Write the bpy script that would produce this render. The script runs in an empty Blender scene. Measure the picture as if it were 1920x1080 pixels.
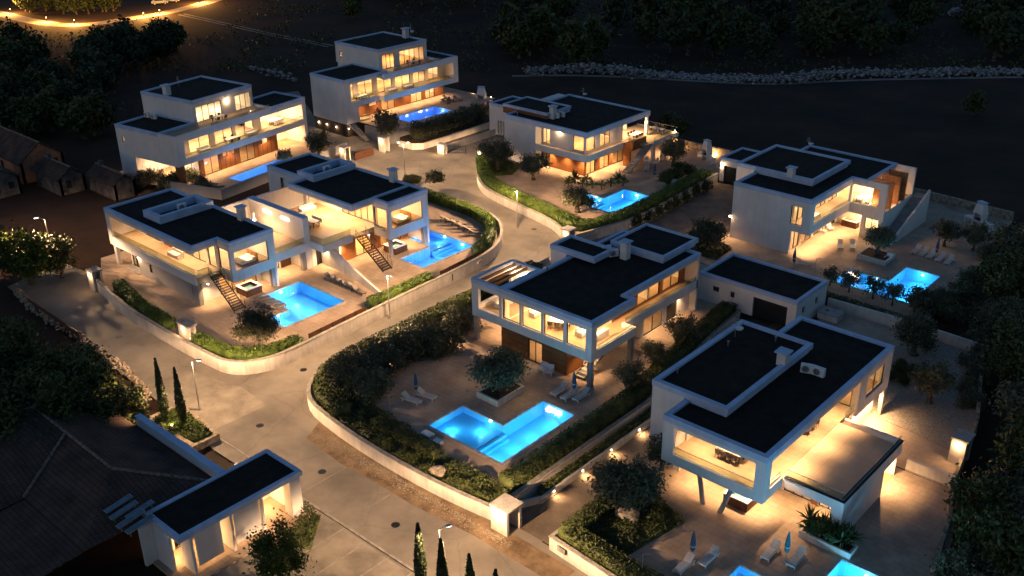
import bpy, bmesh, math, random
import numpy as np
from mathutils import Matrix, Vector

SC = bpy.context.scene
COL = SC.collection
R = math.radians
random.seed(7)
rng = np.random.default_rng(11)

# ------------------------------------------------------------------ camera
# The site axes follow the villas: +X runs along their pool fronts, +Y away from the street.
FOC, PITCH, ROLL, YAW, CAMH = 1903.0, R(25.353), R(-0.648), R(-42.0), 51.0
def _axes():
    cp, sp = math.cos(PITCH), math.sin(PITCH)
    fw = np.array([0, cp, -sp]); ri = np.array([1.0, 0, 0]); up = np.array([0, sp, cp])
    rr = math.cos(ROLL) * ri + math.sin(ROLL) * up
    uu = -math.sin(ROLL) * ri + math.cos(ROLL) * up
    c, s = math.cos(YAW), math.sin(YAW)
    M = np.array([[c, s, 0], [-s, c, 0], [0, 0, 1]])
    return M @ rr, M @ uu, M @ fw
RR, UU, FW = _axes()
def P(u, v, z=0.0):
    """photo pixel (1920x1080) -> point on the level z"""
    d = FW * FOC + RR * (u - 960) - UU * (v - 540)
    t = (z - CAMH) / d[2]
    return (float(d[0] * t), float(d[1] * t), z)
cam = bpy.data.objects.new('camera', bpy.data.cameras.new('camera'))
COL.objects.link(cam)
cam.data.sensor_width = 36.0
cam.data.lens = 36.0 * FOC / 1920.0
cam.data.clip_end = 6000
cam.matrix_world = Matrix(((RR[0], UU[0], -FW[0], 0), (RR[1], UU[1], -FW[1], 0), (RR[2], UU[2], -FW[2], CAMH), (0, 0, 0, 1)))
SC.camera = cam

# ------------------------------------------------------------------ sky, last daylight, exposure
world = bpy.data.worlds.new('World'); SC.world = world; world.use_nodes = True
nt = world.node_tree
sky = nt.nodes.new('ShaderNodeTexSky'); sky.sky_type = 'NISHITA'; sky.sun_disc = False
sky.sun_elevation = R(1.0); sky.sun_rotation = R(200); sky.ozone_density = 2.8; sky.dust_density = 0.2; sky.air_density = 1.0
bg = nt.nodes['Background']; bg.inputs['Strength'].default_value = SKY_STRENGTH = 0.095
nt.links.new(sky.outputs[0], bg.inputs[0])
sun = bpy.data.objects.new('sun', bpy.data.lights.new('sun', 'SUN'))
sun.data.energy = 0.012; sun.data.angle = R(20); sun.data.color = (0.75, 0.8, 1.0)
sun.rotation_euler = (R(55), 0, R(-20)); COL.objects.link(sun)
vs = SC.view_settings
vs.view_transform = 'Standard'; vs.look = 'None'; vs.exposure = 1.85; vs.gamma = 1.0; vs.use_curve_mapping = False
cy = SC.cycles
cy.use_denoising = True
cy.max_bounces = 7; cy.diffuse_bounces = 3; cy.glossy_bounces = 2; cy.transmission_bounces = 4; cy.transparent_max_bounces = 10
cy.sample_clamp_indirect = 4.0; cy.caustics_reflective = False; cy.caustics_refractive = False
cy.use_light_tree = True

# ------------------------------------------------------------------ materials
def _new(name):
    m = bpy.data.materials.new(name); m.use_nodes = True
    return m, m.node_tree, m.node_tree.nodes['Principled BSDF']
def mat(name, col, rough=0.7, var=0.12, scale=1.5, bump=0.0, bscale=20.0, metal=0.0, spec=0.3, col2=None, detail=5, randobj=0.0):
    m, t, b = _new(name)
    b.inputs['Roughness'].default_value = rough; b.inputs['Metallic'].default_value = metal
    b.inputs['Specular IOR Level'].default_value = spec
    tc = t.nodes.new('ShaderNodeTexCoord'); geo = t.nodes.new('ShaderNodeNewGeometry')
    n = t.nodes.new('ShaderNodeTexNoise'); n.inputs['Scale'].default_value = scale; n.inputs['Detail'].default_value = detail
    n.inputs['Roughness'].default_value = 0.62
    t.links.new(geo.outputs['Position'], n.inputs['Vector'])
    r = t.nodes.new('ShaderNodeValToRGB')
    c2 = col2 or tuple(c * (1 - 2.2 * var) for c in col)
    c1 = tuple(min(1, c * (1 + var)) for c in col)
    r.color_ramp.elements[0].position = 0.32; r.color_ramp.elements[0].color = (*[max(0, c) for c in c2], 1)
    r.color_ramp.elements[1].position = 0.68; r.color_ramp.elements[1].color = (*c1, 1)
    t.links.new(n.outputs['Fac'], r.inputs['Fac'])
    out = r.outputs['Color']
    if randobj:
        oi = t.nodes.new('ShaderNodeObjectInfo'); hs = t.nodes.new('ShaderNodeHueSaturation')
        mr = t.nodes.new('ShaderNodeMapRange'); mr.inputs['To Min'].default_value = 1 - randobj; mr.inputs['To Max'].default_value = 1 + randobj
        t.links.new(oi.outputs['Random'], mr.inputs['Value']); t.links.new(mr.outputs[0], hs.inputs['Value']); t.links.new(out, hs.inputs['Color'])
        out = hs.outputs['Color']
    t.links.new(out, b.inputs['Base Color'])
    if bump:
        n2 = t.nodes.new('ShaderNodeTexNoise'); n2.inputs['Scale'].default_value = bscale; n2.inputs['Detail'].default_value = 4
        t.links.new(geo.outputs['Position'], n2.inputs['Vector'])
        bp = t.nodes.new('ShaderNodeBump'); bp.inputs['Strength'].default_value = bump; bp.inputs['Distance'].default_value = 0.05
        t.links.new(n2.outputs['Fac'], bp.inputs['Height']); t.links.new(bp.outputs[0], b.inputs['Normal'])
    return m
def brickmat(name, c1, c2, mortar, bw, bh, msize=0.012, rough=0.7, rot=0.0, off=0.5, vertical=None, wear=0.25):
    """paving / cladding joints laid in world metres (vertical: 'x' or 'y' = the wall's run)"""
    m, t, b = _new(name); b.inputs['Roughness'].default_value = rough; b.inputs['Specular IOR Level'].default_value = 0.25
    geo = t.nodes.new('ShaderNodeNewGeometry'); mp = t.nodes.new('ShaderNodeMapping')
    t.links.new(geo.outputs['Position'], mp.inputs['Vector'])
    if vertical == 'x': mp.inputs['Rotation'].default_value = (R(-90), 0, 0)
    elif vertical == 'y': mp.inputs['Rotation'].default_value = (R(-90), 0, R(-90))
    else: mp.inputs['Rotation'].default_value = (0, 0, rot)
    bt = t.nodes.new('ShaderNodeTexBrick'); t.links.new(mp.outputs[0], bt.inputs['Vector'])
    bt.offset = off
    for k, v in (('Color1', c1), ('Color2', c2), ('Mortar', mortar)): bt.inputs[k].default_value = (*v, 1)
    for k, v in (('Scale', 1.0), ('Mortar Size', msize), ('Mortar Smooth', 0.3), ('Brick Width', bw), ('Row Height', bh)): bt.inputs[k].default_value = v
    n = t.nodes.new('ShaderNodeTexNoise'); n.inputs['Scale'].default_value = 0.55; n.inputs['Detail'].default_value = 6
    t.links.new(geo.outputs['Position'], n.inputs['Vector'])
    mr = t.nodes.new('ShaderNodeMapRange'); mr.inputs['From Min'].default_value = 0.3; mr.inputs['From Max'].default_value = 0.7
    mr.inputs['To Min'].default_value = 1 - wear; mr.inputs['To Max'].default_value = 1 + wear * 0.4
    t.links.new(n.outputs['Fac'], mr.inputs['Value'])
    mx = t.nodes.new('ShaderNodeMix'); mx.data_type = 'RGBA'; mx.blend_type = 'MULTIPLY'; mx.inputs[0].default_value = 1
    t.links.new(bt.outputs['Color'], mx.inputs[6]); t.links.new(mr.outputs[0], mx.inputs[7]); t.links.new(mx.outputs[2], b.inputs['Base Color'])
    bp = t.nodes.new('ShaderNodeBump'); bp.inputs['Strength'].default_value = 0.4; bp.inputs['Distance'].default_value = 0.01
    iv = t.nodes.new('ShaderNodeMath'); iv.operation = 'SUBTRACT'; iv.inputs[0].default_value = 1
    t.links.new(bt.outputs['Fac'], iv.inputs[1]); t.links.new(iv.outputs[0], bp.inputs['Height']); t.links.new(bp.outputs[0], b.inputs['Normal'])
    return m
def glassmat(name, tint, refl=0.06, rough=0.02):
    m = bpy.data.materials.new(name); m.use_nodes = True; t = m.node_tree; t.nodes.clear()
    o = t.nodes.new('ShaderNodeOutputMaterial'); mx = t.nodes.new('ShaderNodeMixShader')
    tr = t.nodes.new('ShaderNodeBsdfTransparent'); tr.inputs[0].default_value = (*tint, 1)
    gl = t.nodes.new('ShaderNodeBsdfGlossy'); gl.inputs['Roughness'].default_value = rough
    lw = t.nodes.new('ShaderNodeLayerWeight'); lw.inputs['Blend'].default_value = 0.5
    pw = t.nodes.new('ShaderNodeMath'); pw.operation = 'POWER'; pw.inputs[1].default_value = 4.0
    ma = t.nodes.new('ShaderNodeMath'); ma.operation = 'MULTIPLY_ADD'; ma.inputs[1].default_value = 0.8; ma.inputs[2].default_value = refl * .6
    t.links.new(lw.outputs['Facing'], pw.inputs[0]); t.links.new(pw.outputs[0], ma.inputs[0]); t.links.new(ma.outputs[0], mx.inputs[0])
    t.links.new(tr.outputs[0], mx.inputs[1]); t.links.new(gl.outputs[0], mx.inputs[2]); t.links.new(mx.outputs[0], o.inputs[0])
    return m
def watermat(name, tint):
    m = glassmat(name, tint, rough=0.03); t = m.node_tree
    geo = t.nodes.new('ShaderNodeNewGeometry'); n = t.nodes.new('ShaderNodeTexNoise'); n.inputs['Scale'].default_value = 2.2; n.inputs['Detail'].default_value = 3
    t.links.new(geo.outputs['Position'], n.inputs['Vector'])
    bp = t.nodes.new('ShaderNodeBump'); bp.inputs['Strength'].default_value = 0.12; bp.inputs['Distance'].default_value = 0.05
    t.links.new(n.outputs['Fac'], bp.inputs['Height'])
    for nd in t.nodes:
        if nd.type in ('BSDF_GLOSSY', 'LAYER_WEIGHT'): t.links.new(bp.outputs[0], nd.inputs['Normal'])
    return m
def emit(name, col, s):
    m = bpy.data.materials.new(name); m.use_nodes = True; t = m.node_tree; t.nodes.clear()
    o = t.nodes.new('ShaderNodeOutputMaterial'); e = t.nodes.new('ShaderNodeEmission')
    e.inputs[0].default_value = (*col, 1); e.inputs[1].default_value = s; t.links.new(e.outputs[0], o.inputs[0])
    return m
def leafmat(name, col, col2, rough=0.6, scale=1.2, trans=0.25):
    m = mat(name, col, rough, 0.3, scale, spec=0.25, col2=col2, detail=3, randobj=0.18)
    return m
def weathered(m, k):
    """rain streaks running down a rendered wall"""
    t = m.node_tree; b = t.nodes['Principled BSDF']; src = b.inputs['Base Color'].links[0].from_socket
    geo = t.nodes.new('ShaderNodeNewGeometry'); mp = t.nodes.new('ShaderNodeMapping'); mp.inputs['Scale'].default_value = (2.6, 2.6, 0.16)
    n = t.nodes.new('ShaderNodeTexNoise'); n.inputs['Scale'].default_value = 1.0; n.inputs['Detail'].default_value = 6
    t.links.new(geo.outputs['Position'], mp.inputs['Vector']); t.links.new(mp.outputs[0], n.inputs['Vector'])
    mr = t.nodes.new('ShaderNodeMapRange'); mr.inputs['From Min'].default_value = .38; mr.inputs['From Max'].default_value = .62
    mr.inputs['To Min'].default_value = 1 - k; mr.inputs['To Max'].default_value = 1.0
    t.links.new(n.outputs['Fac'], mr.inputs['Value'])
    mx = t.nodes.new('ShaderNodeMix'); mx.data_type = 'RGBA'; mx.blend_type = 'MULTIPLY'; mx.inputs[0].default_value = 1
    t.links.new(src, mx.inputs[6]); t.links.new(mr.outputs[0], mx.inputs[7]); t.links.new(mx.outputs[2], b.inputs['Base Color'])
    return m
M = {}
M['white'] = weathered(mat('white_plaster', (0.74, 0.71, 0.68), 0.85, 0.05, 0.35, bump=0.12, bscale=14), .06)
M['white2'] = weathered(mat('boundary_plaster', (0.64, 0.59, 0.53), 0.88, 0.10, 0.6, bump=0.2, bscale=12), .14)
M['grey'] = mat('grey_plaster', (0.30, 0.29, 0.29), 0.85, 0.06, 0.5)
M['cope'] = mat('sky_tinted_coping', (0.44, 0.55, 0.74), 0.55, 0.08, 0.7, spec=0.4)  # blue of the dusk sky on the rims is put into this colour
M['roof'] = mat('roof_gravel', (0.016, 0.012, 0.009), 0.95, 0.35, 0.9, bump=0.5, bscale=40)
M['wood'] = brickmat('wood_cladding', (0.32, 0.13, 0.045), (0.25, 0.095, 0.032), (0.06, 0.025, 0.01), 2.4, 0.14, 0.008, 0.6, vertical='x')
M['woody'] = brickmat('wood_cladding_y', (0.32, 0.13, 0.045), (0.25, 0.095, 0.032), (0.06, 0.025, 0.01), 2.4, 0.14, 0.008, 0.6, vertical='y')
M['darkwood'] = mat('dark_timber', (0.09, 0.035, 0.018), 0.6, 0.2, 3)
M['fin'] = mat('timber_fin', (0.34, 0.15, 0.055), 0.55, 0.2, 3)
M['metal'] = mat('dark_metal', (0.03, 0.03, 0.033), 0.45, 0.1, 3, metal=0.5, spec=0.5)
M['steel'] = mat('galvanised_steel', (0.42, 0.42, 0.42), 0.4, 0.1, 4, metal=0.8, spec=0.5)
M['paint'] = mat('white_paint', (0.72, 0.72, 0.71), 0.5, 0.05, 2)
M['glass'] = glassmat('window_glass', (0.93, 0.95, 0.93))
M['rail'] = glassmat('railing_glass', (0.80, 0.86, 0.80))
M['in_wall'] = mat('interior_paint', (0.74, 0.67, 0.56), 0.8, 0.06, 0.5)
M['in_floor'] = brickmat('interior_floor', (0.42, 0.28, 0.16), (0.38, 0.25, 0.14), (0.22, 0.14, 0.08), 1.2, 0.2, 0.006, 0.45)
M['in_floor2'] = brickmat('terrace_boards', (0.42, 0.31, 0.21), (0.39, 0.285, 0.19), (0.24, 0.17, 0.11), 1.2, 0.6, 0.012, 0.6)
M['deck'] = brickmat('terrace_tiles', (0.56, 0.43, 0.31), (0.53, 0.405, 0.285), (0.36, 0.27, 0.19), 1.0, 1.0, 0.014, 0.6, off=0.0, wear=.15)
M['soffit'] = mat('soffit_paint', (0.70, 0.66, 0.60), 0.85, 0.04, 0.6)
M['pave'] = brickmat('stone_paving', (0.44, 0.335, 0.25), (0.41, 0.305, 0.225), (0.26, 0.195, 0.145), 0.9, 0.6, 0.018, 0.75, wear=0.3)
M['paveA'] = brickmat('stone_paving_turned', (0.44, 0.335, 0.25), (0.41, 0.305, 0.225), (0.26, 0.195, 0.145), 0.9, 0.6, 0.018, 0.75, rot=R(-8.24), wear=0.3)
M['setts'] = brickmat('driveway_setts', (0.21, 0.165, 0.125), (0.18, 0.14, 0.105), (0.10, 0.08, 0.06), 0.24, 0.12, 0.012, 0.8, wear=0.45)
M['stone'] = mat('rough_stone', (0.36, 0.29, 0.21), 0.9, 0.35, 2.2, bump=0.8, bscale=5, col2=(0.12, 0.095, 0.07))
M['plinth'] = brickmat('plinth_stone', (0.09, 0.075, 0.065), (0.07, 0.058, 0.05), (0.035, 0.03, 0.025), 0.5, 0.22, 0.02, 0.9, vertical='x')
M['concrete'] = mat('cast_concrete', (0.34, 0.32, 0.30), 0.8, 0.15, 1.4)
M['soil'] = mat('planting_soil', (0.05, 0.035, 0.022), 0.95, 0.4, 3, bump=0.6, bscale=10)
M['gravel'] = mat('pale_gravel', (0.36, 0.31, 0.25), 0.95, 0.3, 9, bump=0.8, bscale=25)
M['pool'] = brickmat('pool_mosaic', (0.12, 0.50, 0.86), (0.11, 0.48, 0.84), (0.10, 0.43, 0.76), 0.3, 0.3, 0.02, 0.4, wear=0.05)
M['pool2'] = brickmat('deep_blue_mosaic', (0.10, 0.40, 0.85), (0.095, 0.38, 0.83), (0.09, 0.33, 0.74), 0.3, 0.3, 0.02, 0.4, wear=0.05)
M['water'] = watermat('pool_water', (0.72, 0.92, 0.98))
M['fabric'] = mat('pale_fabric', (0.52, 0.50, 0.47), 0.9, 0.1, 6)
M['dfabric'] = mat('charcoal_fabric', (0.10, 0.09, 0.085), 0.9, 0.15, 6)
M['taupe'] = mat('taupe_fabric', (0.24, 0.20, 0.17), 0.9, 0.15, 6)
M['teal'] = mat('teal_canvas', (0.03, 0.16, 0.20), 0.85, 0.2, 5)
M['navy'] = mat('slate_blue_canvas', (0.05, 0.085, 0.13), 0.85, 0.2, 5)
M['plastic'] = mat('white_plastic', (0.75, 0.75, 0.75), 0.4, 0.03, 3)
M['green'] = mat('green_towel', (0.02, 0.35, 0.12), 0.8, 0.1, 4)
M['bark'] = mat('tree_bark', (0.13, 0.10, 0.075), 0.95, 0.35, 6, bump=0.9, bscale=12)
M['olive'] = leafmat('olive_leaves', (0.12, 0.12, 0.07), (0.05, 0.055, 0.028))
M['hedge'] = leafmat('hedge_leaves', (0.10, 0.15, 0.028), (0.032, 0.055, 0.010))
M['dkhedge'] = leafmat('dark_hedge_leaves', (0.070, 0.085, 0.026), (0.026, 0.036, 0.011))
M['broad'] = leafmat('broad_leaves', (0.075, 0.105, 0.012), (0.026, 0.042, 0.005))
M['cyp'] = leafmat('cypress_leaves', (0.045, 0.062, 0.028), (0.016, 0.026, 0.010))
M['yucca'] = leafmat('yucca_blades', (0.07, 0.10, 0.035), (0.03, 0.05, 0.015))
M['grass'] = leafmat('grass_blades', (0.07, 0.085, 0.02), (0.03, 0.04, 0.01))
M['tile'] = brickmat('clay_roof_tiles', (0.13, 0.075, 0.055), (0.10, 0.058, 0.042), (0.035, 0.02, 0.015), 0.22, 0.38, 0.03, 0.9, wear=0.5)
M['ridge'] = mat('ridge_tiles', (0.24, 0.17, 0.13), 0.9, 0.3, 4)
M['panel'] = mat('solar_glass', (0.10, 0.16, 0.20), 0.25, 0.15, 1.5, spec=0.6)
WARM = (1.0, 0.58, 0.27); WARMW = (1.0, 0.59, 0.28); STREET = (1.0, 0.61, 0.32)
M['lamp'] = emit('warm_lamp', (1.0, 0.80, 0.52), 14.0)
M['strip'] = emit('light_strip', (1.0, 0.82, 0.55), 5.0)
M['street'] = emit('street_lamp_glass', (1.0, 0.86, 0.66), 20.0)
M['poolled'] = emit('pool_lamp', (0.75, 0.95, 1.0), 9.0)

# ------------------------------------------------------------------ mesh helpers
class MB:
    def __init__(s): s.v = []; s.f = []
    def add(s, vs, fs):
        n = len(s.v); s.v += [tuple(map(float, q)) for q in vs]; s.f += [tuple(i + n for i in q) for q in fs]; return s
    def box(s, x0, x1, y0, y1, z0, z1):
        x0, x1 = sorted((x0, x1)); y0, y1 = sorted((y0, y1)); z0, z1 = sorted((z0, z1))
        return s.add([(x0, y0, z0), (x1, y0, z0), (x1, y1, z0), (x0, y1, z0), (x0, y0, z1), (x1, y0, z1), (x1, y1, z1), (x0, y1, z1)],
                     [(3, 2, 1, 0), (4, 5, 6, 7), (0, 1, 5, 4), (1, 2, 6, 5), (2, 3, 7, 6), (3, 0, 4, 7)])
    def hexa(s, b, t):      # bottom quad, top quad
        return s.add(list(b) + list(t), [(3, 2, 1, 0), (4, 5, 6, 7), (0, 1, 5, 4), (1, 2, 6, 5), (2, 3, 7, 6), (3, 0, 4, 7)])
    def prism(s, poly, z0, z1):
        n = len(poly)
        return s.add([(x, y, z0) for x, y in poly] + [(x, y, z1) for x, y in poly],
                     [tuple(range(n - 1, -1, -1)), tuple(range(n, 2 * n))] + [(i, (i + 1) % n, n + (i + 1) % n, n + i) for i in range(n)])
    def tube(s, a, b, r0, r1=None, n=8, caps=True):
        r1 = r0 if r1 is None else r1
        a = Vector(a); b = Vector(b); d = (b - a)
        if d.length < 1e-6: return s
        d.normalize(); u = d.orthogonal().normalized(); w = d.cross(u)
        vs = []
        for c, r in ((a, r0), (b, r1)):
            for i in range(n):
                t = 2 * math.pi * i / n; vs.append(c + (u * math.cos(t) + w * math.sin(t)) * r)
        fs = [(i, (i + 1) % n, n + (i + 1) % n, n + i) for i in range(n)]
        if caps: fs += [tuple(range(n - 1, -1, -1)), tuple(range(n, 2 * n))]
        return s.add(vs, fs)
    def lathe(s, prof, n=14, c=(0, 0)):
        vs = []; fs = []
        for r, z in prof:
            for i in range(n):
                t = 2 * math.pi * i / n; vs.append((c[0] + r * math.cos(t), c[1] + r * math.sin(t), z))
        for k in range(len(prof) - 1):
            for i in range(n): fs.append((k * n + i, k * n + (i + 1) % n, (k + 1) * n + (i + 1) % n, (k + 1) * n + i))
        fs.append(tuple(range(n - 1, -1, -1))); fs.append(tuple((len(prof) - 1) * n + i for i in range(n)))
        return s.add(vs, fs)
    def panel(s, axis, pos, th, a0, a1, z0, z1, holes=()):
        """upright wall: axis 'x' = plane X=pos running along Y, 'y' = plane Y=pos running along X; th signed; holes (a0,a1,z0,z1)"""
        A = sorted({a0, a1, *[min(max(h[i], a0), a1) for h in holes for i in (0, 1)]})
        Z = sorted({z0, z1, *[min(max(h[i], z0), z1) for h in holes for i in (2, 3)]})
        na, nz = len(A) - 1, len(Z) - 1
        def solid(i, j):
            if not (0 <= i < na and 0 <= j < nz): return False
            ca, cz = (A[i] + A[i + 1]) / 2, (Z[j] + Z[j + 1]) / 2
            return not any(h[0] < ca < h[1] and h[2] < cz < h[3] for h in holes)
        def pt(a, p, z): return (p, a, z) if axis == 'x' else (a, p, z)
        p0, p1 = sorted((pos, pos + th))
        for i in range(na):
            for j in range(nz):
                if not solid(i, j): continue
                a, b, c, d = A[i], A[i + 1], Z[j], Z[j + 1]
                q = lambda *l: s.add(l, [(0, 1, 2, 3)])
                q(pt(a, p0, c), pt(b, p0, c), pt(b, p0, d), pt(a, p0, d)); q(pt(b, p1, c), pt(a, p1, c), pt(a, p1, d), pt(b, p1, d))
                if not solid(i - 1, j): q(pt(a, p0, c), pt(a, p0, d), pt(a, p1, d), pt(a, p1, c))
                if not solid(i + 1, j): q(pt(b, p0, d), pt(b, p0, c), pt(b, p1, c), pt(b, p1, d))
                if not solid(i, j - 1): q(pt(a, p0, c), pt(a, p1, c), pt(b, p1, c), pt(b, p0, c))
                if not solid(i, j + 1): q(pt(a, p1, d), pt(a, p0, d), pt(b, p0, d), pt(b, p1, d))
        return s
    def ring(s, poly, w, z0, z1):
        ins = inset(poly, w); n = len(poly)
        vs = [(x, y, z) for z in (z0, z1) for p in (poly, ins) for x, y in p]
        fs = []
        for i in range(n):
            j = (i + 1) % n
            fs += [(i, j, 2 * n + j, 2 * n + i), (n + j, n + i, 3 * n + i, 3 * n + j), (2 * n + i, 2 * n + j, 3 * n + j, 3 * n + i), (j, i, n + i, n + j)]
        return s.add(vs, fs)
    def mesh(s, name, org=(0, 0, 0), smooth=False):
        me = bpy.data.meshes.new(name)
        me.from_pydata([(x - org[0], y - org[1], z - org[2]) for x, y, z in s.v], [], s.f)
        if smooth: me.polygons.foreach_set('use_smooth', [True] * len(me.polygons))
        me.update(); return me
def inset(poly, w):
    """mitred inset of a counter-clockwise polygon (negative w grows it)"""
    n = len(poly); out = []
    for i in range(n):
        a, b, c = (Vector(poly[k % n]) for k in (i - 1, i, i + 1))
        d1 = (b - a).normalized(); d2 = (c - b).normalized()
        n1 = Vector((-d1.y, d1.x)); n2 = Vector((-d2.y, d2.x))
        k = 1 + n1.dot(n2)
        out.append(tuple(b + (n1 + n2) * (w / max(k, 0.2))))
    return out
def ccw(poly):
    a = sum(poly[i][0] * poly[(i + 1) % len(poly)][1] - poly[(i + 1) % len(poly)][0] * poly[i][1] for i in range(len(poly)))
    return list(poly) if a > 0 else list(poly)[::-1]
def rect(x0, x1, y0, y1): return [(x0, y0), (x1, y0), (x1, y1), (x0, y1)]
def link(name, me, m, parent=None):
    o = bpy.data.objects.new(name, me); COL.objects.link(o)
    if m is not None: me.materials.append(m)
    if parent is not None: o.parent = parent
    return o
def tag(o, label, cat, group=None):
    o['label'] = label; o['category'] = cat
    if group: o['group'] = group
    return o
def thing(name, label, cat, loc=(0, 0, 0), rz=0.0, group=None):
    o = bpy.data.objects.new(name, None); COL.objects.link(o)
    o.empty_display_size = 0.3
    o.location = loc; o.rotation_euler = (0, 0, rz)
    return tag(o, label, cat, group)
def struct(name, me, m, parent=None):
    o = link(name, me, m, parent)
    if parent is None: o['kind'] = 'structure'
    return o
def copy_thing(o, loc, rz=0.0, label=None, group=None, sc=1.0):
    c = o.copy(); COL.objects.link(c); c.location = loc; c.rotation_euler = (0, 0, rz); c.scale = (sc, sc, sc)
    if label: c['label'] = label
    if group: c['group'] = group
    for ch in o.children:
        d = ch.copy(); COL.objects.link(d); d.parent = c
        for g in ch.children:
            e = g.copy(); COL.objects.link(e); e.parent = d
    return c
def sheet_mesh(name, outer, holes, z, org=(0, 0, 0)):
    bm = bmesh.new(); es = []
    for loop in [outer] + list(holes):
        vs = [bm.verts.new((x - org[0], y - org[1], z - org[2])) for x, y in loop]
        es += [bm.edges.new((vs[i], vs[(i + 1) % len(vs)])) for i in range(len(vs))]
    bmesh.ops.triangle_fill(bm, use_beauty=True, edges=es, normal=(0, 0, 1))
    bmesh.ops.recalc_face_normals(bm, faces=bm.faces)
    for f in bm.faces:
        if f.normal.z < 0: f.normal_flip()
    me = bpy.data.meshes.new(name); bm.to_mesh(me); bm.free(); return me
def path_wall(pts, th, z0, z1, closed=False):
    """a wall of even thickness following a polyline (mitred), th to the left of the direction"""
    mb = MB(); n = len(pts); off = []
    for i in range(n):
        p = Vector(pts[i]); a = Vector(pts[i - 1]) if i > 0 else None; b = Vector(pts[i + 1]) if i < n - 1 else None
        d1 = (p - a).normalized() if a else None; d2 = (b - p).normalized() if b else None
        d1 = d1 or d2; d2 = d2 or d1
        n1 = Vector((-d1.y, d1.x)); n2 = Vector((-d2.y, d2.x)); k = max(1 + n1.dot(n2), 0.3)
        off.append(p + (n1 + n2) * (th / k))
    zs1 = z1 if isinstance(z1, (list, tuple)) else [z1] * n
    vs = []
    for i in range(n):
        p, q = pts[i], off[i]; vs += [(p[0], p[1], z0), (q[0], q[1], z0), (q[0], q[1], zs1[i]), (p[0], p[1], zs1[i])]
    fs = [(0, 3, 2, 1), (4 * n - 4, 4 * n - 3, 4 * n - 2, 4 * n - 1)]
    for i in range(n - 1):
        for k in range(4): fs.append((4 * i + k, 4 * i + (k + 1) % 4, 4 * i + 4 + (k + 1) % 4, 4 * i + 4 + k))
    return mb.add(vs, fs)
def smooth_path(pts, it=2):
    for _ in range(it):
        q = [pts[0]]
        for a, b in zip(pts[:-1], pts[1:]):
            q += [(a[0] * .75 + b[0] * .25, a[1] * .75 + b[1] * .25), (a[0] * .25 + b[0] * .75, a[1] * .25 + b[1] * .75)]
        pts = q + [pts[-1]]
    return pts
INDOOR = {'AREA': .72, 'SPOT': 1.5}
LIGHTS = 0
def lamp(kind, loc, power, col=WARM, parent=None, size=0.1, rot=(0, 0, 0), angle=None, blend=1.0, sizey=None, spread=None):
    global LIGHTS; LIGHTS += 1
    d = bpy.data.lights.new('light_source', kind); d.energy = power * (INDOOR.get(kind, 1.0) if parent is not None else 1.0); d.color = col
    if kind == 'AREA':
        d.size = size
        if sizey: d.shape = 'RECTANGLE'; d.size_y = sizey
        if spread: d.spread = spread
    else: d.shadow_soft_size = size
    if kind == 'SPOT': d.spot_size = angle; d.spot_blend = blend
    o = bpy.data.objects.new('light_source', d); COL.objects.link(o); o.location = loc; o.rotation_euler = rot
    if parent is not None: o.parent = parent
    return o

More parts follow.
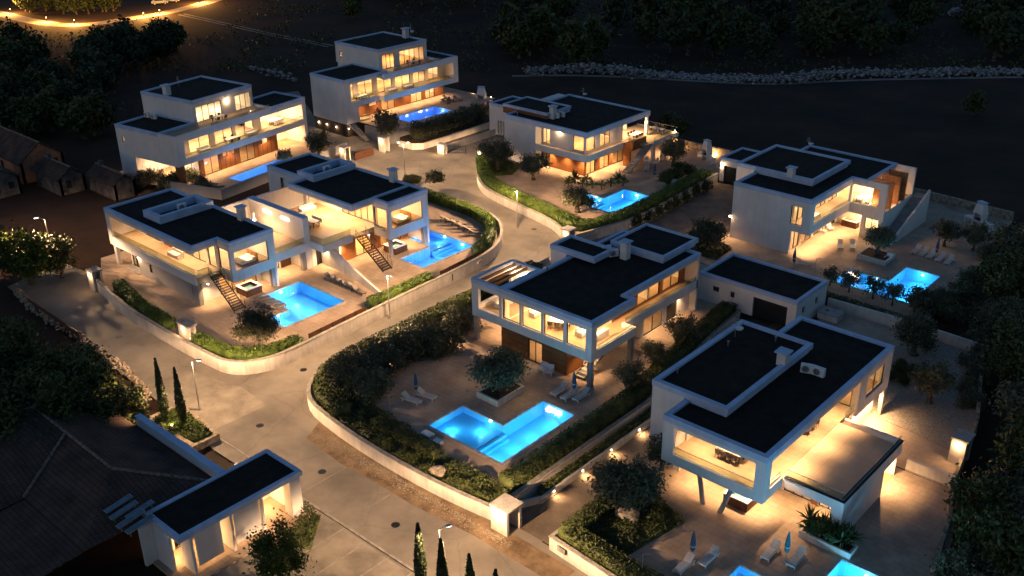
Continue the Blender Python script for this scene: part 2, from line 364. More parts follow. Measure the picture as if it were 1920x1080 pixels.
class House:
    """a villa: an Empty at its base, parts given in the site's (or the turned) frame and stored relative to it"""
    def __init__(s, name, label, org, turn=0.0, cat='house'):
        s.o = org; s.turn = turn
        c, n = math.cos(turn), math.sin(turn)
        s.root = thing(name, label, cat, (org[0] * c - org[1] * n, org[0] * n + org[1] * c, org[2]), turn)
    def L(s, x, y, z): return (x - s.o[0], y - s.o[1], z - s.o[2])
    def part(s, name, mb, m, parent=None, smooth=False):
        return link(name, mb.mesh(name, s.o, smooth), M[m] if isinstance(m, str) else m, parent or s.root)
    def box(s, name, m, *b, parent=None): return s.part(name, MB().box(*b), m, parent)
    def panel(s, name, m, axis, pos, th, a0, a1, z0, z1, holes=()): return s.part(name, MB().panel(axis, pos, th, a0, a1, z0, z1, holes), m)
    def roof(s, poly, z, h=0.5, w=0.42, membrane=True, grow=0.04, rim='parapet', drop=0.22):
        poly = inset(ccw(poly), -grow)
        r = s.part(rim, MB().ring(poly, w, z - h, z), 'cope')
        if membrane: s.part('roof', MB().prism(inset(poly, w - 0.02), z - h - 0.02, z - drop), 'roof')
        return r
    def window(s, axis, pos, a0, a1, z0, z1, n=2, fr=0.07, dep=0.09, bars=()):
        """frame (part) with one pane (sub-part) per light"""
        mb = MB()
        def bx(m_, a, b, c, d, p, q):
            m_.box(p, q, a, b, c, d) if axis == 'x' else m_.box(a, b, p, q, c, d)
        p, q = pos - dep / 2, pos + dep / 2
        bx(mb, a0, a1, z0, z0 + fr, p, q); bx(mb, a0, a1, z1 - fr, z1, p, q)
        w = (a1 - a0 - fr) / n
        for i in range(n + 1): bx(mb, a0 + i * w, a0 + i * w + fr, z0 + fr, z1 - fr, p, q)
        f = s.part('window', mb, 'metal')
        for i in range(n):
            g = MB(); bx(g, a0 + i * w + fr, a0 + (i + 1) * w, z0 + fr, z1 - fr, pos - 0.01, pos + 0.01)
            s.part('pane', g, 'glass', f)
        return f
    def railing(s, axis, pos, a0, a1, z0, z1, n=None):
        a0, a1 = sorted((a0, a1)); n = n or max(1, round((a1 - a0) / 1.8)); w = (a1 - a0) / n
        mb = MB()
        if axis == 'x': mb.box(pos - 0.03, pos + 0.03, a0, a1, z0 - 0.04, z0 + 0.06).box(pos - 0.022, pos + 0.022, a0, a1, z1, z1 + 0.035)
        else: mb.box(a0, a1, pos - 0.03, pos + 0.03, z0 - 0.04, z0 + 0.06).box(a0, a1, pos - 0.022, pos + 0.022, z1, z1 + 0.035)
        r = s.part('railing', mb, 'steel')
        for i in range(n):
            b, c = a0 + i * w + 0.015, a0 + (i + 1) * w - 0.015
            g = MB()
            g.box(pos - 0.008, pos + 0.008, b, c, z0 + 0.06, z1) if axis == 'x' else g.box(b, c, pos - 0.008, pos + 0.008, z0 + 0.06, z1)
            s.part('pane', g, 'rail', r)
        return r
    def room(s, x, y, z, p=90, sx=2.0, sy=2.0, col=WARM):
        """ceiling light panel of a room: flat luminaire and its light"""
        d = s.part('ceiling_light', MB().box(x - 0.3, x + 0.3, y - 0.3, y + 0.3, z - 0.05, z - 0.012), 'lamp')
        k = random.uniform(.55, 1.25); w = random.uniform(-.07, .09)
        lamp('AREA', s.L(x, y, z - 0.08), p * k, (1.0, col[1] + w, col[2] + 1.5 * w), s.root, sx, sizey=sy)
    def down(s, x, y, z, p=110, ang=78, col=WARMW):
        """recessed downlight in a soffit"""
        s.part('downlight', MB().lathe([(0.09, z - 0.03), (0.09, z - 0.006)], 10, (x, y)), 'lamp')
        lamp('SPOT', s.L(x, y, z - 0.06), p, col, s.root, 0.06, angle=R(ang))
    def wall_lamp(s, x, y, z, p=25, r=0.09, col=WARMW):
        s.part('wall_lamp', MB().lathe([(r * .6, z - r), (r, z - r * .4), (r, z + r * .4), (r * .6, z + r)], 8, (x, y)), 'lamp')
        lamp('POINT', s.L(x, y, z - 0.16), p, col, s.root, 0.05)
    def stairs(s, axis, a0, a1, b0, b1, z0, z1, n=15, m='concrete', string='metal', tread=0.05, open_=True, rails=False):
        """flight rising from a0 (at z0) to a1 (at z1) along the axis; b0..b1 is its width; every tread a part"""
        st = MB()
        for b in (b0 + 0.03, b1 - 0.09):
            if axis == 'x': st.hexa([(a0, b, z0), (a0, b + 0.06, z0), (a1, b + 0.06, z1 - 0.28), (a1, b, z1 - 0.28)], [(a0, b, z0 + 0.2), (a0, b + 0.06, z0 + 0.2), (a1, b + 0.06, z1 - 0.03), (a1, b, z1 - 0.03)])
            else: st.hexa([(b, a0, z0), (b + 0.06, a0, z0), (b + 0.06, a1, z1 - 0.28), (b, a1, z1 - 0.28)], [(b, a0, z0 + 0.2), (b + 0.06, a0, z0 + 0.2), (b + 0.06, a1, z1 - 0.03), (b, a1, z1 - 0.03)])
        f = s.part('staircase', st, string)
        for i in range(n):
            a = a0 + (a1 - a0) * i / n; c = a0 + (a1 - a0) * (i + 0.92) / n; z = z0 + (z1 - z0) * (i + 1) / n
            zb = z - tread if open_ else z - (z1 - z0) / n - 0.02
            t = MB().box(min(a, c), max(a, c), b0, b1, zb, z - 0.002) if axis == 'x' else MB().box(b0, b1, min(a, c), max(a, c), zb, z - 0.002)
            s.part('tread', t, m, f)
        if rails:
            for b in (b0 - .02, b1 + .02):
                hr = MB(); pt = (lambda a, z: (a, b, z)) if axis == 'x' else (lambda a, z: (b, a, z))
                for dz in (.95, .62, .3): hr.tube(pt(a0, z0 + .2 + dz), pt(a1, z1 + dz), .028 if dz > .9 else .016, n=5)
                for k in range(7): a = a0 + (a1 - a0) * k / 6; z = z0 + .1 + (z1 - z0 - .1) * k / 6; hr.tube(pt(a, z), pt(a, z + 1.02), .022, n=5)
                s.part('balustrade', hr, 'metal')
        return f
    def chimney(s, x, y, z0, z1, w=0.75, pots=True):
        c = s.part('chimney', MB().box(x - w / 2, x + w / 2, y - w / 2, y + w / 2, z0, z1), 'white')
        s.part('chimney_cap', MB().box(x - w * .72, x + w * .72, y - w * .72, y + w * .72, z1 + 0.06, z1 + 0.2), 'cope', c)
        return c
    def aerial(s, x, y, z, h=1.6):
        mb = MB().tube((x, y, z), (x, y, z + h), 0.035)
        for k, l in ((.95, .5), (.8, .7), (.65, .9)): mb.tube((x - l / 2, y, z + h * k), (x + l / 2, y, z + h * k), 0.02)
        a = s.part('aerial', mb, 'steel')
        s.part('satellite_dish', MB().lathe([(0.02, z + h * .42), (0.3, z + h * .47), (0.38, z + h * .55)], 12, (x + .35, y)), 'paint', a)
    def vents(s, pts, z):
        for x, y in pts: s.part('roof_vent', MB().tube((x, y, z), (x, y, z + 0.45), 0.07).tube((x, y, z + .42), (x, y, z + .52), 0.11), 'steel')
# ================================================================== ground, roads, terraces
M['field'] = mat('field_soil', (0.036, 0.016, 0.008), 0.95, 0.5, 0.09, bump=0.6, bscale=2.0, col2=(0.012, 0.008, 0.005), detail=8)
M['road'] = mat('worn_asphalt', (0.25, 0.22, 0.18), 0.88, 0.2, 0.22, bump=0.35, bscale=30, col2=(0.16, 0.142, 0.12), detail=9)
t_ = M['road'].node_tree; b_ = t_.nodes['Principled BSDF']; src_ = b_.inputs['Base Color'].links[0].from_socket
g_ = t_.nodes.new('ShaderNodeNewGeometry'); nz_ = t_.nodes.new('ShaderNodeTexNoise'); nz_.inputs['Scale'].default_value = .6; nz_.inputs['Detail'].default_value = 4
ad_ = t_.nodes.new('ShaderNodeMix'); ad_.data_type = 'VECTOR'; ad_.inputs[0].default_value = .35
vo_ = t_.nodes.new('ShaderNodeTexVoronoi'); vo_.feature = 'DISTANCE_TO_EDGE'; vo_.inputs['Scale'].default_value = .17
t_.links.new(g_.outputs['Position'], nz_.inputs['Vector']); t_.links.new(g_.outputs['Position'], ad_.inputs[4]); t_.links.new(nz_.outputs['Color'], ad_.inputs[5]); t_.links.new(ad_.outputs[1], vo_.inputs['Vector'])
mr_ = t_.nodes.new('ShaderNodeMapRange'); mr_.inputs['From Max'].default_value = .008; mr_.inputs['To Min'].default_value = .84; t_.links.new(vo_.outputs['Distance'], mr_.inputs['Value'])
mx_ = t_.nodes.new('ShaderNodeMix'); mx_.data_type = 'RGBA'; mx_.blend_type = 'MULTIPLY'; mx_.inputs[0].default_value = 1
t_.links.new(src_, mx_.inputs[6]); t_.links.new(mr_.outputs[0], mx_.inputs[7]); t_.links.new(mx_.outputs[2], b_.inputs['Base Color'])
M['road2'] = mat('concrete_apron', (0.31, 0.27, 0.215), 0.88, 0.2, 0.4, bump=0.3, bscale=25, detail=8)
M['dirt'] = mat('dirt_verge', (0.23, 0.16, 0.095), 0.95, 0.4, 0.6, bump=0.9, bscale=9, col2=(0.10, 0.066, 0.038), detail=9)
M['kerb'] = mat('kerb_concrete', (0.36, 0.33, 0.29), 0.85, 0.18, 2)
ROAD = [(-120, 49), (-118, 41.2), (-100, 40.2), (-82, 39.2), (-70, 38.0), (-57, 38.0), (-53, 10), (-14, 10), (-20, 47.0), (-40, 47.5), (-40, 98), (-60, 99), (-60, 137), (-74, 137), (-74.5, 99.5), (-88, 101), (-97, 104), (-105.5, 112), (-112, 125),
        (-114, 132), (-120, 132), (-122, 110), (-141, 107), (-166, 121), (-168, 116), (-142, 99), (-124, 97), (-100, 92), (-110, 50)]
struct('concrete_apron', sheet_mesh('concrete_apron', [(-84.5, 40.1), (-72.6, 39.6), (-72.4, 45.6), (-77, 45.9), (-84, 44.2)], [], 0.004), M['road2'])
struct('forecourt', sheet_mesh('forecourt', [(-57.5, 38.6), (-55.3, 22), (-40, 22), (-40, 38.35)], [], 0.004), M['road2'])
struct('driveway', sheet_mesh('driveway', rect(-43.6, -38.7, 47.6, 92), [], 0.005), M['setts'])
struct('driveway', sheet_mesh('driveway', [(-74.8, 90.5), (-44.5, 88.6), (-44.5, 99), (-60.6, 99.6), (-60.6, 129), (-73, 129), (-71.6, 108), (-72.5, 96)], [], 0.005), M['setts'])
struct('driveway', sheet_mesh('driveway', rect(-118.8, -115.1, 110, 124), [], 0.005), M['setts'])
vg = [P(*q)[:2] for q in ((598, 792), (575, 822), (640, 870), (705, 905), (770, 945), (850, 985), (890, 1005))] + [(-42.8, 44.6), (-36, 44.5), (-36, 46.6), (-43, 46.8), (-50, 46.25), (-57, 46.15), (-64, 46.6)]
struct('dirt_verge', sheet_mesh('dirt_verge', vg, [], 0.008), M['dirt'])
# kerb stones along the clubhouse forecourt
kb = struct('kerb', MB().box(-72.2, -60.2, 39.3, 39.42, -.05, .04).mesh('kerb'), M['kerb'])
KM = MB().box(-.49, .49, -.1, .1, -.05, .11).mesh('kerb_stone'); KM.materials.append(M['kerb'])
for i in range(32):
    o = bpy.data.objects.new('kerb_stone', KM); COL.objects.link(o); o.parent = kb; o.location = (-59.5 + i * 1.0, 38.75, 0)
pk = MB()
for i in range(7): pk.box(-58.0 + i * 2.6, -57.88 + i * 2.6, 33.2, 38.6, 0.006, 0.010)
pk.box(-58, -42, 33.1, 33.2, .006, .010)
struct('parking_lines', pk.mesh('parking_lines'), M['kerb'])
for x, y in ((-75.2, 52), (-75.4, 70), (-82, 95.6), (-70, 43), (-60, 42.2), (-50, 41.5), (-96, 43.4)):
    mh = MB().lathe([(.36, .0), (.36, .006)], 18, (x, y)).lathe([(.30, .006), (.30, .009)], 18, (x, y)); o = tag(link('manhole_cover', mh.mesh('manhole_cover', (x, y, 0)), M['metal']), 'round iron manhole cover set in the street', 'manhole cover', 'manhole covers in the street'); o.location = (x, y, .001)
# patched strips and joints in the street surface
jt = MB()
for x in (-59, -53.3): jt.box(x, x + .09, 39.0, 44.0, .003, .007)
struct('street_joints', jt.mesh('street_joints'), M['road2'])

POOLS = {   # deep rectangle, shallow rectangle, terrace level, tile, light colour and power
 'D': ((-52.1, -48.3, 52.1, 62.0), (-57.2, -52.1, 52.1, 56.5), 1.0, 'pool', (0.22, 0.72, 1.0), 'cyan L-shaped pool between the square olive planter and the wide dark hedge'),
 'C1': ((-91.2, -82.9, 58.4, 63.9), (-86.0, -82.9, 55.5, 58.4), .8, 'pool', (0.28, 0.62, 1.0), 'blue pool with a small shallow end beside the olive tree and curved wall'),
 'C2': ((-87.0, -82.9, 76.0, 85.0), (-90.9, -87.0, 81.2, 85.0), .8, 'pool2', (0.35, 0.62, 1.0), 'blue pool inside the curved street corner beside a row of dark loungers'),
 'E': ((-39.1, -35.0, 105.0, 114.4), (-44.0, -39.1, 105.0, 109.3), .5, 'pool', (0.22, 0.72, 1.0), 'cyan pool with young olive trees along its edge near the outdoor barbecue'),
 'F': ((-21.4, -17.4, 48.5, 59.5), (-26.7, -21.4, 48.5, 54.1), 1.0, 'pool', (0.22, 0.72, 1.0), 'cyan pool beside the yucca planter under the roof terrace villa'),
 'G': ((-80.8, -76.3, 105.4, 114.3), (-85.2, -80.8, 105.4, 109.4), .8, 'pool', (0.22, 0.72, 1.0), 'small cyan pool half hidden by a shrub inside the bright hedge'),
 'B': ((-131.0, -126.2, 114.8, 124.8), None, 2.2, 'pool2', (0.45, 0.62, 1.0), 'deep blue raised pool above a row of round shrubs'),
 'A': ((-117.3, -113.6, 98.0, 108.6), None, .5, 'pool2', (0.45, 0.62, 1.0), 'deep blue pool partly hidden behind the twin villas'),
}
def pool_outline(a, b):
    if b is None: return rect(*a)
    xs = sorted({*a[:2], *b[:2]}); ys = sorted({*a[2:], *b[2:]})
    ins = lambda x, y: any(r[0] < x < r[1] and r[2] < y < r[3] for r in (a, b))
    edges = {}
    for i in range(len(xs) - 1):
        for j in range(len(ys) - 1):
            if not ins((xs[i] + xs[i + 1]) / 2, (ys[j] + ys[j + 1]) / 2): continue
            q = [(xs[i], ys[j]), (xs[i + 1], ys[j]), (xs[i + 1], ys[j + 1]), (xs[i], ys[j + 1])]
            for k in range(4):
                e = (q[k], q[(k + 1) % 4])
                if (e[1], e[0]) in edges: del edges[(e[1], e[0])]
                else: edges[e] = 1
    nx = dict(edges.keys()); st = next(iter(nx)); loop = [st]; c = nx[st]
    while c != st: loop.append(c); c = nx[c]
    out = []
    for i in range(len(loop)):
        p, q, r = loop[i - 1], loop[i], loop[(i + 1) % len(loop)]
        if abs((q[0] - p[0]) * (r[1] - q[1]) - (q[1] - p[1]) * (r[0] - q[0])) > 1e-6: out.append(q)
    return ccw(out)
HOLE = {k: inset(pool_outline(v[0], v[1]), -0.12) for k, v in POOLS.items()}
ct, stn = math.cos(R(8.24)), math.sin(R(8.24))
rotA = lambda q: (q[0] * ct - q[1] * stn, q[0] * stn + q[1] * ct)
HOLEW = {k: ([rotA(q) for q in v] if k == 'A' else v) for k, v in HOLE.items()}
struct('ground', sheet_mesh('ground', [(-2500, -1500), (2500, -1500), (2500, 3500), (-2500, 3500)], list(HOLEW.values()), -0.12), M['field'])
struct('road', sheet_mesh('road', ROAD, [HOLE[k] for k in ('C1', 'C2', 'D')], 0.0), M['road'])
WALLC = smooth_path([(-108.6, 47.7), (-100, 46.2), (-90, 46.0), (-84, 46.1), (-79.6, 46.4), (-77.3, 49.6), (-77.3, 54), (-77.7, 60), (-78.2, 74), (-78.5, 80), (-79.2, 85), (-82, 89.8), (-86.5, 93.4), (-93, 94.0), (-101, 94.1)])
WALLD = smooth_path([(-72.9, 87.5), (-72.7, 72), (-72.5, 57), (-72.4, 51.5), (-69.5, 47.6), (-64, 46.6), (-57, 46.15), (-50, 46.25), (-44.2, 46.9)])
WALLG = smooth_path([(-107.2, 110.8), (-103.5, 107.2), (-100.3, 103.8), (-97, 101.3), (-93, 99.9), (-86, 98.5), (-80.5, 97.3), (-77.2, 95.6), (-75.6, 93.7)])
def terrace(name, outer, holes, z, m, drop=0.4):
    o = struct(name, sheet_mesh(name, outer, holes, z), M[m])
    return o
terrace('terrace', [*WALLC[1:], (-115, 94), (-115.6, 52), (-110, 49)], [HOLE['C1'], HOLE['C2']], .8, 'pave')
terrace('terrace', [*WALLD, (-44.3, 68), (-47, 85), (-47.6, 90.3), (-41, 90.3), (-41, 97.4), (-60, 98.5), (-72.8, 92)], [HOLE['D']], 1.0, 'pave')
terrace('terrace', [*WALLG, (-74.4, 95), (-72.4, 103), (-72.1, 109), (-73.2, 127.4), (-73.4, 137), (-106, 137), (-106, 124), (-108, 118)], [HOLE['G']], .8, 'pave')
terrace('terrace', [(-60.6, 99.9), (-49.5, 97.9), (-31.9, 97.9), (-31.6, 106), (-33.0, 124), (-34.6, 139), (-62, 139), (-63.2, 124), (-60.7, 109)], [HOLE['E']], .5, 'pave')
terrace('terrace', [(-39.0, 47.2), (-33, 46.7), (-12, 46.7), (-14.5, 60), (-16.4, 68), (-18.4, 73.2), (-27.6, 73.2), (-27.6, 97), (-40.6, 97), (-39.0, 76)], [HOLE['F']], 1.0, 'pave')
terrace('gravel_yard', [(-27.6, 79.5), (-19.6, 78.5), (-20.2, 84), (-24.2, 97), (-31.5, 97), (-31.5, 82)], [], 1.06, 'gravel')
struct('yard_paving', sheet_mesh('yard_paving', [(-27.6, 73.3), (-18.5, 73.3), (-19.6, 78.5), (-27.6, 79.5)], [], 1.03), M['pave'])
terrace('terrace', [rotA(q) for q in ((-134, 88.5), (-112.2, 92.3), (-112.2, 119), (-134, 119))], [[rotA(q) for q in HOLE['A']]], .5, 'paveA')
terrace('terrace', [(-142.5, 109), (-124.8, 109.5), (-124.8, 127), (-126, 136), (-142.5, 136)], [HOLE['B']], 2.2, 'pave')
struct('planting_bed', MB().prism([(-124.7, 110.5), (-119.4, 110.5), (-119.4, 129.5), (-124.7, 129.5)], -.05, .95).mesh('planting_bed'), M['soil'])

def make_pool(key):
    a, b, zt, tile, lc, label = POOLS[key]
    turn = R(8.24) if key == 'A' else 0.0
    cx, cyy = (a[0] + a[1]) / 2, (a[2] + a[3]) / 2
    loc = rotA((cx, cyy)) if key == 'A' else (cx, cyy)
    root = thing('swimming_pool', label, 'pool', (loc[0], loc[1], zt - 1.5), turn)
    og = (cx, cyy, zt - 1.5); zd, zs, zw = zt - 1.45, zt - .75, zt - .10
    m = MB(); out = pool_outline(a, b)
    m.add([(a[0], a[2], zd), (a[1], a[2], zd), (a[1], a[3], zd), (a[0], a[3], zd)], [(0, 1, 2, 3)])
    if b: m.add([(b[0], b[2], zs), (b[1], b[2], zs), (b[1], b[3], zs), (b[0], b[3], zs)], [(0, 1, 2, 3)])
    for i in range(len(out)):
        p, q = out[i], out[(i + 1) % len(out)]
        segs = [(p, q)]
        for s0, s1 in segs: m.add([(*s0, zt - .02), (*s1, zt - .02), (*s1, zd), (*s0, zd)], [(0, 1, 2, 3)])
    bas = link('basin', m.mesh('basin', og), M[tile], root)
    if b:   # broad steps from the shallow end
        if abs(b[1] - a[0]) < .01: for_ = [MB().box(a[0] - .02, a[0] + .35 * k, b[2], b[3], zd, zs - .28 * k + .2) for k in (1, 2, 3)]
        elif abs(b[3] - a[2]) < .01: for_ = [MB().box(b[0], b[1], a[2] - .02, a[2] + .35 * k, zd, zs - .28 * k + .2) for k in (1, 2, 3)]
        else: for_ = []
        for k in for_: link('step', k.mesh('step', og), M[tile], root)
    link('coping', MB().ring(inset(out, -.34), .36, zt - .12, zt + .03).mesh('coping', og), M['kerb'], root)
    w = link('water', sheet_mesh('water', inset(out, .0), [], zw, og), M['water'], root)
    # bare lights added mid-water to spread the glow, also in the shallow end
    spots = []; lx, ly = a[1] - a[0], a[3] - a[2]
    n = 4
    for k in range(n):      # one centre row; the only fittings here are two in the end walls
        t = (k + .5) / n
        if ly >= lx: spots.append(((a[0] + a[1]) / 2 if k in (0, 3) else None, a[2] + .05 if k == 0 else a[3] - .05, (a[0] + a[1]) / 2, a[2] + t * ly, .42, 1.35))
        else: spots.append((a[0] + .05 if k == 0 else a[1] - .05 if k == 3 else None, (a[2] + a[3]) / 2, a[0] + t * lx, (a[2] + a[3]) / 2, .42, 1.35))
    if b:
        bx, by = b[1] - b[0], b[3] - b[2]
        spots += [(b[0] + bx * .7, b[3] - .05, b[0] + bx * .7, b[3] - by * .3, .17, .9), (None, None, b[0] + bx * .28, b[2] + by * .35, .17, .9)] if abs(b[1] - a[0]) < .01 else [(b[0] + .05, b[2] + by * .5, b[0] + bx * .35, b[2] + by * .5, .17, 1.0)]
    for x, y, px, py, dz, pw in spots:
        if x is not None: link('pool_lamp', MB().lathe([(.11, -.05), (.13, 0), (.11, .05)], 10).mesh('pool_lamp'), M['poolled'], root).location = (x - cx, y - cyy, 1.5 - dz)
        lamp('POINT', (px - cx, py - cyy, 1.5 - dz), POOLP * (2.4 if key == 'F' else 1.0) * pw, lc, root, .04)
    return root
POOLP = 32
for k in POOLS: make_pool(k)

# ------------------------------------------------------------------ boundary walls
def wall_thing(name, pts, th, z0, z1, m, label, cat='wall', cap=None):
    c = pts[len(pts) // 2]; og = (c[0], c[1], z0)
    mb = path_wall(pts, th, z0, z1)
    root = thing(name, label, cat, og)
    link('wall', mb.mesh('wall', og), M[m], root)
    zt = max(z1) if isinstance(z1, (list, tuple)) else z1
    if cap and not isinstance(z1, (list, tuple)):
        d = [(p[0], p[1]) for p in pts]; link('coping', path_wall(path_offset(d, -.05), th + .1, zt + .002, zt + .08).mesh('coping', og), M[cap], root)
    return root
def path_offset(pts, w):
    n = len(pts); out = []
    for i in range(n):
        p = Vector(pts[i]); a = Vector(pts[i - 1]) if i else None; b = Vector(pts[i + 1]) if i < n - 1 else None
        d1 = (p - a).normalized() if a is not None else None; d2 = (b - p).normalized() if b is not None else None
        d1 = d1 if d1 is not None else d2; d2 = d2 if d2 is not None else d1
        n1 = Vector((-d1.y, d1.x)); n2 = Vector((-d2.y, d2.x)); out.append(tuple(p + (n1 + n2) * (w / max(1 + n1.dot(n2), .3))))
    return out
wall_thing('boundary_wall', WALLC, .28, -.1, 1.45, 'white2', 'long pale wall curving round the twin villas from the stone gate post', cap='kerb')
wall_thing('boundary_wall', WALLD, .28, -.1, 1.25, 'white2', 'pale rendered wall curving round the dark hedge of the five window villa', cap='kerb')
wall_thing('boundary_wall', WALLG, .28, -.1, 1.2, 'white2', 'curved pale wall below the bright green hedge', cap='kerb')
wall_thing('boundary_wall', [(-74.4, 95), (-72.4, 103), (-72.1, 109), (-73.2, 127.4)], .28, -.1, 1.35, 'white2', 'straight pale wall between the bright hedge and a row of round bushes', cap='kerb')
wall_thing('boundary_wall', [(-44.3, 49.2), (-44.3, 68), (-47, 84), (-47.5, 89.9)], .25, -.1, 1.25, 'white2', 'taller pale wall above the lit driveway', cap='kerb')
wall_thing('boundary_wall', [(-44.0, 49.4), (-43.0, 51.2), (-43.0, 76), (-45.2, 88)], .22, -.1, .62, 'white2', 'low pale driveway wall set with small floor washing lamps')
wall_thing('boundary_wall', [(-39.0, 56), (-39.0, 47.2), (-33, 46.7), (-20, 46.7)], .25, -.1, 1.2, 'white2', 'pale street wall carrying a framed house plaque', cap='kerb')
wall_thing('boundary_wall', [(-41.0, 97.2), (-32, 97.6), (-24, 97.2)], .25, .3, 2.1, 'white2', 'straight pale wall behind the garage and the dark lawn')
wall_thing('boundary_wall', [(-15.6, 62), (-17, 69), (-18.4, 73.2), (-20.2, 84), (-24.2, 97)], .3, .2, 1.7, 'stone', 'rough stone wall along the edge of the gravel yard')
wall_thing('retaining_wall', [(-22.4, 73.4), (-18.2, 73.4)], .3, .9, 2.0, 'white2', 'short white retaining wall between the gravel yard and the lower yard')
wall_thing('boundary_wall', [(-119.0, 129), (-119.0, 110.6), (-120.2, 109.4), (-123.2, 109.2)], .3, -.1, 1.0, 'white2', 'low pale wall below the round shrubs of the raised pool')
wall_thing('boundary_wall', [(-115.0, 111.6), (-115.0, 124)], .28, -.1, 1.1, 'white2', 'low driveway wall with wall washing lamps beside a metal gate')
wall_thing('retaining_wall', [(-124.8, 127), (-124.8, 109.5), (-131, 108.6)], .25, -.1, 2.25, 'grey', 'dark grey retaining wall holding up the raised pool')
wall_thing('retaining_wall', [rotA((-112.2, 119)), rotA((-112.2, 92.3)), rotA((-122, 90.5))], .3, -.1, 1.5, 'grey', 'grey retaining wall between the three storey villa and the twin villas')
wall_thing('party_fence_wall', [(-93.2, 68.9), (-90.4, 68.8), (-88.4, 68.6), (-85, 68.1), (-79.6, 66.9)], .25, .7, [3.4, 3.3, 2.6, 1.9, 1.3], 'white2', 'white stepped wall dividing the pools of the twin villas')
wall_thing('boundary_wall', [(-73.4, 136.6), (-90, 136.6), (-106, 137)], .4, 0, 2.1, 'stone', 'rough stone wall lit orange behind the floating roof villa')
wall_thing('boundary_wall', [(-34.6, 138.6), (-48, 139.5), (-60, 139.5)], .5, 0, 1.6, 'stone', 'dim rubble wall behind the outside stair of the fins villa')
# dark screen fences beside the pools
def screen(pts, label):
    root = thing('screen_fence', label, 'fence', (pts[0][0], pts[0][1], .8))
    n = int((Vector(pts[1]) - Vector(pts[0])).length / 1.5); a, b = Vector(pts[0]), Vector(pts[1])
    for i in range(n):
        p, q = a.lerp(b, i / n), a.lerp(b, (i + .96) / n); og = (pts[0][0], pts[0][1], .8)
        link('fence_panel', path_wall([tuple(p), tuple(q)], .05, .8, 1.75).mesh('fence_panel', og), M['darkwood'], root)
        link('post', MB().box(p.x - .04, p.x + .04, p.y - .04, p.y + .04, .8, 1.8).mesh('post', og), M['metal'], root)
screen([(-78.2, 55.2), (-78.6, 63.4)], 'dark screen fence between the blue pool with the shallow end and the street')
screen([(-79.0, 75.2), (-79.6, 83.4)], 'dark screen fence between the corner pool and the street')
# driveway lamps set into the low wall
for i, y in enumerate((52.6, 56.4, 60.4, 64.6, 69.0, 73.6)):
    o = tag(link('wall_light', MB().box(-42.985, -42.95, y - .05, y + .05, .38, .44).mesh('wall_light', (-43, y, .4)), M['lamp']), 'small recessed lamp in the low driveway wall', 'lamp', 'floor washing lamps along the driveway wall')
    o.location = (-43, y, .4); lamp('SPOT', (-42.8, y, .5), 70, WARM, None, .04, (0, R(-35), 0), angle=R(150))
for i, y in enumerate((113.6, 117.0, 120.6)):
    o = tag(link('wall_light', MB().box(-115.34, -115.29, y - .1, y + .1, .5, .62).mesh('wall_light', (-115.3, y, .5)), M['lamp']), 'small recessed lamp in the gated driveway wall', 'lamp', 'floor washing lamps by the metal gate')
    o.location = (-115.3, y, .5); lamp('SPOT', (-115.5, y, .62), 150, WARM, None, .04, (0, R(45), 0), angle=R(130))
# far field wall of pale rubble
def rubble(name, label, pts, h, w, sz, m, n_per_m, z0=-.12, cat='wall'):
    bs = MB(); ico = [(0, 0, 1), (.9, 0, .3), (.3, .85, .3), (-.75, .55, .3), (-.75, -.55, .3), (.3, -.85, .3), (.6, .4, -.6), (-.6, 0, -.7), (.3, -.6, -.7)]
    fc = [(0, 1, 2), (0, 2, 3), (0, 3, 4), (0, 4, 5), (0, 5, 1), (1, 6, 2), (2, 6, 3), (3, 6, 7), (3, 7, 4), (4, 7, 5), (5, 7, 8), (5, 8, 1), (1, 8, 6), (6, 8, 7)]
    c = pts[len(pts) // 2]; og = (c[0], c[1], z0)
    for a, b in zip(pts[:-1], pts[1:]):
        a, b = Vector(a), Vector(b); L = (b - a).length; d = (b - a) / L; nn = Vector((-d.y, d.x))
        for _ in range(int(L * n_per_m)):
            p = a + d * random.uniform(0, L) + nn * random.gauss(0, w * .4); hh = random.uniform(0, 1) * h * (0.55 + 0.45 * math.sin(p.x * .13 + p.y * .07) * math.sin(p.x * .041))
            s = sz * random.uniform(.5, 1.3); an = random.uniform(0, 6.28); ca, sa = math.cos(an), math.sin(an); jx, jy, jz = (random.uniform(.7, 1.3) for _ in range(3))
            bs.add([(p.x + s * jx * (x * ca - y * sa), p.y + s * jy * (x * sa + y * ca), z0 + hh + s * jz * .7 * zz) for x, y, zz in ico], fc)
    o = link(name, bs.mesh(name, og), M[m]); o.location = og; tag(o, label, cat); o['kind'] = 'stuff'
    return o
M['rubble'] = mat('pale_rubble', (0.34, 0.31, 0.29), 0.95, 0.35, 1.2, bump=.6, bscale=4)
rubble('rubble_bank', 'long bank of pale rubble running along the far field', smooth_path([P(u, v)[:2] for u, v in ((985, 136), (1060, 131), (1120, 134), (1200, 141), (1290, 143), (1380, 148), (1440, 153), (1500, 152), (1560, 143), (1640, 138), (1700, 141), (1780, 138), (1860, 136), (1990, 137))], 1), 1.7, 3.4, .4, 'rubble', 24)
rubble('rubble_bank', 'short bank of pale rubble on the dark hillside', [P(u, v)[:2] for u, v in ((1780, 28), (1840, 34), (1900, 36), (1960, 38))], 2.6, 3.4, .8, 'rubble', 7)
rubble('rubble_bank', 'faint rubble heap behind the three storey villa', [P(u, v)[:2] for u, v in ((470, 130), (520, 142), (555, 152))], 1.2, 1.5, .6, 'rubble', 2.5)
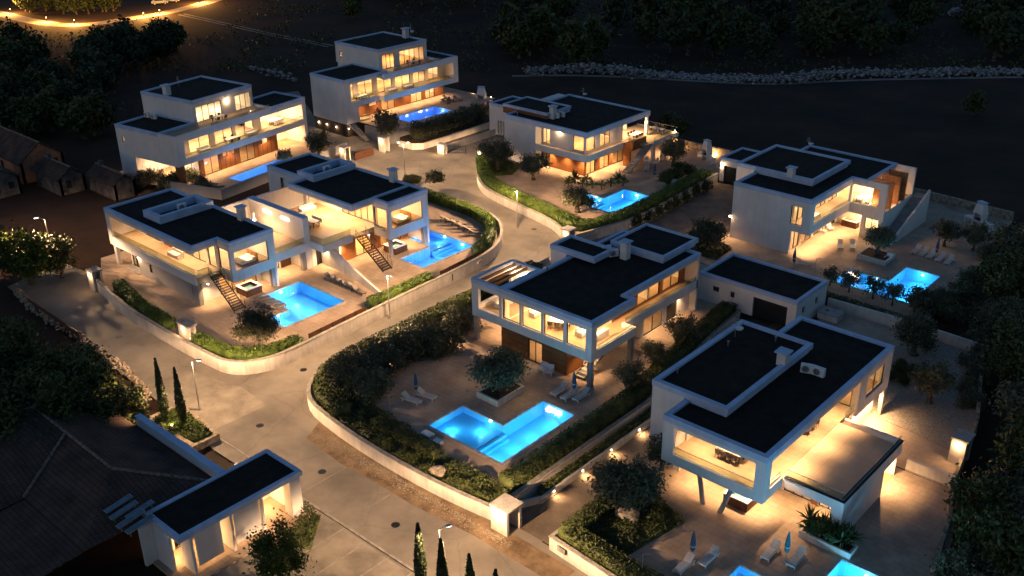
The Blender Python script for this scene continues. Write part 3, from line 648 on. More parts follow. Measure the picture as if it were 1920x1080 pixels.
# street-side stone wall on the left
STW = [P(*q)[:2] for q in ((30, 548), (60, 578), (100, 606), (150, 634), (200, 668), (245, 702), (275, 735), (262, 775))]
rubble('stone_wall', 'low rubble wall along the street below the dark trees', STW, .8, .5, .22, 'stone', 26)
tag(link('field_fence', path_wall([P(55, 575)[:2], P(150, 640)[:2]], .08, 0, 1.1).mesh('field_fence', (*P(55, 575)[:2], 0)), M['darkwood']), 'dark board fence beside the low rubble wall', 'fence').location = (*P(55, 575)[:2], 0)
# far lane in the upper left corner
lane = smooth_path([P(u, v)[:2] for u, v in ((-60, 12), (0, 25), (80, 44), (140, 47), (180, 44), (250, 33), (320, 22), (390, 4), (430, -10))])
struct('lane', path_wall(path_offset(lane, -2.4), 4.8, -.11, -.08).mesh('lane'), M['road2'])
track = [P(u, v)[:2] for u, v in ((340, 26), (420, 44), (500, 62), (620, 86))]
struct('track', path_wall(path_offset(track, -1.0), .5, -.11, -.08).mesh('track'), M['road2']); struct('track', path_wall(path_offset(track, .6), .5, -.11, -.08).mesh('track'), M['road2'])
struct('field_track', path_wall(smooth_path([P(u, v)[:2] for u, v in ((960, 143), (1100, 141), (1300, 152), (1450, 160), (1600, 150), (1920, 145))]), 1.4, -.11, -.09).mesh('field_track'), M['road'])
# ================================================================== villas
# ---- D: long villa with the five square windows and the pergola corner
def villa_D():
    h = House('villa', 'white villa with five square windows in a row and a slatted pergola corner', (-58, 77, 1.0))
    g, f, c, t = 1.0, 4.28, 7.25, 8.0
    H5 = [(-64.6, -61.75, 4.78, 7.05), (-61.35, -59.05, 4.78, 7.05), (-58.75, -56.25, 4.78, 7.05), (-55.95, -53.5, 4.78, 7.05), (-53.15, -50.8, 4.78, 7.05)]
    h.panel('front_wall', 'white', 'y', 66.6, .35, -65.5, -50.1, 3.8, 7.56, H5)
    for a, b, z0, z1 in H5[1:]: h.window('y', 66.8, a + .01, b - .01, z0 + .01, z1 - .01, 1, .05)
    h.panel('side_wall', 'white', 'x', -50.1, -.35, 66.952, 73.55, 3.8, 7.56, [(67.4, 73.6, 4.75, 7.12)])
    h.railing('x', -50.25, 67.4, 73.5, 4.76, 5.25)
    h.panel('pergola_side_wall', 'white', 'x', -65.5, .35, 66.952, 72.8, 3.8, 7.56, [(67.3, 72.3, 4.78, 7.05)])
    h.panel('pergola_back_wall', 'white', 'y', 72.8, -.3, -65.148, -61.4, 3.8, 7.56)
    h.box('pergola_floor', 'in_floor2', -65.14, -61.45, 66.96, 72.49, 3.85, f)
    h.roof(rect(-65.5, -61.52, 66.6, 72.8), 7.985, .45, .4, False, rim='pergola_frame')
    for i in range(3): h.box('pergola_slat', 'darkwood', -64.75 + i * .82, -64.6 + i * .82, 67.02, 72.38, 7.58, 7.9)
    for i in range(4): h.wall_lamp(-64.9 + i * .85, 72.35, 7.0, 22, .08)
    h.box('floor', 'in_floor', -61.4, -50.46, 66.96, 73.5, 3.82, f)
    h.box('floor', 'in_floor', -61.4, -51.7, 73.52, 87.0, 3.82, f - .005)
    h.box('ceiling', 'soffit', -61.4, -50.46, 66.96, 73.5, c, 7.5)
    h.box('ceiling', 'soffit', -61.4, -51.35, 73.52, 86.95, c - .005, 7.5)
    h.roof([(-61.4, 66.6), (-50.1, 66.6), (-50.1, 73.55), (-51.3, 73.55), (-51.3, 87), (-61.4, 87)], t, .5)
    h.panel('partition', 'in_wall', 'x', -61.4, .15, 66.96, 72.5, f, c - .01, [(67.6, 71.8, f + .02, 6.9)])
    h.panel('left_wall', 'white', 'x', -61.75, .3, 72.82, 87, g, 7.56)
    h.panel('back_wall', 'white', 'y', 87, .3, -61.75, -51.5, g, 7.56)
    h.panel('partition', 'in_wall', 'y', 73.6, .15, -61.3, -53.0, f, c - .01, [(-56.2, -53.6, f + .02, 6.9)])
    h.panel('partition', 'in_wall', 'y', 80.4, .15, -61.3, -53.2, f, c - .01)
    h.panel('gallery_wall', 'woody', 'x', -53, -.2, 73.8, 86.9, f, c - .02, [(74.1, 77.5, 4.4, 7.1), (78.1, 82.1, 4.4, 7.1), (82.7, 85.9, 4.4, 7.1)])
    h.window('x', -53.1, 74.12, 77.48, 4.42, 7.08, 2); h.window('x', -53.1, 78.12, 82.08, 4.42, 7.08, 2); h.window('x', -53.1, 82.72, 85.88, 4.42, 7.08, 2)
    h.box('balcony_band', 'white', -51.72, -51.5, 73.9, 87.5, 3.7, 4.72)
    h.box('balcony_band', 'white', -51.72, -50.12, 73.6, 73.85, 3.8, 4.72)
    h.railing('x', -51.61, 74, 87.4, 4.74, 5.15)
    # ground floor
    h.panel('timber_front', 'wood', 'y', 66.95, .25, -61.8, -53.3, g, 3.79, [(-58.2, -56.4, g + .02, 3.4)])
    h.window('y', 67.05, -58.19, -56.41, g + .03, 3.39, 2)
    h.panel('timber_side', 'woody', 'x', -53.3, -.25, 67.21, 69.6, g, 3.79)
    h.panel('garden_wall', 'white', 'x', -53.3, -.25, 69.62, 77.9, g, 3.79, [(70.2, 73.2, g + .02, 3.4), (74.2, 77.2, g + .02, 3.4)])
    h.window('x', -53.42, 70.21, 73.19, g + .03, 3.39, 2); h.window('x', -53.42, 74.21, 77.19, g + .03, 3.39, 2)
    h.panel('garden_wall', 'white', 'x', -52.3, -.25, 77.92, 87, g, 3.69, [(78.4, 81.9, g + .02, 3.3), (82.6, 84.6, g + .02, 3.3)])
    h.window('x', -52.42, 78.41, 81.89, g + .03, 3.29, 2)
    h.box('door', 'metal', -52.46, -52.4, 82.62, 84.58, g + .02, 3.28)
    h.panel('return_wall', 'white', 'y', 77.92, .2, -53.3, -52.56, g, 3.69)
    h.panel('left_wall', 'white', 'x', -61.8, .25, 67.21, 72.8, g, 3.79)
    h.box('ground_floor', 'in_floor', -61.5, -53.6, 67.25, 86.9, g - .1, g + .015)
    for x, y in ((-50.32, 66.85), (-50.32, 73.3), (-65.2, 66.9)):
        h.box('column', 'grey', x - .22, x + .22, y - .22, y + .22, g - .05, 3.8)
    h.stairs('y', 67.4, 72.9, -52.6, -51.4, g, 3.95, 14)
    # roof blocks
    h.box('stair_block', 'white', -63.9, -61.78, 77.25, 80.7, g, 8.2)
    h.roof(rect(-63.9, -58.0, 77.2, 80.7), 8.72, .58, .38, rim='stair_parapet')
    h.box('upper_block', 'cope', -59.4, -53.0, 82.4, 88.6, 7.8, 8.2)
    h.roof(rect(-59.6, -52.8, 82.2, 88.8), 8.72, .5, .3, rim='upper_parapet')
    x, y, _ = P(1172, 481, 8.0); h.chimney(x, y, 7.7, 9.6, .8)
    h.vents([(-61.0, 73.2), (-60, 79.0)], 7.75)
    for x, y, p in ((-59.8, 69.8, 260), (-56.6, 69.8, 300), (-53.2, 69.8, 300)): h.room(x, y, c, p, 2.2, 2.2)
    h.room(-57, 77, c, 220); h.room(-57, 83.6, c, 220)
    h.room(-57.5, 70.5, 3.75, 160); h.room(-57, 80, 3.7, 200)
    for y in (75.5, 79.5, 83.5): h.down(-52.3, y, c - .01, 70, 100)
    for x, y in ((-63.8, 69.0), (-51.8, 68.6), (-51.9, 72.2), (-63.5, 71.5)): h.down(x, y, 3.79, 130, 115)
    h.down(-50.9, 72.6, c, 160, 110); h.down(-50.9, 69.5, c, 120, 110)
    for y in (80, 84.5): h.down(-51.9, y, 3.68, 120, 115)
    return h
# ---- garage beside D
def garage_D():
    h = House('garage', 'low white garage with a dark roller door at the head of the driveway', (-47, 93, 1.0), cat='garage')
    g = 1.0
    h.panel('front_wall', 'white', 'y', 90, .3, -53, -41.2, g, 3.9, [(-46.2, -42.2, g, 3.3), (-51.2, -50.4, 2.5, 3.1), (-49, -48.5, 2.4, 3.1)])
    h.panel('side_wall', 'white', 'x', -41.2, -.3, 90.302, 97, g, 3.9, [(91.4, 92.0, 2.3, 3.1), (94.4, 95.0, 2.3, 3.1)])
    h.panel('side_wall', 'white', 'x', -53, .3, 90.302, 97, g, 3.9)
    h.panel('back_wall', 'white', 'y', 97, -.3, -52.698, -41.502, g, 3.9)
    h.roof(rect(-53, -41.2, 90, 97), 4.25, .4, .4)
    for i in range(7): h.box('door_panel', 'metal', -46.19, -42.21, 90.16, 90.22, g + .01 + i * .328, g + .325 + i * .328)
    for a, b, c, d in ((-51.19, -50.41, 2.51, 3.09), (-48.99, -48.51, 2.41, 3.09)): h.window('y', 90.18, a, b, c, d, 1)
    for y in (91.41, 94.41): h.window('x', -41.38, y, y + .58, 2.31, 3.09, 1)
    return h
# ---- F: big villa with the cantilevered glass front
def villa_F():
    h = House('villa', 'large white villa with a cantilevered glass front on leaning posts and broad terrace', (-31, 68, 1.0))
    g, f, c, t = 1.0, 4.25, 7.25, 8.0
    h.panel('front_wall', 'white', 'y', 57.95, .35, -36.35, -27.35, 3.8, 7.56, [(-35.35, -28.2, 4.7, 7.15)])
    h.railing('y', 58.15, -35.33, -28.22, 4.66, 5.3, 3)
    h.panel('terrace_side_wall', 'white', 'x', -27.35, -.4, 58.302, 80.4, 3.8, 7.56, [(58.85, 61.0, 4.7, 7.2), (60.99, 73.9, 3.8, 7.2), (75.4, 79.1, 4.8, 6.9)])
    h.railing('x', -27.55, 58.86, 60.95, 4.7, 5.25, 1)
    h.window('x', -27.5, 75.42, 79.08, 4.82, 6.88, 2)
    h.panel('left_wall', 'white', 'x', -36.35, .35, 58.302, 60.8, 3.8, 7.56)
    h.panel('back_wall', 'white', 'y', 80.4, -.35, -36.35, -27.752, 3.8, 7.56)
    h.box('floor', 'in_floor2', -36.0, -27.76, 58.31, 80.04, 3.82, f)
    h.box('ceiling', 'soffit', -36.0, -27.76, 58.31, 80.04, c, 7.5)
    h.roof(rect(-36.35, -27.35, 57.95, 80.4), t, .5, .45)
    h.panel('partition', 'in_wall', 'x', -33.2, -.15, 64.4, 74.2, f, c - .01, [(66, 68.6, f + .02, 6.9), (70, 73, f + .02, 6.9)])
    h.window('x', -33.27, 66.01, 68.59, f + .03, 6.89, 2); h.window('x', -33.27, 70.01, 72.99, f + .03, 6.89, 2)
    h.panel('partition', 'in_wall', 'y', 74.3, .15, -35.9, -27.8, f, c - .01, [(-30.6, -28.1, f + .02, 6.95)])
    h.window('y', 74.37, -30.59, -28.11, f + .03, 6.94, 2)
    h.panel('inner_wall', 'in_wall', 'x', -35.98, .12, 60.9, 80.0, f, c - .01)
    # terrace
    h.box('terrace_floor', 'deck', -27.74, -22.7, 61.3, 71.5, 3.79, f - .01)
    h.panel('terrace_front', 'white', 'y', 61.1, .3, -27.3, -22.45, g, 4.55, [(-27.4, -23.35, g - .1, 3.72)])
    h.panel('terrace_outer_wall', 'white', 'x', -22.45, -.3, 61.402, 71.8, g, 4.55, [(68.6, 71.9, g - .1, 3.4)])
    h.panel('terrace_back', 'white', 'y', 71.8, -.3, -27.34, -22.752, 3.4, 4.7)
    h.part('terrace_coping', MB().box(-22.8, -22.4, 61.05, 71.85, 4.552, 4.62).box(-27.3, -22.81, 61.05, 61.45, 4.552, 4.62), 'metal')
    h.railing('y', 61.3, -27.2, -22.6, 4.66, 5.25); h.railing('x', -22.6, 61.35, 71.6, 4.66, 5.1)
    h.railing('x', -27.55, 71.9, 73.8, 4.4, 5.2, 1)
    # ground floor
    h.panel('ground_front', 'white', 'y', 64.2, .25, -36.0, -22.78, g, 3.79, [(-28.6, -26.2, g + .02, 3.3), (-25.6, -23.2, g + .02, 3.3), (-35, -31, g + .02, 3.3)])
    for a, b in ((-28.59, -26.21), (-25.59, -23.21), (-34.99, -31.01)): h.window('y', 64.3, a, b, g + .03, 3.29, 3)
    h.box('timber_pier', 'wood', -26.15, -25.65, 64.1, 64.19, g, 3.5)
    h.panel('ground_side', 'white', 'x', -28.2, -.25, 72.1, 79.6, g, 3.79, [(73, 75.5, g + .9, 3.3)])
    h.window('x', -28.3, 73.01, 75.49, g + .92, 3.29, 2)
    h.panel('ground_back', 'white', 'y', 79.6, .25, -36, -28.2, g, 3.79)
    h.panel('ground_side', 'white', 'y', 71.95, .15, -28.2, -22.78, g, 3.39)
    h.box('ground_floor', 'in_floor', -35.9, -22.8, 64.46, 71.9, g - .1, g + .015)
    h.part('leaning_post', MB().tube((-32.6, 58.5, g - .05), (-33.3, 58.7, 3.82), .2, .2, 14), 'grey', smooth=False)
    h.part('leaning_post', MB().tube((-31.0, 58.4, g - .05), (-30.2, 58.7, 3.82), .2, .2, 14), 'grey')
    h.box('column', 'grey', -27.75, -27.4, 79.9, 80.3, g - .05, 3.8)
    # core and upper roof
    h.box('stair_core', 'white', -39.4, -36.37, 60.8, 74.9, g - .1, 8.25)
    h.roof(rect(-39.4, -32.4, 60.8, 74.9), 8.72, .5, .45, rim='upper_parapet')
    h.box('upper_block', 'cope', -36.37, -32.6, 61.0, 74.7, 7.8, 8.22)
    x, y, _ = P(1467, 683, 8.5); h.chimney(x, y, 8.4, 9.6, .8); h.aerial(*P(1378, 632, 8.5)[:2], 8.5, 1.9)
    h.vents([P(1365, 648, 8.5)[:2], P(1270, 700, 8.5)[:2], P(1454, 640, 8.5)[:2]], 8.45)
    for y, p in ((60.4, 170), (63.4, 150), (67.5, 150), (71.5, 150)): h.down(-27.9, y, c, p * 2.4, 104)
    for x in (-34.2, -31.6): h.down(x, 60.2, c, 260, 110)
    h.room(-34.6, 68, c, 200, 2, 3); h.room(-34.6, 72.5, c, 160); h.room(-31.5, 77.3, c, 260)
    h.room(-33, 68, 3.75, 240); h.room(-25.8, 67.6, 3.75, 260)
    for x in (-34.6, -31.8, -29.2): h.down(x, 60.4, 3.79, 240, 110)
    h.down(-25, 62.6, 3.79, 150, 110); h.down(-28.2, 62.0, 3.79, 150, 110)
    h.down(-23.2, 70.3, 3.79, 420, 150)
    for y in (74.5, 76.8, 79): h.down(-27.75, y, 3.79, 380, 145)
    h.wall_lamp(-39.52, 64, 1.5, 8, .06)
    return h
# ---- E: villa with the timber fins
def villa_E():
    h = House('villa', 'white villa with three timber fins, an outside stair and a lit courtyard', (-53, 118, .5))
    g, f, c, t = .5, 4.2, 7.2, 8.0
    h.panel('front_wall', 'white', 'y', 109, .35, -60.2, -49.5, 3.5, 7.56, [(-52.2, -50.6, 4.4, 6.8)])
    h.window('y', 109.2, -52.19, -50.61, 4.41, 6.79, 2)
    h.panel('front_wall', 'white', 'y', 109, .35, -60.2, -51.9, g, 3.498)
    h.panel('courtyard_wall', 'white', 'x', -49.5, -.35, 109.352, 120.2, 3.5, 7.56, [(109.9, 120.3, 4.7, 7.15)])
    h.railing('x', -49.65, 109.92, 120.1, 4.72, 5.15)
    h.panel('courtyard_back', 'white', 'y', 120.2, .35, -49.848, -45, g, 7.56, [(-49.5, -45.9, 4.7, 7.12), (-47.3, -45.5, 1.6, 3.1), (-49.9, -47.8, g, 3.3)])
    h.railing('y', 120.4, -49.4, -45.95, 4.72, 5.1)
    h.window('y', 120.36, -47.29, -45.51, 1.61, 3.09, 2)
    h.panel('stair_side_wall', 'white', 'x', -45, -.3, 120.552, 129.3, g, 4.25)
    h.panel('fin_court_end', 'white', 'y', 129.3, -.3, -47.6, -45, 4.252, 7.9); h.box('fin_court_frame', 'white', -49.84, -45.0, 120.18, 120.6, 7.562, 7.97)
    h.panel('left_wall', 'white', 'x', -60.2, .3, 109.352, 129.3, g, 7.56)
    h.panel('back_wall', 'white', 'y', 129.3, -.3, -59.898, -47.62, g, 7.56); h.panel('back_wall', 'white', 'y', 129.3, -.3, -47.6, -45.302, g, 4.25)
    h.box('floor', 'in_floor2', -59.88, -49.86, 109.36, 128.98, 3.6, f); h.box('floor', 'in_floor2', -49.84, -45.32, 120.56, 128.98, 3.6, f - .005)
    h.box('ceiling', 'soffit', -59.88, -49.86, 109.36, 128.98, c, 7.5); h.box('ceiling', 'soffit', -49.84, -47.62, 120.56, 128.98, c - .005, 7.5)
    h.roof([(-60.2, 109), (-49.5, 109), (-49.5, 120.2), (-47.6, 120.2), (-47.6, 129.3), (-60.2, 129.3)], t, .5)
    h.panel('glazed_partition', 'in_wall', 'x', -52.2, -.15, 109.4, 122.6, f, c - .01, [(110, 112.6, f + .02, 6.9), (113, 115.8, f + .02, 6.9), (116.2, 119, f + .02, 6.9), (119.5, 122, f + .02, 6.9)])
    for a in (110, 113, 116.2, 119.5): h.window('x', -52.27, a + .01, a + 2.5, f + .03, 6.89, 2)
    h.panel('partition', 'in_wall', 'y', 125.4, .15, -59.8, -45.4, f, c - .01)
    for i, y in enumerate((121.9, 124.1, 126.2)): h.box('timber_fin', 'fin', -47.45, -44.95, y, y + .2, 4.26, 7.96)
    for y in (121.2, 123.2, 125.3, 127.6): h.wall_lamp(-47.3, y, 4.7, 45, .06)
    h.stairs('y', 120.8, 129.4, -44.9, -43.5, g, 4.15, 18, open_=False, string='concrete')
    h.part('stair_wall', MB().hexa([(-43.48, 119.6, g), (-43.2, 119.6, g), (-43.2, 130.6, g), (-43.48, 130.6, g)], [(-43.48, 119.6, .95), (-43.2, 119.6, .95), (-43.2, 130.6, 4.9), (-43.48, 130.6, 4.9)]), 'white')
    h.box('stair_landing', 'in_floor2', -45.0, -43.48, 129.42, 130.6, 3.9, 4.15)
    # ground floor
    h.panel('ground_glazing', 'in_wall', 'x', -52.1, -.2, 109.352, 122.8, g, 3.59, [(109.6, 112, g + .02, 3.2), (112.6, 115.4, g + .02, 3.2), (116, 118.8, g + .02, 3.2), (119.4, 122.2, g + .02, 3.2)])
    for a in (109.6, 112.6, 116, 119.4): h.window('x', -52.2, a + .01, a + (2.39 if a < 110 else 2.79), g + .03, 3.19, 2)
    h.panel('recess_back', 'in_wall', 'y', 122.9, .2, -52.1, -45.32, g, 3.59)
    h.box('ground_floor', 'in_floor', -59.8, -52.35, 109.4, 129, g - .1, g + .015)
    # upper roof
    h.box('stair_core', 'white', -62.8, -60.22, 114, 124.4, g - .1, 8.25)
    h.roof(rect(-62.8, -52, 114, 124.4), 8.72, .5, .42, rim='upper_parapet'); h.box('upper_block', 'cope', -60.2, -52.2, 114.2, 124.2, 7.8, 8.22)
    x, y, _ = P(1483, 330, 8.5); h.chimney(x, y, 8.4, 9.5, .8); h.aerial(-59.6, 127.6, 7.8, 1.8)
    for y, p in ((111.2, 200), (114, 200), (117, 200)): h.down(-51, y, c, p * .8, 100)
    h.room(-56, 113, c, 260); h.room(-56, 118, c, 260); h.room(-48.7, 123.2, c, 230, 1.6, 2.5); h.room(-54, 123.4, c, 200)
    h.room(-56, 112, 3.55, 200); h.room(-56, 118, 3.55, 200)
    for y in (110.4, 113.2, 116, 118.8): h.down(-50.3, y, 3.49, 300, 98)
    h.room(-48.8, 121.7, 3.55, 130, 1.5, 1.2); h.room(-46.4, 122, 3.55, 120, 1.2, 1.2)
    h.wall_lamp(-60.4, 109.0, 3.3, 190, .1)
    return h
def garage_E():
    h = House('garage', 'small white garage with a dark door and a lit corner lamp beside the clipped hedge', (-69, 130.5, .3), cat='garage')
    g = .3
    h.panel('front_wall', 'white', 'y', 127.5, .3, -73, -64.5, g, 3.6, [(-72.3, -69.6, g, 2.8)])
    h.panel('side_wall', 'white', 'x', -73, .3, 127.802, 133.7, g, 3.6); h.panel('side_wall', 'white', 'x', -64.5, -.3, 127.802, 133.7, g, 3.6)
    h.panel('back_wall', 'white', 'y', 133.7, -.3, -72.698, -64.802, g, 3.6)
    h.roof(rect(-73, -64.5, 127.5, 133.7), 4.0, .42, .35)
    for i in range(5): h.box('door_panel', 'metal', -72.29, -69.61, 127.64, 127.7, g + .01 + i * .495, g + .49 + i * .495)
    h.wall_lamp(-72.7, 127.36, 3.0, 40, .09)
    return h
# ---- G: villa with the orange timber wall and the thin floating roof
def villa_G():
    h = House('villa', 'white villa under a thin floating roof with orange timber wall and straight stair', (-95, 121, .8))
    g, f, c, t = .8, 4.2, 7.25, 8.0
    h.panel('front_wall', 'white', 'y', 113.7, .35, -103.5, -97.2, g, 7.56)
    h.panel('loggia_return', 'white', 'x', -97.2, -.3, 114.052, 115.1, g, 7.56)
    h.panel('left_wall', 'white', 'x', -103.5, .3, 114.052, 129.6, g, 7.56); h.panel('back_wall', 'white', 'y', 129.6, -.3, -103.198, -91.6, g, 7.56)
    h.panel('upper_wall', 'white', 'y', 115.1, .25, -97.2, -88.8, f, c, [(-97.0, -95.5, 4.4, 7.0), (-91.0, -89.0, 4.5, 7.0)])
    h.window('y', 115.2, -96.99, -95.51, 4.41, 6.99, 2); h.window('y', 115.2, -90.99, -89.01, 4.51, 6.99, 1)
    h.panel('upper_wall', 'white', 'x', -88.8, -.25, 115.352, 124.4, f, c, [(115.5, 117.6, 4.4, 7.0), (118.8, 121.4, 4.4, 7.0)])
    h.window('x', -88.9, 115.51, 117.59, 4.41, 6.99, 1); h.window('x', -88.9, 118.81, 121.39, 4.41, 6.99, 2)
    h.panel('upper_end_wall', 'white', 'y', 124.4, .25, -97, -88.8, f, c, [(-95, -90, 4.4, 7)])
    h.window('y', 124.5, -94.99, -90.01, 4.41, 6.99, 4)
    h.panel('loggia_band', 'white', 'y', 113.7, .25, -97.2, -87.3, 3.5, 4.5); h.panel('loggia_band', 'white', 'x', -87.3, -.25, 113.952, 122.8, 3.5, 4.5)
    h.box('floor', 'in_floor2', -103.1, -87.56, 113.96 + .1, 129.28, 3.6, f - .006)
    h.box('ceiling', 'soffit', -103.1, -87.4, 114.06, 129.28, c + .002, 7.5)
    h.roof(rect(-103.5, -87.3, 113.7, 129.6), t, .75, .4)
    h.panel('timber_wall', 'wood', 'y', 115.1, .25, -97.2, -88.8, g, 3.59, [(-97.0, -95.5, g + .02, 3.3)]); h.window('y', 115.2, -96.99, -95.51, g + .03, 3.29, 2)
    h.panel('ground_wall', 'woody', 'x', -88.8, -.25, 115.352, 126, g, 3.59, [(115.6, 117.8, g + .02, 3.3), (119, 121.3, g + .02, 3.3), (122.2, 125, g + .02, 3.3)])
    for a, b in ((115.61, 117.79), (119.01, 121.29), (122.21, 124.99)): h.window('x', -88.9, a, b, g + .03, 3.29, 2)
    h.box('ground_floor', 'in_floor', -103, -89.1, 115.4, 129.2, g - .1, g + .015)
    h.panel('partition', 'in_wall', 'x', -95, -.15, 115.4, 129.2, g, 3.59); h.panel('partition', 'in_wall', 'x', -97.4, -.15, 115.4, 129.2, f, c)
    # terrace behind and stair
    h.box('terrace_floor', 'in_floor2', -92, -84.4, 129.3 - 4.6, 133, 3.85, f)
    h.part('terrace_edge', MB().box(-84.4, -84.15, 126.4, 133.2, 3.7, 4.3).box(-92, -84.41, 133, 133.2, 3.7, 4.3), 'white')
    h.railing('x', -84.28, 126.5, 133.1, 4.3, 5.1); h.railing('y', 133.1, -91.9, -84.4, 4.3, 5.1)
    h.box('stair_parapet', 'woody', -86.0, -85.5, 122.85, 126.3, 3.5, 5.05)
    h.box('timber_pier', 'wood', -87.28, -86.02, 122.85, 123.1, g, 4.4)
    h.stairs('y', 120.2, 126.35, -85.45, -84.15, g, 4.15, 16, open_=False, string='concrete')
    h.box('column', 'white', -87.75, -87.35, 129.0, 129.4, f, 7.26); h.box('column', 'white', -84.75, -84.2, 129.2, 130, g, 3.84); h.box('column', 'white', -84.7, -84.2, 126.45, 126.9, g, 3.69)
    # roof boxes, annex
    h.panel('timber_parapet', 'wood', 'y', 116.2, .2, -106.1, -97, 7.3, 8.62); h.box('upper_block', 'cope', -105.9, -97.1, 116.42, 121.9, 7.58, 8.3)
    h.box('entrance_block', 'white', -106.1, -103.52, 116.42, 130, g - .1, 7.57)
    h.roof(rect(-106.1, -97, 116.2, 122), 8.72, .4, .25, rim='upper_parapet')
    h.box('annex', 'white', -116.4, -106.12, 124, 130, .2, 5.1); h.roof(rect(-116.4, -106.15, 124, 130), 5.5, .42, .35, rim='annex_parapet')
    h.window('y', 123.94, -114.4, -113.0, .3, 2.7, 2, dep=.06)
    x, y, _ = P(1037, 222, 7.8); h.chimney(x, y, 7.7, 9.6, .8); h.aerial(-100, 128.9, 7.7, 2.0); h.vents([(-102, 115), (-91, 128.9)], 7.75)
    h.room(-92.5, 118, c, 300); h.room(-92.5, 122, c, 240); h.room(-96.3, 118, c, 60, 1, 1.5); h.down(-90, 127, c, 520, 150); h.down(-87.9, 128.2, c, 520, 155); h.wall_lamp(-84.55, 132.8, 4.6, 40, .06)
    h.room(-92, 118.5, 3.55, 220); h.room(-92, 123, 3.55, 220); h.room(-96, 117, 3.55, 60, 1, 1)
    h.wall_lamp(-93.6, 114.98, 6.9, 60, .08)
    for x in (-95, -92, -89): h.down(x, 114.45, 3.49, 210, 118)
    for y in (116.5, 119.5, 122): h.down(-88.05, y, 3.49, 230, 118)
    for y in (117, 121): h.down(-88.0, y, c, 60, 110)
    h.down(-86, 131, 3.84, 220, 130)
    return h
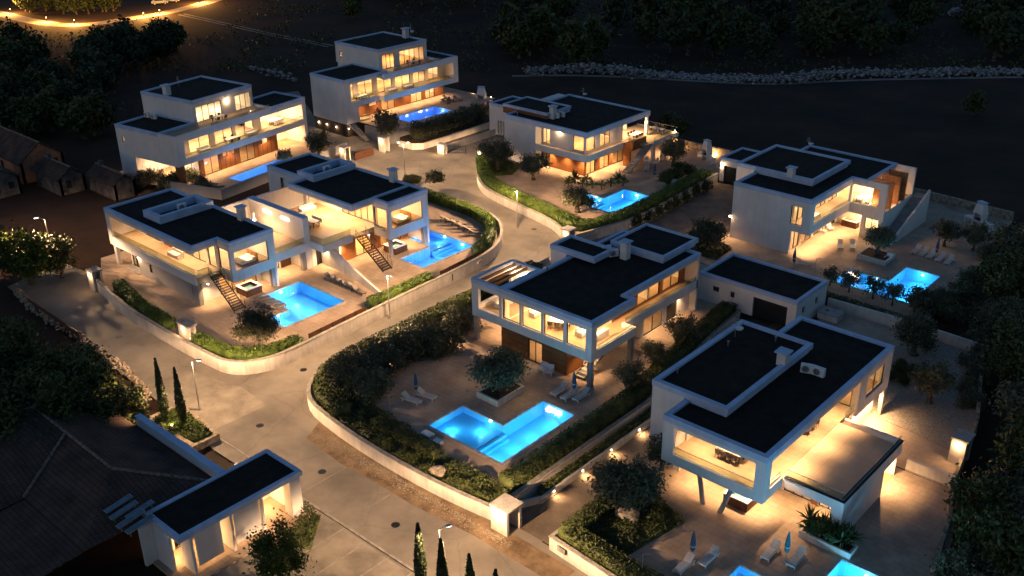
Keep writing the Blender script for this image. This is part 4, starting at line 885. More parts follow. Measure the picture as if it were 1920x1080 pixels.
# ---- C: twin villas sharing a party wall
def corner_room(h, x0, x1, y0, y1, z0, z1):
    """glazed bedroom that sticks out at the corner"""
    h.panel('corner_side', 'white', 'x', x1, -.3, y0, y1, 3.2, 7.56, [(y0 + .5, y1 - .6, 4.42, 6.75)])
    h.window('x', x1 - .14, y0 + .51, y1 - .61, 4.43, 6.74, 1, .05)
    h.panel('corner_front', 'white', 'y', y0, .3, x0, x1 - .302, 3.2, 7.56, [(x0 + .15, x1 - .4, 4.42, 6.95)])
    h.window('y', y0 + .14, x0 + .16, x1 - .41, 4.43, 6.94, 1, .05)
def villa_C1():
    h = House('villa', 'white villa with a long glazed loggia and open metal stair above the curved boundary wall', (-102, 57, .8))
    g, f, c, t = .8, 4.2, 7.2, 8.0
    h.panel('front_wall', 'white', 'y', 52.4, .3, -113.1, -94.3, 3.3, 7.56, [(-112.2, -94.2, 4.42, 7.1)])
    h.railing('y', 52.55, -112.1, -94.3, 4.44, 5.2)
    h.railing('x', -94.2, 52.6, 54.1, 4.25, 5.1, 1)
    h.panel('left_wall', 'white', 'x', -113.1, .3, 52.702, 61.6, 3.3, 7.56)
    h.panel('back_wall', 'white', 'y', 61.6, -.3, -112.798, -92, g, 7.56)
    corner_room(h, -94.6, -92, 55.7, 61.29, 4.4, 6.8)
    h.box('floor', 'in_floor2', -112.78, -94.25, 52.71, 61.28, 3.4, f); h.box('floor', 'in_floor2', -94.24, -92.32, 56.02, 61.28, 3.4, f - .005)
    h.box('ceiling', 'soffit', -112.78, -94.35, 52.71, 61.28, c, 7.5); h.box('ceiling', 'soffit', -94.34, -92.32, 56.02, 61.28, c - .005, 7.5)
    h.roof([(-113.1, 52.4), (-94.3, 52.4), (-94.3, 55.7), (-92, 55.7), (-92, 61.6), (-113.1, 61.6)], t, .5, .42)
    h.panel('loggia_back', 'in_wall', 'y', 55.6, .2, -112.7, -94.7, f, c - .01, [(-110, -106.6, f + .02, 6.9), (-101.4, -97, f + .02, 6.9), (-96.4, -94.9, f + .02, 6.9)])
    for a, b, n in ((-109.99, -106.61, 3), (-101.39, -97.01, 3), (-96.39, -94.91, 1)): h.window('y', 55.7, a, b, f + .03, 6.89, n)
    h.box('timber_panel', 'wood', -105.9, -102, 55.5, 55.58, f, 7.1)
    h.stairs('x', -90.0, -94.1, 54.05, 55.5, g, 4.15, 16, string='metal', m='metal', rails=True)
    h.railing('y', 54.1, -94.2, -93.4, 4.3, 5.1, 1)
    # ground
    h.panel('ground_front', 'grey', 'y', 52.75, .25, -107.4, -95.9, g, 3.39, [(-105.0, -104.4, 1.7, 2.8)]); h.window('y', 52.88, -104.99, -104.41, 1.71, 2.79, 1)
    h.panel('ground_glazing', 'white', 'y', 53.4, .2, -110.4, -107.42, g, 3.39, [(-110.2, -107.6, g + .1, 3.2)]); h.window('y', 53.5, -110.19, -107.61, g + .12, 3.19, 3); h.box('door_step', 'concrete', -110.4, -107.3, 52.4, 53.38, g - .05, g + .12)
    h.panel('ground_side', 'white', 'x', -94.9, -.25, 53.4, 61.2, g, 3.39, [(55.6, 60.6, g + .02, 3.2)]); h.window('x', -95.02, 55.61, 60.59, g + .03, 3.19, 3)
    h.box('timber_pier', 'wood', -95.88, -95.15, 53.2, 53.4, g, 3.3)
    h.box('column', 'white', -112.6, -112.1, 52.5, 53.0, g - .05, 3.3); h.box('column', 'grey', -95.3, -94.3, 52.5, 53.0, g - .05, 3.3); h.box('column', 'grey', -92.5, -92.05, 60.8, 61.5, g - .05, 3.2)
    h.box('ground_floor', 'in_floor', -111, -95.2, 54.9, 61.2, g - .1, g + .015)
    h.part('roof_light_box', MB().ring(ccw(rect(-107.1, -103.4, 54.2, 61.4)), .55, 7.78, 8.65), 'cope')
    h.chimney(-97.4, 61.2, 7.6, 9.3, .75); h.vents([(-105.3, 57), (-105.0, 58)], 7.8)
    # terrace between the twins
    h.box('terrace_floor', 'in_floor2', -103.9, -93.1, 61.62, 66.6, 3.6, f); h.box('terrace_band', 'white', -93.1, -92.85, 61.62, 66.6, 3.3, 4.3)
    h.panel('terrace_back', 'white', 'x', -104.0, -.3, 61.62, 67.5, g, 7.25)
    h.railing('x', -92.98, 61.7, 66.5, 4.32, 5.05)
    for x in (-101, -97.4): h.box('light_slot', 'strip', x, x + 1.5, 66.56, 66.6, 6.35, 6.62)
    lamp('AREA', h.L(-99, 66.3, 6.3), 160, WARMW, h.root, 5, (R(-60), 0, 0), sizey=.3)
    h.panel('terrace_ground_wall', 'white', 'x', -96, -.25, 61.62, 66.6, g, 3.59, [(62.2, 64.6, g + .02, 3.2)]); h.window('x', -96.1, 62.21, 64.59, g + .03, 3.19, 2)
    h.box('timber_panel', 'woody', -95.98, -95.9, 64.8, 66.3, g, 3.3); h.box('column', 'grey', -93.6, -93.1, 66.0, 66.55, g - .05, 3.6)
    for x, p in ((-110.5, 90), (-107, 110), (-103.5, 120), (-100, 130), (-97, 130)): h.down(x, 54.2, c, p * 1.5, 115)
    h.room(-108, 58.5, c, 200); h.room(-99.5, 58.5, c, 240); h.room(-94.8, 58.8, c, 200, 1.5, 2)
    h.room(-110, 57.5, 3.35, 120); h.room(-98, 58, 3.35, 220); h.room(-98.5, 64, 3.55, 160)
    for x, y in ((-93.6, 56.8), (-93.4, 59.5), (-93.9, 53.6), (-94.6, 63), (-94.4, 65)): h.down(x, y, 3.28 if y < 61 else 3.58, 170, 118)
    lamp('POINT', h.L(-99.5, 64.2, 6.2), 110, WARM, h.root, .1); h.part('pendant_lamp', MB().lathe([(.1, 6.25), (.16, 6.33), (.1, 6.42)], 8, (-99.5, 64.2)).tube((-99.5, 64.2, 6.42), (-99.5, 64.2, 7.2), .01), 'lamp')
    h.wall_lamp(-107.2, 52.62, 3.0, 30, .06)
    return h
def villa_C2():
    h = House('villa', 'white villa with an open dining terrace, corner bedroom and metal stair beside the party wall', (-99, 77, .8))
    g, f, c, t = .8, 4.2, 7.2, 8.0
    h.panel('left_block_front', 'white', 'y', 74.8, .3, -111.3, -103.2, g, 7.56, [(-108.6, -107.9, 4.9, 6.9)]); h.window('y', 74.95, -108.59, -107.91, 4.91, 6.89, 1)
    h.panel('left_wall', 'white', 'x', -111.3, .3, 75.102, 82.1, g, 7.56); h.panel('back_wall', 'white', 'y', 82.1, -.3, -110.998, -88, g, 7.56)
    corner_room(h, -90.9, -88, 75.5, 81.79, 4.4, 6.8)
    h.box('floor', 'in_floor', -103.9, -90.9, 67.6, 81.78, 3.6, f); h.box('floor', 'in_floor', -90.88, -88.32, 75.82, 81.78, 3.6, f - .005)
    h.box('ceiling', 'soffit', -103.15, -90.75, 72.15, 81.78, c, 7.5); h.box('ceiling', 'soffit', -90.74, -88.32, 75.82, 81.78, c - .005, 7.5)
    h.roof([(-111.3, 74.8), (-103.2, 74.8), (-103.2, 72.1), (-90.7, 72.1), (-90.7, 75.5), (-88, 75.5), (-88, 82.1), (-111.3, 82.1)], t, .55, .42)
    h.panel('terrace_back', 'white', 'x', -103.9, -.3, 67.52, 74.78, g, 7.25); h.panel('inner_wall', 'in_wall', 'x', -103.2, .15, 75.1, 81.7, f, c - .01)
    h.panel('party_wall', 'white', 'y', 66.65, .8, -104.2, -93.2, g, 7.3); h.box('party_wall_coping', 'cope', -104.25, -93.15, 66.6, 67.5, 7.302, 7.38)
    h.panel('glazed_wall', 'in_wall', 'y', 76.2, .15, -103, -91, f, c - .01, [(-97.8, -91.6, f + .02, 6.9)]); h.window('y', 76.27, -97.79, -91.61, f + .03, 6.89, 5)
    h.part('terrace_band', MB().box(-93.1, -90.9, 67.35, 67.6, 3.4, 4.25).box(-90.9, -90.65, 67.35, 71.9, 3.4, 4.25), 'white')
    h.railing('y', 67.5, -93.1, -90.85, 4.28, 5.1); h.railing('x', -90.78, 67.5, 71.8, 4.28, 5.1); h.railing('y', 75.2, -90.5, -88.4, 4.3, 4.9, 1)
    h.box('stair_landing', 'in_floor', -90.86, -90.1, 71.9, 73.4, 4.0, f - .01)
    h.stairs('x', -85.5, -90.0, 71.9, 73.4, g, 4.15, 16, string='metal', m='metal', rails=True)
    h.panel('ground_front', 'white', 'y', 70.4, .25, -96, -91.6, g, 3.59, [(-95.2, -92.4, g + .02, 3.2)]); h.window('y', 70.5, -95.19, -92.41, g + .03, 3.19, 2)
    h.panel('ground_side', 'woody', 'x', -91.6, -.25, 70.652, 81.7, g, 3.59, [(73, 75.6, g + .02, 3.2), (77, 80.5, g + .02, 3.2)])
    h.window('x', -91.72, 73.01, 75.59, g + .03, 3.19, 2); h.window('x', -91.72, 77.01, 80.49, g + .03, 3.19, 3)
    h.panel('entrance_wall', 'white', 'x', -93.2, -.3, 67.5, 70.38, g, 3.59, [(68.1, 69.6, g, 3.0)]); h.box('door', 'metal', -93.4, -93.34, 68.11, 69.59, g + .01, 2.99)
    h.box('column', 'grey', -88.55, -88.05, 81.2, 81.75, g - .05, 3.2); h.box('column', 'grey', -88.5, -88.1, 75.6, 76.0, g - .05, 3.2)
    h.box('ground_floor', 'in_floor', -103, -91.9, 70.7, 81.6, g - .1, g + .015)
    h.part('roof_light_box', MB().ring(ccw(rect(-104.8, -101.4, 74.9, 81.9)), .5, 7.72, 8.6), 'cope'); h.box('roof_divider', 'cope', -91.2, -90.8, 75.9, 81.7, 7.7, 7.98)
    h.chimney(-93.8, 81.7, 7.6, 9.3, .8); h.vents([(-104, 77.5), (-103, 79.3)], 7.8)
    for x, y in ((-101, 73.4), (-98, 73.4), (-95, 73.4), (-92.4, 73.6), (-100, 75.2), (-96, 75.2)): h.down(x, y, c, 230, 118)
    h.room(-98, 74.0, c, 200, 4, 1.5); h.room(-95, 79, c, 240); h.room(-100.5, 79, c, 160); h.room(-90.6, 78.8, c, 240, 1.5, 2)
    h.room(-95, 76, 3.55, 240); h.room(-95.5, 73, 3.55, 120)
    for x, y in ((-92.2, 68.6), (-91.2, 70.5), (-89.8, 77.5), (-89.6, 80)): h.down(x, y, 3.39 if y < 74 else 3.3, 190, 120)
    h.down(-90.6, 74.4, 3.55, 160, 120)
    return h
# ---- A: three storey villa, turned eight degrees
TURN = R(8.24)
def villa_A():
    h = House('villa', 'three storey white villa with a lit carport and stepped terraces beside the old farmhouses', (-125, 104, .5), TURN)
    g, f1, f2, t, tt = .5, 4.25, 7.95, 8.3, 11.5
    h.panel('left_wall', 'white', 'y', 91.2, .35, -133, -119.5, 3.7, 7.85, [(-131.9, -131.2, 5.7, 6.6)]); h.window('y', 91.35, -131.89, -131.21, 5.71, 6.59, 1)
    h.panel('left_wall', 'white', 'y', 91.2, .35, -133, -129.3, g - .3, 3.698); h.box('timber_pier', 'wood', -121.6, -119.9, 92.2, 92.5, g, 3.69)
    h.panel('carport_side', 'white', 'x', -129.3, -.2, 91.552, 97, g, 3.69); h.panel('carport_back', 'white', 'y', 97, .2, -129.3, -121.6, g, 3.69)
    h.panel('back_wall', 'white', 'x', -133, .3, 91.552, 110.3, g - .3, 7.85)
    h.panel('front_wall', 'white', 'x', -119.5, -.35, 91.552, 118, 3.7, 7.85, [(92.8, 117.2, 4.62, 7.2)])
    h.railing('x', -119.65, 92.82, 117.18, 4.64, 5.25)
    h.panel('right_wall', 'white', 'y', 118, -.35, -126.5, -119.852, 3.7, 7.85); h.panel('right_column', 'white', 'y', 118, -.6, -120.1, -119.5, g, 3.698)
    h.box('floor', 'in_floor2', -132.68, -119.87, 91.56, 110.2, 3.8, f1); h.box('floor', 'in_floor2', -126.4, -119.87, 110.22, 117.62, 3.8, f1 - .005)
    h.box('ceiling', 'soffit', -132.68, -119.87, 91.56, 110.2, 7.3, 7.8); h.box('ceiling', 'soffit', -126.4, -119.87, 110.22, 117.62, 7.295, 7.8)
    h.roof(rect(-133, -123.25, 91.2, 98.3), t, .5, .42); h.roof(rect(-126.5, -119.5, 110.4, 118), t - .01, .5, .38, rim='right_parapet')
    h.box('top_terrace', 'in_floor2', -123.3, -119.9, 91.7, 110.3, 7.81, f2); h.box('terrace_band', 'white', -119.88, -119.48, 91.2, 110.35, 7.852, 8.28); h.box('terrace_band', 'white', -123.2, -119.9, 91.2, 91.6, 7.852, 8.28)
    h.railing('x', -119.6, 98.2, 110.2, 8.3, 8.75)
    # top storey
    h.panel('top_front', 'white', 'x', -123.3, -.3, 98.2, 110.3, 7.85, 11.1, [(98.8, 103.8, f2 + .02, 10.45), (106.6, 109.9, f2 + .02, 10.45)]); h.window('x', -123.42, 98.81, 103.79, f2 + .03, 10.44, 4); h.window('x', -123.42, 106.61, 109.89, f2 + .03, 10.44, 3)
    h.panel('top_left', 'white', 'y', 98.2, .3, -135, -123.602, 7.85, 11.1); h.panel('top_right', 'white', 'y', 110.3, -.3, -135, -123.602, 7.85, 11.1); h.panel('top_back', 'white', 'x', -135, .3, 98.502, 109.998, g, 11.1)
    h.box('ceiling', 'soffit', -134.7, -123.62, 98.52, 109.98, 10.55, 11.0); h.roof(rect(-135, -123.3, 98.2, 110.3), tt, .5, .4, rim='top_parapet')
    # middle storey recessed glazing
    h.panel('recess_wall', 'in_wall', 'x', -122, -.2, 91.7, 110.2, f1, 7.29, [(92.4, 94.6, f1 + .02, 6.9), (95.6, 99.6, f1 + .02, 6.9), (100.6, 104.2, f1 + .02, 6.9), (104.8, 108.6, f1 + .02, 6.9)])
    for a, b, n in ((92.41, 94.59, 2), (95.61, 99.59, 2), (100.61, 104.19, 2), (104.81, 108.59, 2)): h.window('x', -122.1, a, b, f1 + .03, 6.89, n)
    h.panel('dining_back', 'in_wall', 'x', -125.6, -.2, 110.3, 117.6, f1, 7.28); h.panel('dining_side', 'in_wall', 'y', 110.2, -.15, -125.6, -121.95, f1, 7.28)
    # ground storey
    h.panel('ground_front', 'woody', 'x', -121, -.25, 92.52, 112.4, g, 3.79, [(93.4, 96.2, g + .02, 3.2), (97, 100, g + .02, 3.2), (100.8, 101.8, 2.4, 3.2), (102.4, 103.4, 2.4, 3.2), (104.2, 107.4, g + .02, 3.2), (108.6, 110.4, 2.3, 3.2)])
    for a, b in ((93.41, 96.19), (97.01, 99.99), (104.21, 107.39)): h.window('x', -121.1, a, b, g + .03, 3.19, 2)
    for a, b in ((100.81, 101.79), (102.41, 103.39)): h.window('x', -121.1, a, b, 2.41, 3.19, 1)
    h.panel('loggia_back', 'white', 'x', -124.5, -.2, 112.4, 117.9, g, 3.79); h.panel('loggia_side', 'white', 'y', 117.98, -.3, -124.5, -120.12, g, 3.69)
    h.box('ground_floor', 'in_floor', -132, -121.3, 92.6, 117, g - .1, g + .015)
    x, y = -130.2, 99.4; h.chimney(x, y, 11.2, 12.7, .9); h.aerial(-133, 104, 11.2, 1.7)
    h.room(-127.5, 101, 10.5, 200); h.room(-127.5, 106.6, 10.5, 200)
    for y in (94, 98, 102.4, 106.6): h.room(-125, y, 7.28, 200)
    for y in (93.6, 97.6, 102.4, 106.8): h.down(-120.9, y, 7.28, 70, 120)
    h.room(-122.6, 114, 7.28, 340, 3, 3)
    h.room(-126, 94.6, 3.68, 330, 3, 2); h.room(-125, 98.6, 3.78, 180); h.room(-125, 105.6, 3.78, 180); h.room(-122.2, 115, 3.78, 320, 2, 3); h.room(-125, 102, 3.78, 120)
    for y in (94.8, 98.6, 102, 106, 109.6): h.down(-120.2, y, 3.68, 210, 120)
    h.wall_lamp(-123.1, 104.9, 10.2, 30, .08)
    h.wall_lamp(-133.1, 92, 3.0, 22, .08)
    return h
# ---- B: three storey villa on the plinth
def villa_B():
    h = House('villa', 'three storey white villa on a dark stone plinth above a raised pool', (-138, 120, 0))
    g, f1, f2 = 2.2, 5.7, 9.35
    h.box('plinth', 'plinth', -142.5, -133.7, 106.85, 116, -.1, 2.19); h.box('plinth_door', 'metal', -134.9, -134.0, 106.78, 106.84, 0, 2.0)
    h.panel('left_wall', 'white', 'y', 106.8, .35, -142.7, -133.6, g, 9.35); h.panel('back_wall', 'white', 'x', -142.7, .3, 107.152, 132.4, g - 2, 9.35)
    h.panel('front_wall', 'white', 'x', -133.6, -.35, 107.152, 114.2, g, 9.35, [(108.1, 114.3, 5.85, 8.95), (109.6, 114.3, g, 4.9)])
    h.railing('x', -133.75, 108.12, 114.1, 5.87, 6.7)
    h.panel('balcony_wall', 'white', 'x', -132, -.3, 114.2, 132.4, 5.05, 9.78, [(114.2, 131.2, 6.0, 8.75)]); h.railing('x', -132.14, 114.3, 131.18, 6.02, 6.6)
    h.panel('balcony_end', 'white', 'y', 132.4, -.35, -140, -132.302, 5.05, 9.35); h.panel('balcony_return', 'white', 'y', 114.2, .25, -133.5, -132.302, 5.05, 5.98)
    h.box('floor', 'in_floor2', -142.38, -133.97, 107.16, 114.3, 5.2, f1); h.box('floor', 'in_floor2', -142.38, -132.32, 114.46, 132.04, 5.2, f1 - .005)
    h.box('ceiling', 'soffit', -142.38, -133.97, 107.16, 114.3, 8.95, 9.3); h.box('ceiling', 'soffit', -142.38, -132.32, 114.32, 132.04, 8.85, 9.3)
    h.roof(rect(-142.7, -133.6, 106.8, 116.5), 9.8, .46, .4); h.roof(rect(-140.1, -132.34, 128.4, 132.42), 9.79, .46, .3, rim='right_parapet')
    h.box('top_terrace', 'in_floor2', -135.8, -132.34, 116.6, 128.3, 9.31, 9.38); h.railing('x', -132.2, 116.7, 128.2, 9.8, 10.2)
    h.panel('top_front', 'white', 'x', -135.85, -.3, 116.6, 128.3, 9.35, 12.6, [(117.5, 120.4, 9.4, 11.95), (121.6, 127.7, 9.4, 11.95)]); h.window('x', -135.97, 117.51, 120.39, 9.41, 11.94, 3); h.window('x', -135.97, 121.61, 127.69, 9.41, 11.94, 5)
    h.panel('top_left', 'white', 'y', 116.6, .3, -147.5, -136.152, 9.35, 12.6, [(-146.6, -145.8, 10.3, 11.3)]); h.window('y', 116.75, -146.59, -145.81, 10.31, 11.29, 1)
    h.panel('top_right', 'white', 'y', 128.3, -.3, -147.5, -136.152, 9.35, 12.6); h.panel('top_back', 'white', 'x', -147.5, .3, 116.902, 127.998, 5, 12.6); h.panel('under_block', 'white', 'y', 116.7, .3, -147.2, -142.72, 4.5, 9.34)
    h.box('ceiling', 'soffit', -147.2, -136.17, 116.92, 127.98, 12.0, 12.4); h.box('floor', 'in_floor', -147.2, -136.17, 116.92, 127.98, 9.3, 9.4); h.roof(rect(-147.5, -135.85, 116.6, 128.3), 13.0, .46, .4, rim='top_parapet')
    h.panel('recess_wall', 'in_wall', 'x', -135.2, -.2, 107.2, 132, f1, 8.84, [(108, 110, f1 + .02, 8.5), (111, 114.4, f1 + .02, 8.5), (115.4, 118.8, f1 + .02, 8.5), (119.6, 123.2, f1 + .02, 8.5), (124, 127, f1 + .02, 8.5), (127.8, 130.4, f1 + .02, 8.5)])
    for a, b in ((108.01, 109.99), (111.01, 114.39), (115.41, 118.79), (119.61, 123.19), (124.01, 126.99), (127.81, 130.39)): h.window('x', -135.3, a, b, f1 + .03, 8.49, 2)
    h.panel('ground_front', 'woody', 'x', -135.6, -.25, 109.6, 132, g, 5.19, [(113.6, 115.4, 3.6, 4.6), (116.4, 119.6, g + .02, 4.6), (120.4, 121.2, 3.7, 4.6), (122, 122.9, 3.7, 4.6), (123.6, 126.4, g + .02, 4.6), (127.2, 129.6, g + .02, 4.6)])
    for a, b in ((116.41, 119.59), (123.61, 126.39), (127.21, 129.59)): h.window('x', -135.7, a, b, g + .03, 4.59, 2)
    for a, b in ((113.61, 115.39), (120.41, 121.19), (122.01, 122.89)): h.window('x', -135.7, a, b, 3.71 if a > 116 else 3.61, 4.59, 1)
    h.panel('ground_end', 'white', 'y', 132, -.3, -142.3, -135.87, g, 5.19); h.box('ground_floor', 'in_floor', -142.3, -135.9, 107.2, 131.6, g - .1, g + .015)
    h.railing('x', -133.7, 109.65, 112.2, g + .02, 3.1)
    h.stairs('x', -129.4, -133.3, 107.0, 108.2, 0.02, 2.2, 12, open_=False, string='plinth')
    h.chimney(-140.5, 127.6, 12.6, 14.4, .9); h.aerial(-139.4, 127.9, 12.6, 2.9); h.vents([(-147, 121)], 12.7)
    h.room(-141, 119.5, 11.95, 220); h.room(-141, 124.5, 11.95, 220)
    for y in (109.5, 112.8, 117, 121.4, 125.5, 129): h.room(-139, y, 8.8, 190)
    for y in (109.2, 112.4): h.down(-134.4, y, 8.94, 130, 120)
    for y in (116, 120, 124, 128): h.down(-133.4, y, 8.84, 80, 120)
    for y in (112, 118, 125, 129): h.room(-139, y, 5.15, 170)
    for y in (111.5, 115.4, 119, 122.6, 126, 130): h.down(-134.4, y, 5.1, 210, 118)
    for x in (-141.4, -139.2, -136.6): h.wall_lamp(x, 106.74, 1.35, 12, .06)
    h.wall_lamp(-133.2, 106.74, 1.6, 14, .06)
    return h
# ---- the clubhouse at the street corner: tiled hips, flat porch
def clubhouse():
    h = House('clubhouse', 'dark tiled clubhouse with a flat porch roof and warmly lit white columns', (-62, 30, 0), cat='building')
    h.roof(rect(-61, -56.5, 26.9, 37.8), 4.15, .45, .35, drop=.12); h.box('porch_ceiling', 'soffit', -60.6, -56.7, 27.2, 37.5, 3.5, 3.69)
    for y in (27.85, 31.25, 34.0): h.box('fin', 'white', -58.3, -56.75, y, y + .22, -.05, 3.5)
    h.box('corner_pier', 'white', -57.7, -56.66, 36.7, 37.7, -.05, 3.5)
    h.panel('porch_screen', 'white', 'x', -56.9, -.12, 28.35, 30.5, .5, 3.4); h.panel('porch_screen', 'white', 'x', -56.9, -.12, 31.65, 33.9, .5, 3.4)
    h.panel('porch_wall', 'white', 'x', -60.4, -.3, 26, 37.6, 0, 3.49, [(28.4, 30.2, .02, 2.6), (32, 34.6, .02, 2.6)]); h.window('x', -60.5, 28.41, 30.19, .03, 2.59, 2); h.window('x', -60.5, 32.01, 34.59, .03, 2.59, 2)
    h.panel('end_wall', 'white', 'y', 26.95, .25, -60.38, -58.2, 0, 3.49)
    h.panel('end_wall', 'white', 'y', 37.4, -.25, -60.38, -58.4, 0, 3.49)
    h.box('porch_floor', 'pave', -60.4, -55.8, 26.5, 37.9, -.1, .12)
    h.panel('party_wall', 'white', 'y', 33.35, .45, -73.6, -61.05, 0, 4.1); h.box('party_wall_coping', 'cope', -73.7, -61.05, 33.28, 33.88, 4.102, 4.2)
    h.panel('street_wall', 'white', 'y', 37.5, .3, -66, -61.05, 0, .5)
    h.panel('outer_wall', 'white', 'x', -85, .3, 14, 33, 0, 3.0); h.panel('outer_wall', 'white', 'y', 33.0, .3, -85, -73.7, 0, 3.0)
    def slope(name, *pts): 
        p = [Vector(q) for q in pts]; nrm = (p[1] - p[0]).cross(p[2] - p[0]).normalized(); nrm = nrm if nrm.z > 0 else -nrm
        n = len(p); m = MB().add([q - nrm * .12 for q in p] + list(p), [tuple(range(n - 1, -1, -1)), tuple(range(n, 2 * n))] + [(i, (i + 1) % n, n + (i + 1) % n, n + i) for i in range(n)])
        return h.part(name, m, 'tile')
    e = 3.1
    A1, A2 = (-79.5, 27.5, 5.4), (-79.5, 10, 5.4); B1 = (-66.5, 27.5, 5.2)
    slope('roof_slope', (-86, 33.6, e), (-73.8, 33.3, e), (-73.8, 27.5, 5.3), A1)
    slope('roof_slope', (-73.75, 33.3, 3.3), (-61.1, 33.3, 3.3), B1, (-73.75, 27.5, 5.3))
    slope('roof_slope', (-86, 33.6, e), A1, A2, (-86, 4, e))
    slope('roof_slope', A1, (-73.8, 27.5, 5.3), (-70.2, 22, 3.7), (-70.2, 8, 3.7), A2)
    slope('roof_slope', (-73.75, 27.5, 5.3), B1, (-61.1, 22, 3.6), (-70.15, 22, 3.72))
    slope('roof_slope', B1, (-61.08, 33.2, 3.3), (-61.08, 22, 3.6))
    slope('roof_slope', (-70.1, 22, 3.66), (-61.1, 22, 3.55), (-60.5, 2, 2.6), (-70.1, 2, 2.7))
    for a, b in ((A1, B1), (A1, A2), (A1, (-86, 33.6, e)), (B1, (-61.3, 33.0, 3.4)), ((-73.8, 27.5, 5.35), (-70.2, 22, 3.75))):
        a = Vector(a); b = Vector(b); n = max(4, int((b - a).length / .55))
        for i in range(n):
            p, q = a.lerp(b, i / n), a.lerp(b, (i + .96) / n); h.part('ridge_tile', MB().tube(p + Vector((0, 0, .03)), q + Vector((0, 0, .06)), .15, .12, 6), 'ridge')
    for y in (29.3, 33.0, 36.2): h.wall_lamp(-60.2, y, 2.2, 40, .07, (1, .55, .2))
    for y in (29.5, 32.8, 36): h.down(-58.9, y, 3.49, 90, 125)
    for y in (27.4, 31.0, 35.2): h.wall_lamp(-59.4, y, .6, 40, .06, (1, .55, .2))
    return h
for fn in (villa_A, villa_B, villa_C1, villa_C2, villa_D, garage_D, villa_E, garage_E, villa_F, villa_G, clubhouse): fn()
# ================================================================== plants
def leaf_arrays(C, size, stretch=1.7, updir=0.0, r=rng):
    n = len(C)
    N = r.normal(size=(n, 3)); N[:, 2] = np.abs(N[:, 2]) + updir; N /= np.linalg.norm(N, axis=1)[:, None]
    T = r.normal(size=(n, 3)); T -= (T * N).sum(1)[:, None] * N; T /= np.linalg.norm(T, axis=1)[:, None]
    B = np.cross(N, T); s = (np.asarray(size) * r.uniform(.6, 1.35, n))[:, None]
    V = np.stack([C - T * s * stretch * .5, C + B * s * .42 , C + T * s * stretch * .5, C - B * s * .42], 1).reshape(-1, 3)
    return V
def quad_mesh(name, V, extra=None, org=(0, 0, 0)):
    """leaf quads plus an optional MB core"""
    ev = np.array(extra.v) if extra and extra.v else np.zeros((0, 3)); ef = extra.f if extra else []
    n = len(V) // 4; VV = np.concatenate([V, ev]) - np.array(org)
    lt = [4] * n + [len(q) for q in ef]; li = np.concatenate([np.arange(4 * n), np.array([i + 4 * n for q in ef for i in q], int)]) if ef else np.arange(4 * n)
    me = bpy.data.meshes.new(name); me.vertices.add(len(VV)); me.vertices.foreach_set('co', VV.astype(np.float32).ravel())
    me.loops.add(len(li)); me.loops.foreach_set('vertex_index', li.astype(np.int32)); me.polygons.add(len(lt))
    me.polygons.foreach_set('loop_start', np.concatenate([[0], np.cumsum(lt)[:-1]]).astype(np.int32)); me.polygons.foreach_set('loop_total', np.array(lt, np.int32))
    me.update(calc_edges=True); me.validate(); return me
def clump_points(n, k, rx, rz, cz, spread, r, shell=.55, flat=0.0):
    c = r.normal(size=(k, 3)); c /= np.linalg.norm(c, axis=1)[:, None]
    ph = r.uniform(0, 6.28, 3); az = np.arctan2(c[:, 1], c[:, 0]); c *= (1 + .22 * np.sin(2 * az + ph[0]) + .16 * np.sin(3 * az + ph[1]) + .14 * np.sin(4 * c[:, 2] + ph[2]))[:, None]
    c *= (shell + (1 - shell) * r.random((k, 1))) ** .7; c[:, 2] = np.maximum(c[:, 2], -.75 + flat)
    c = c * [rx, rx, rz] + [0, 0, cz]
    w = r.uniform(.5, 1.5, k); idx = r.choice(k, n, p=w / w.sum())
    return c[idx] + r.normal(size=(n, 3)) * spread * r.uniform(.5, 1.2, (n, 1)), c
TREES = {}
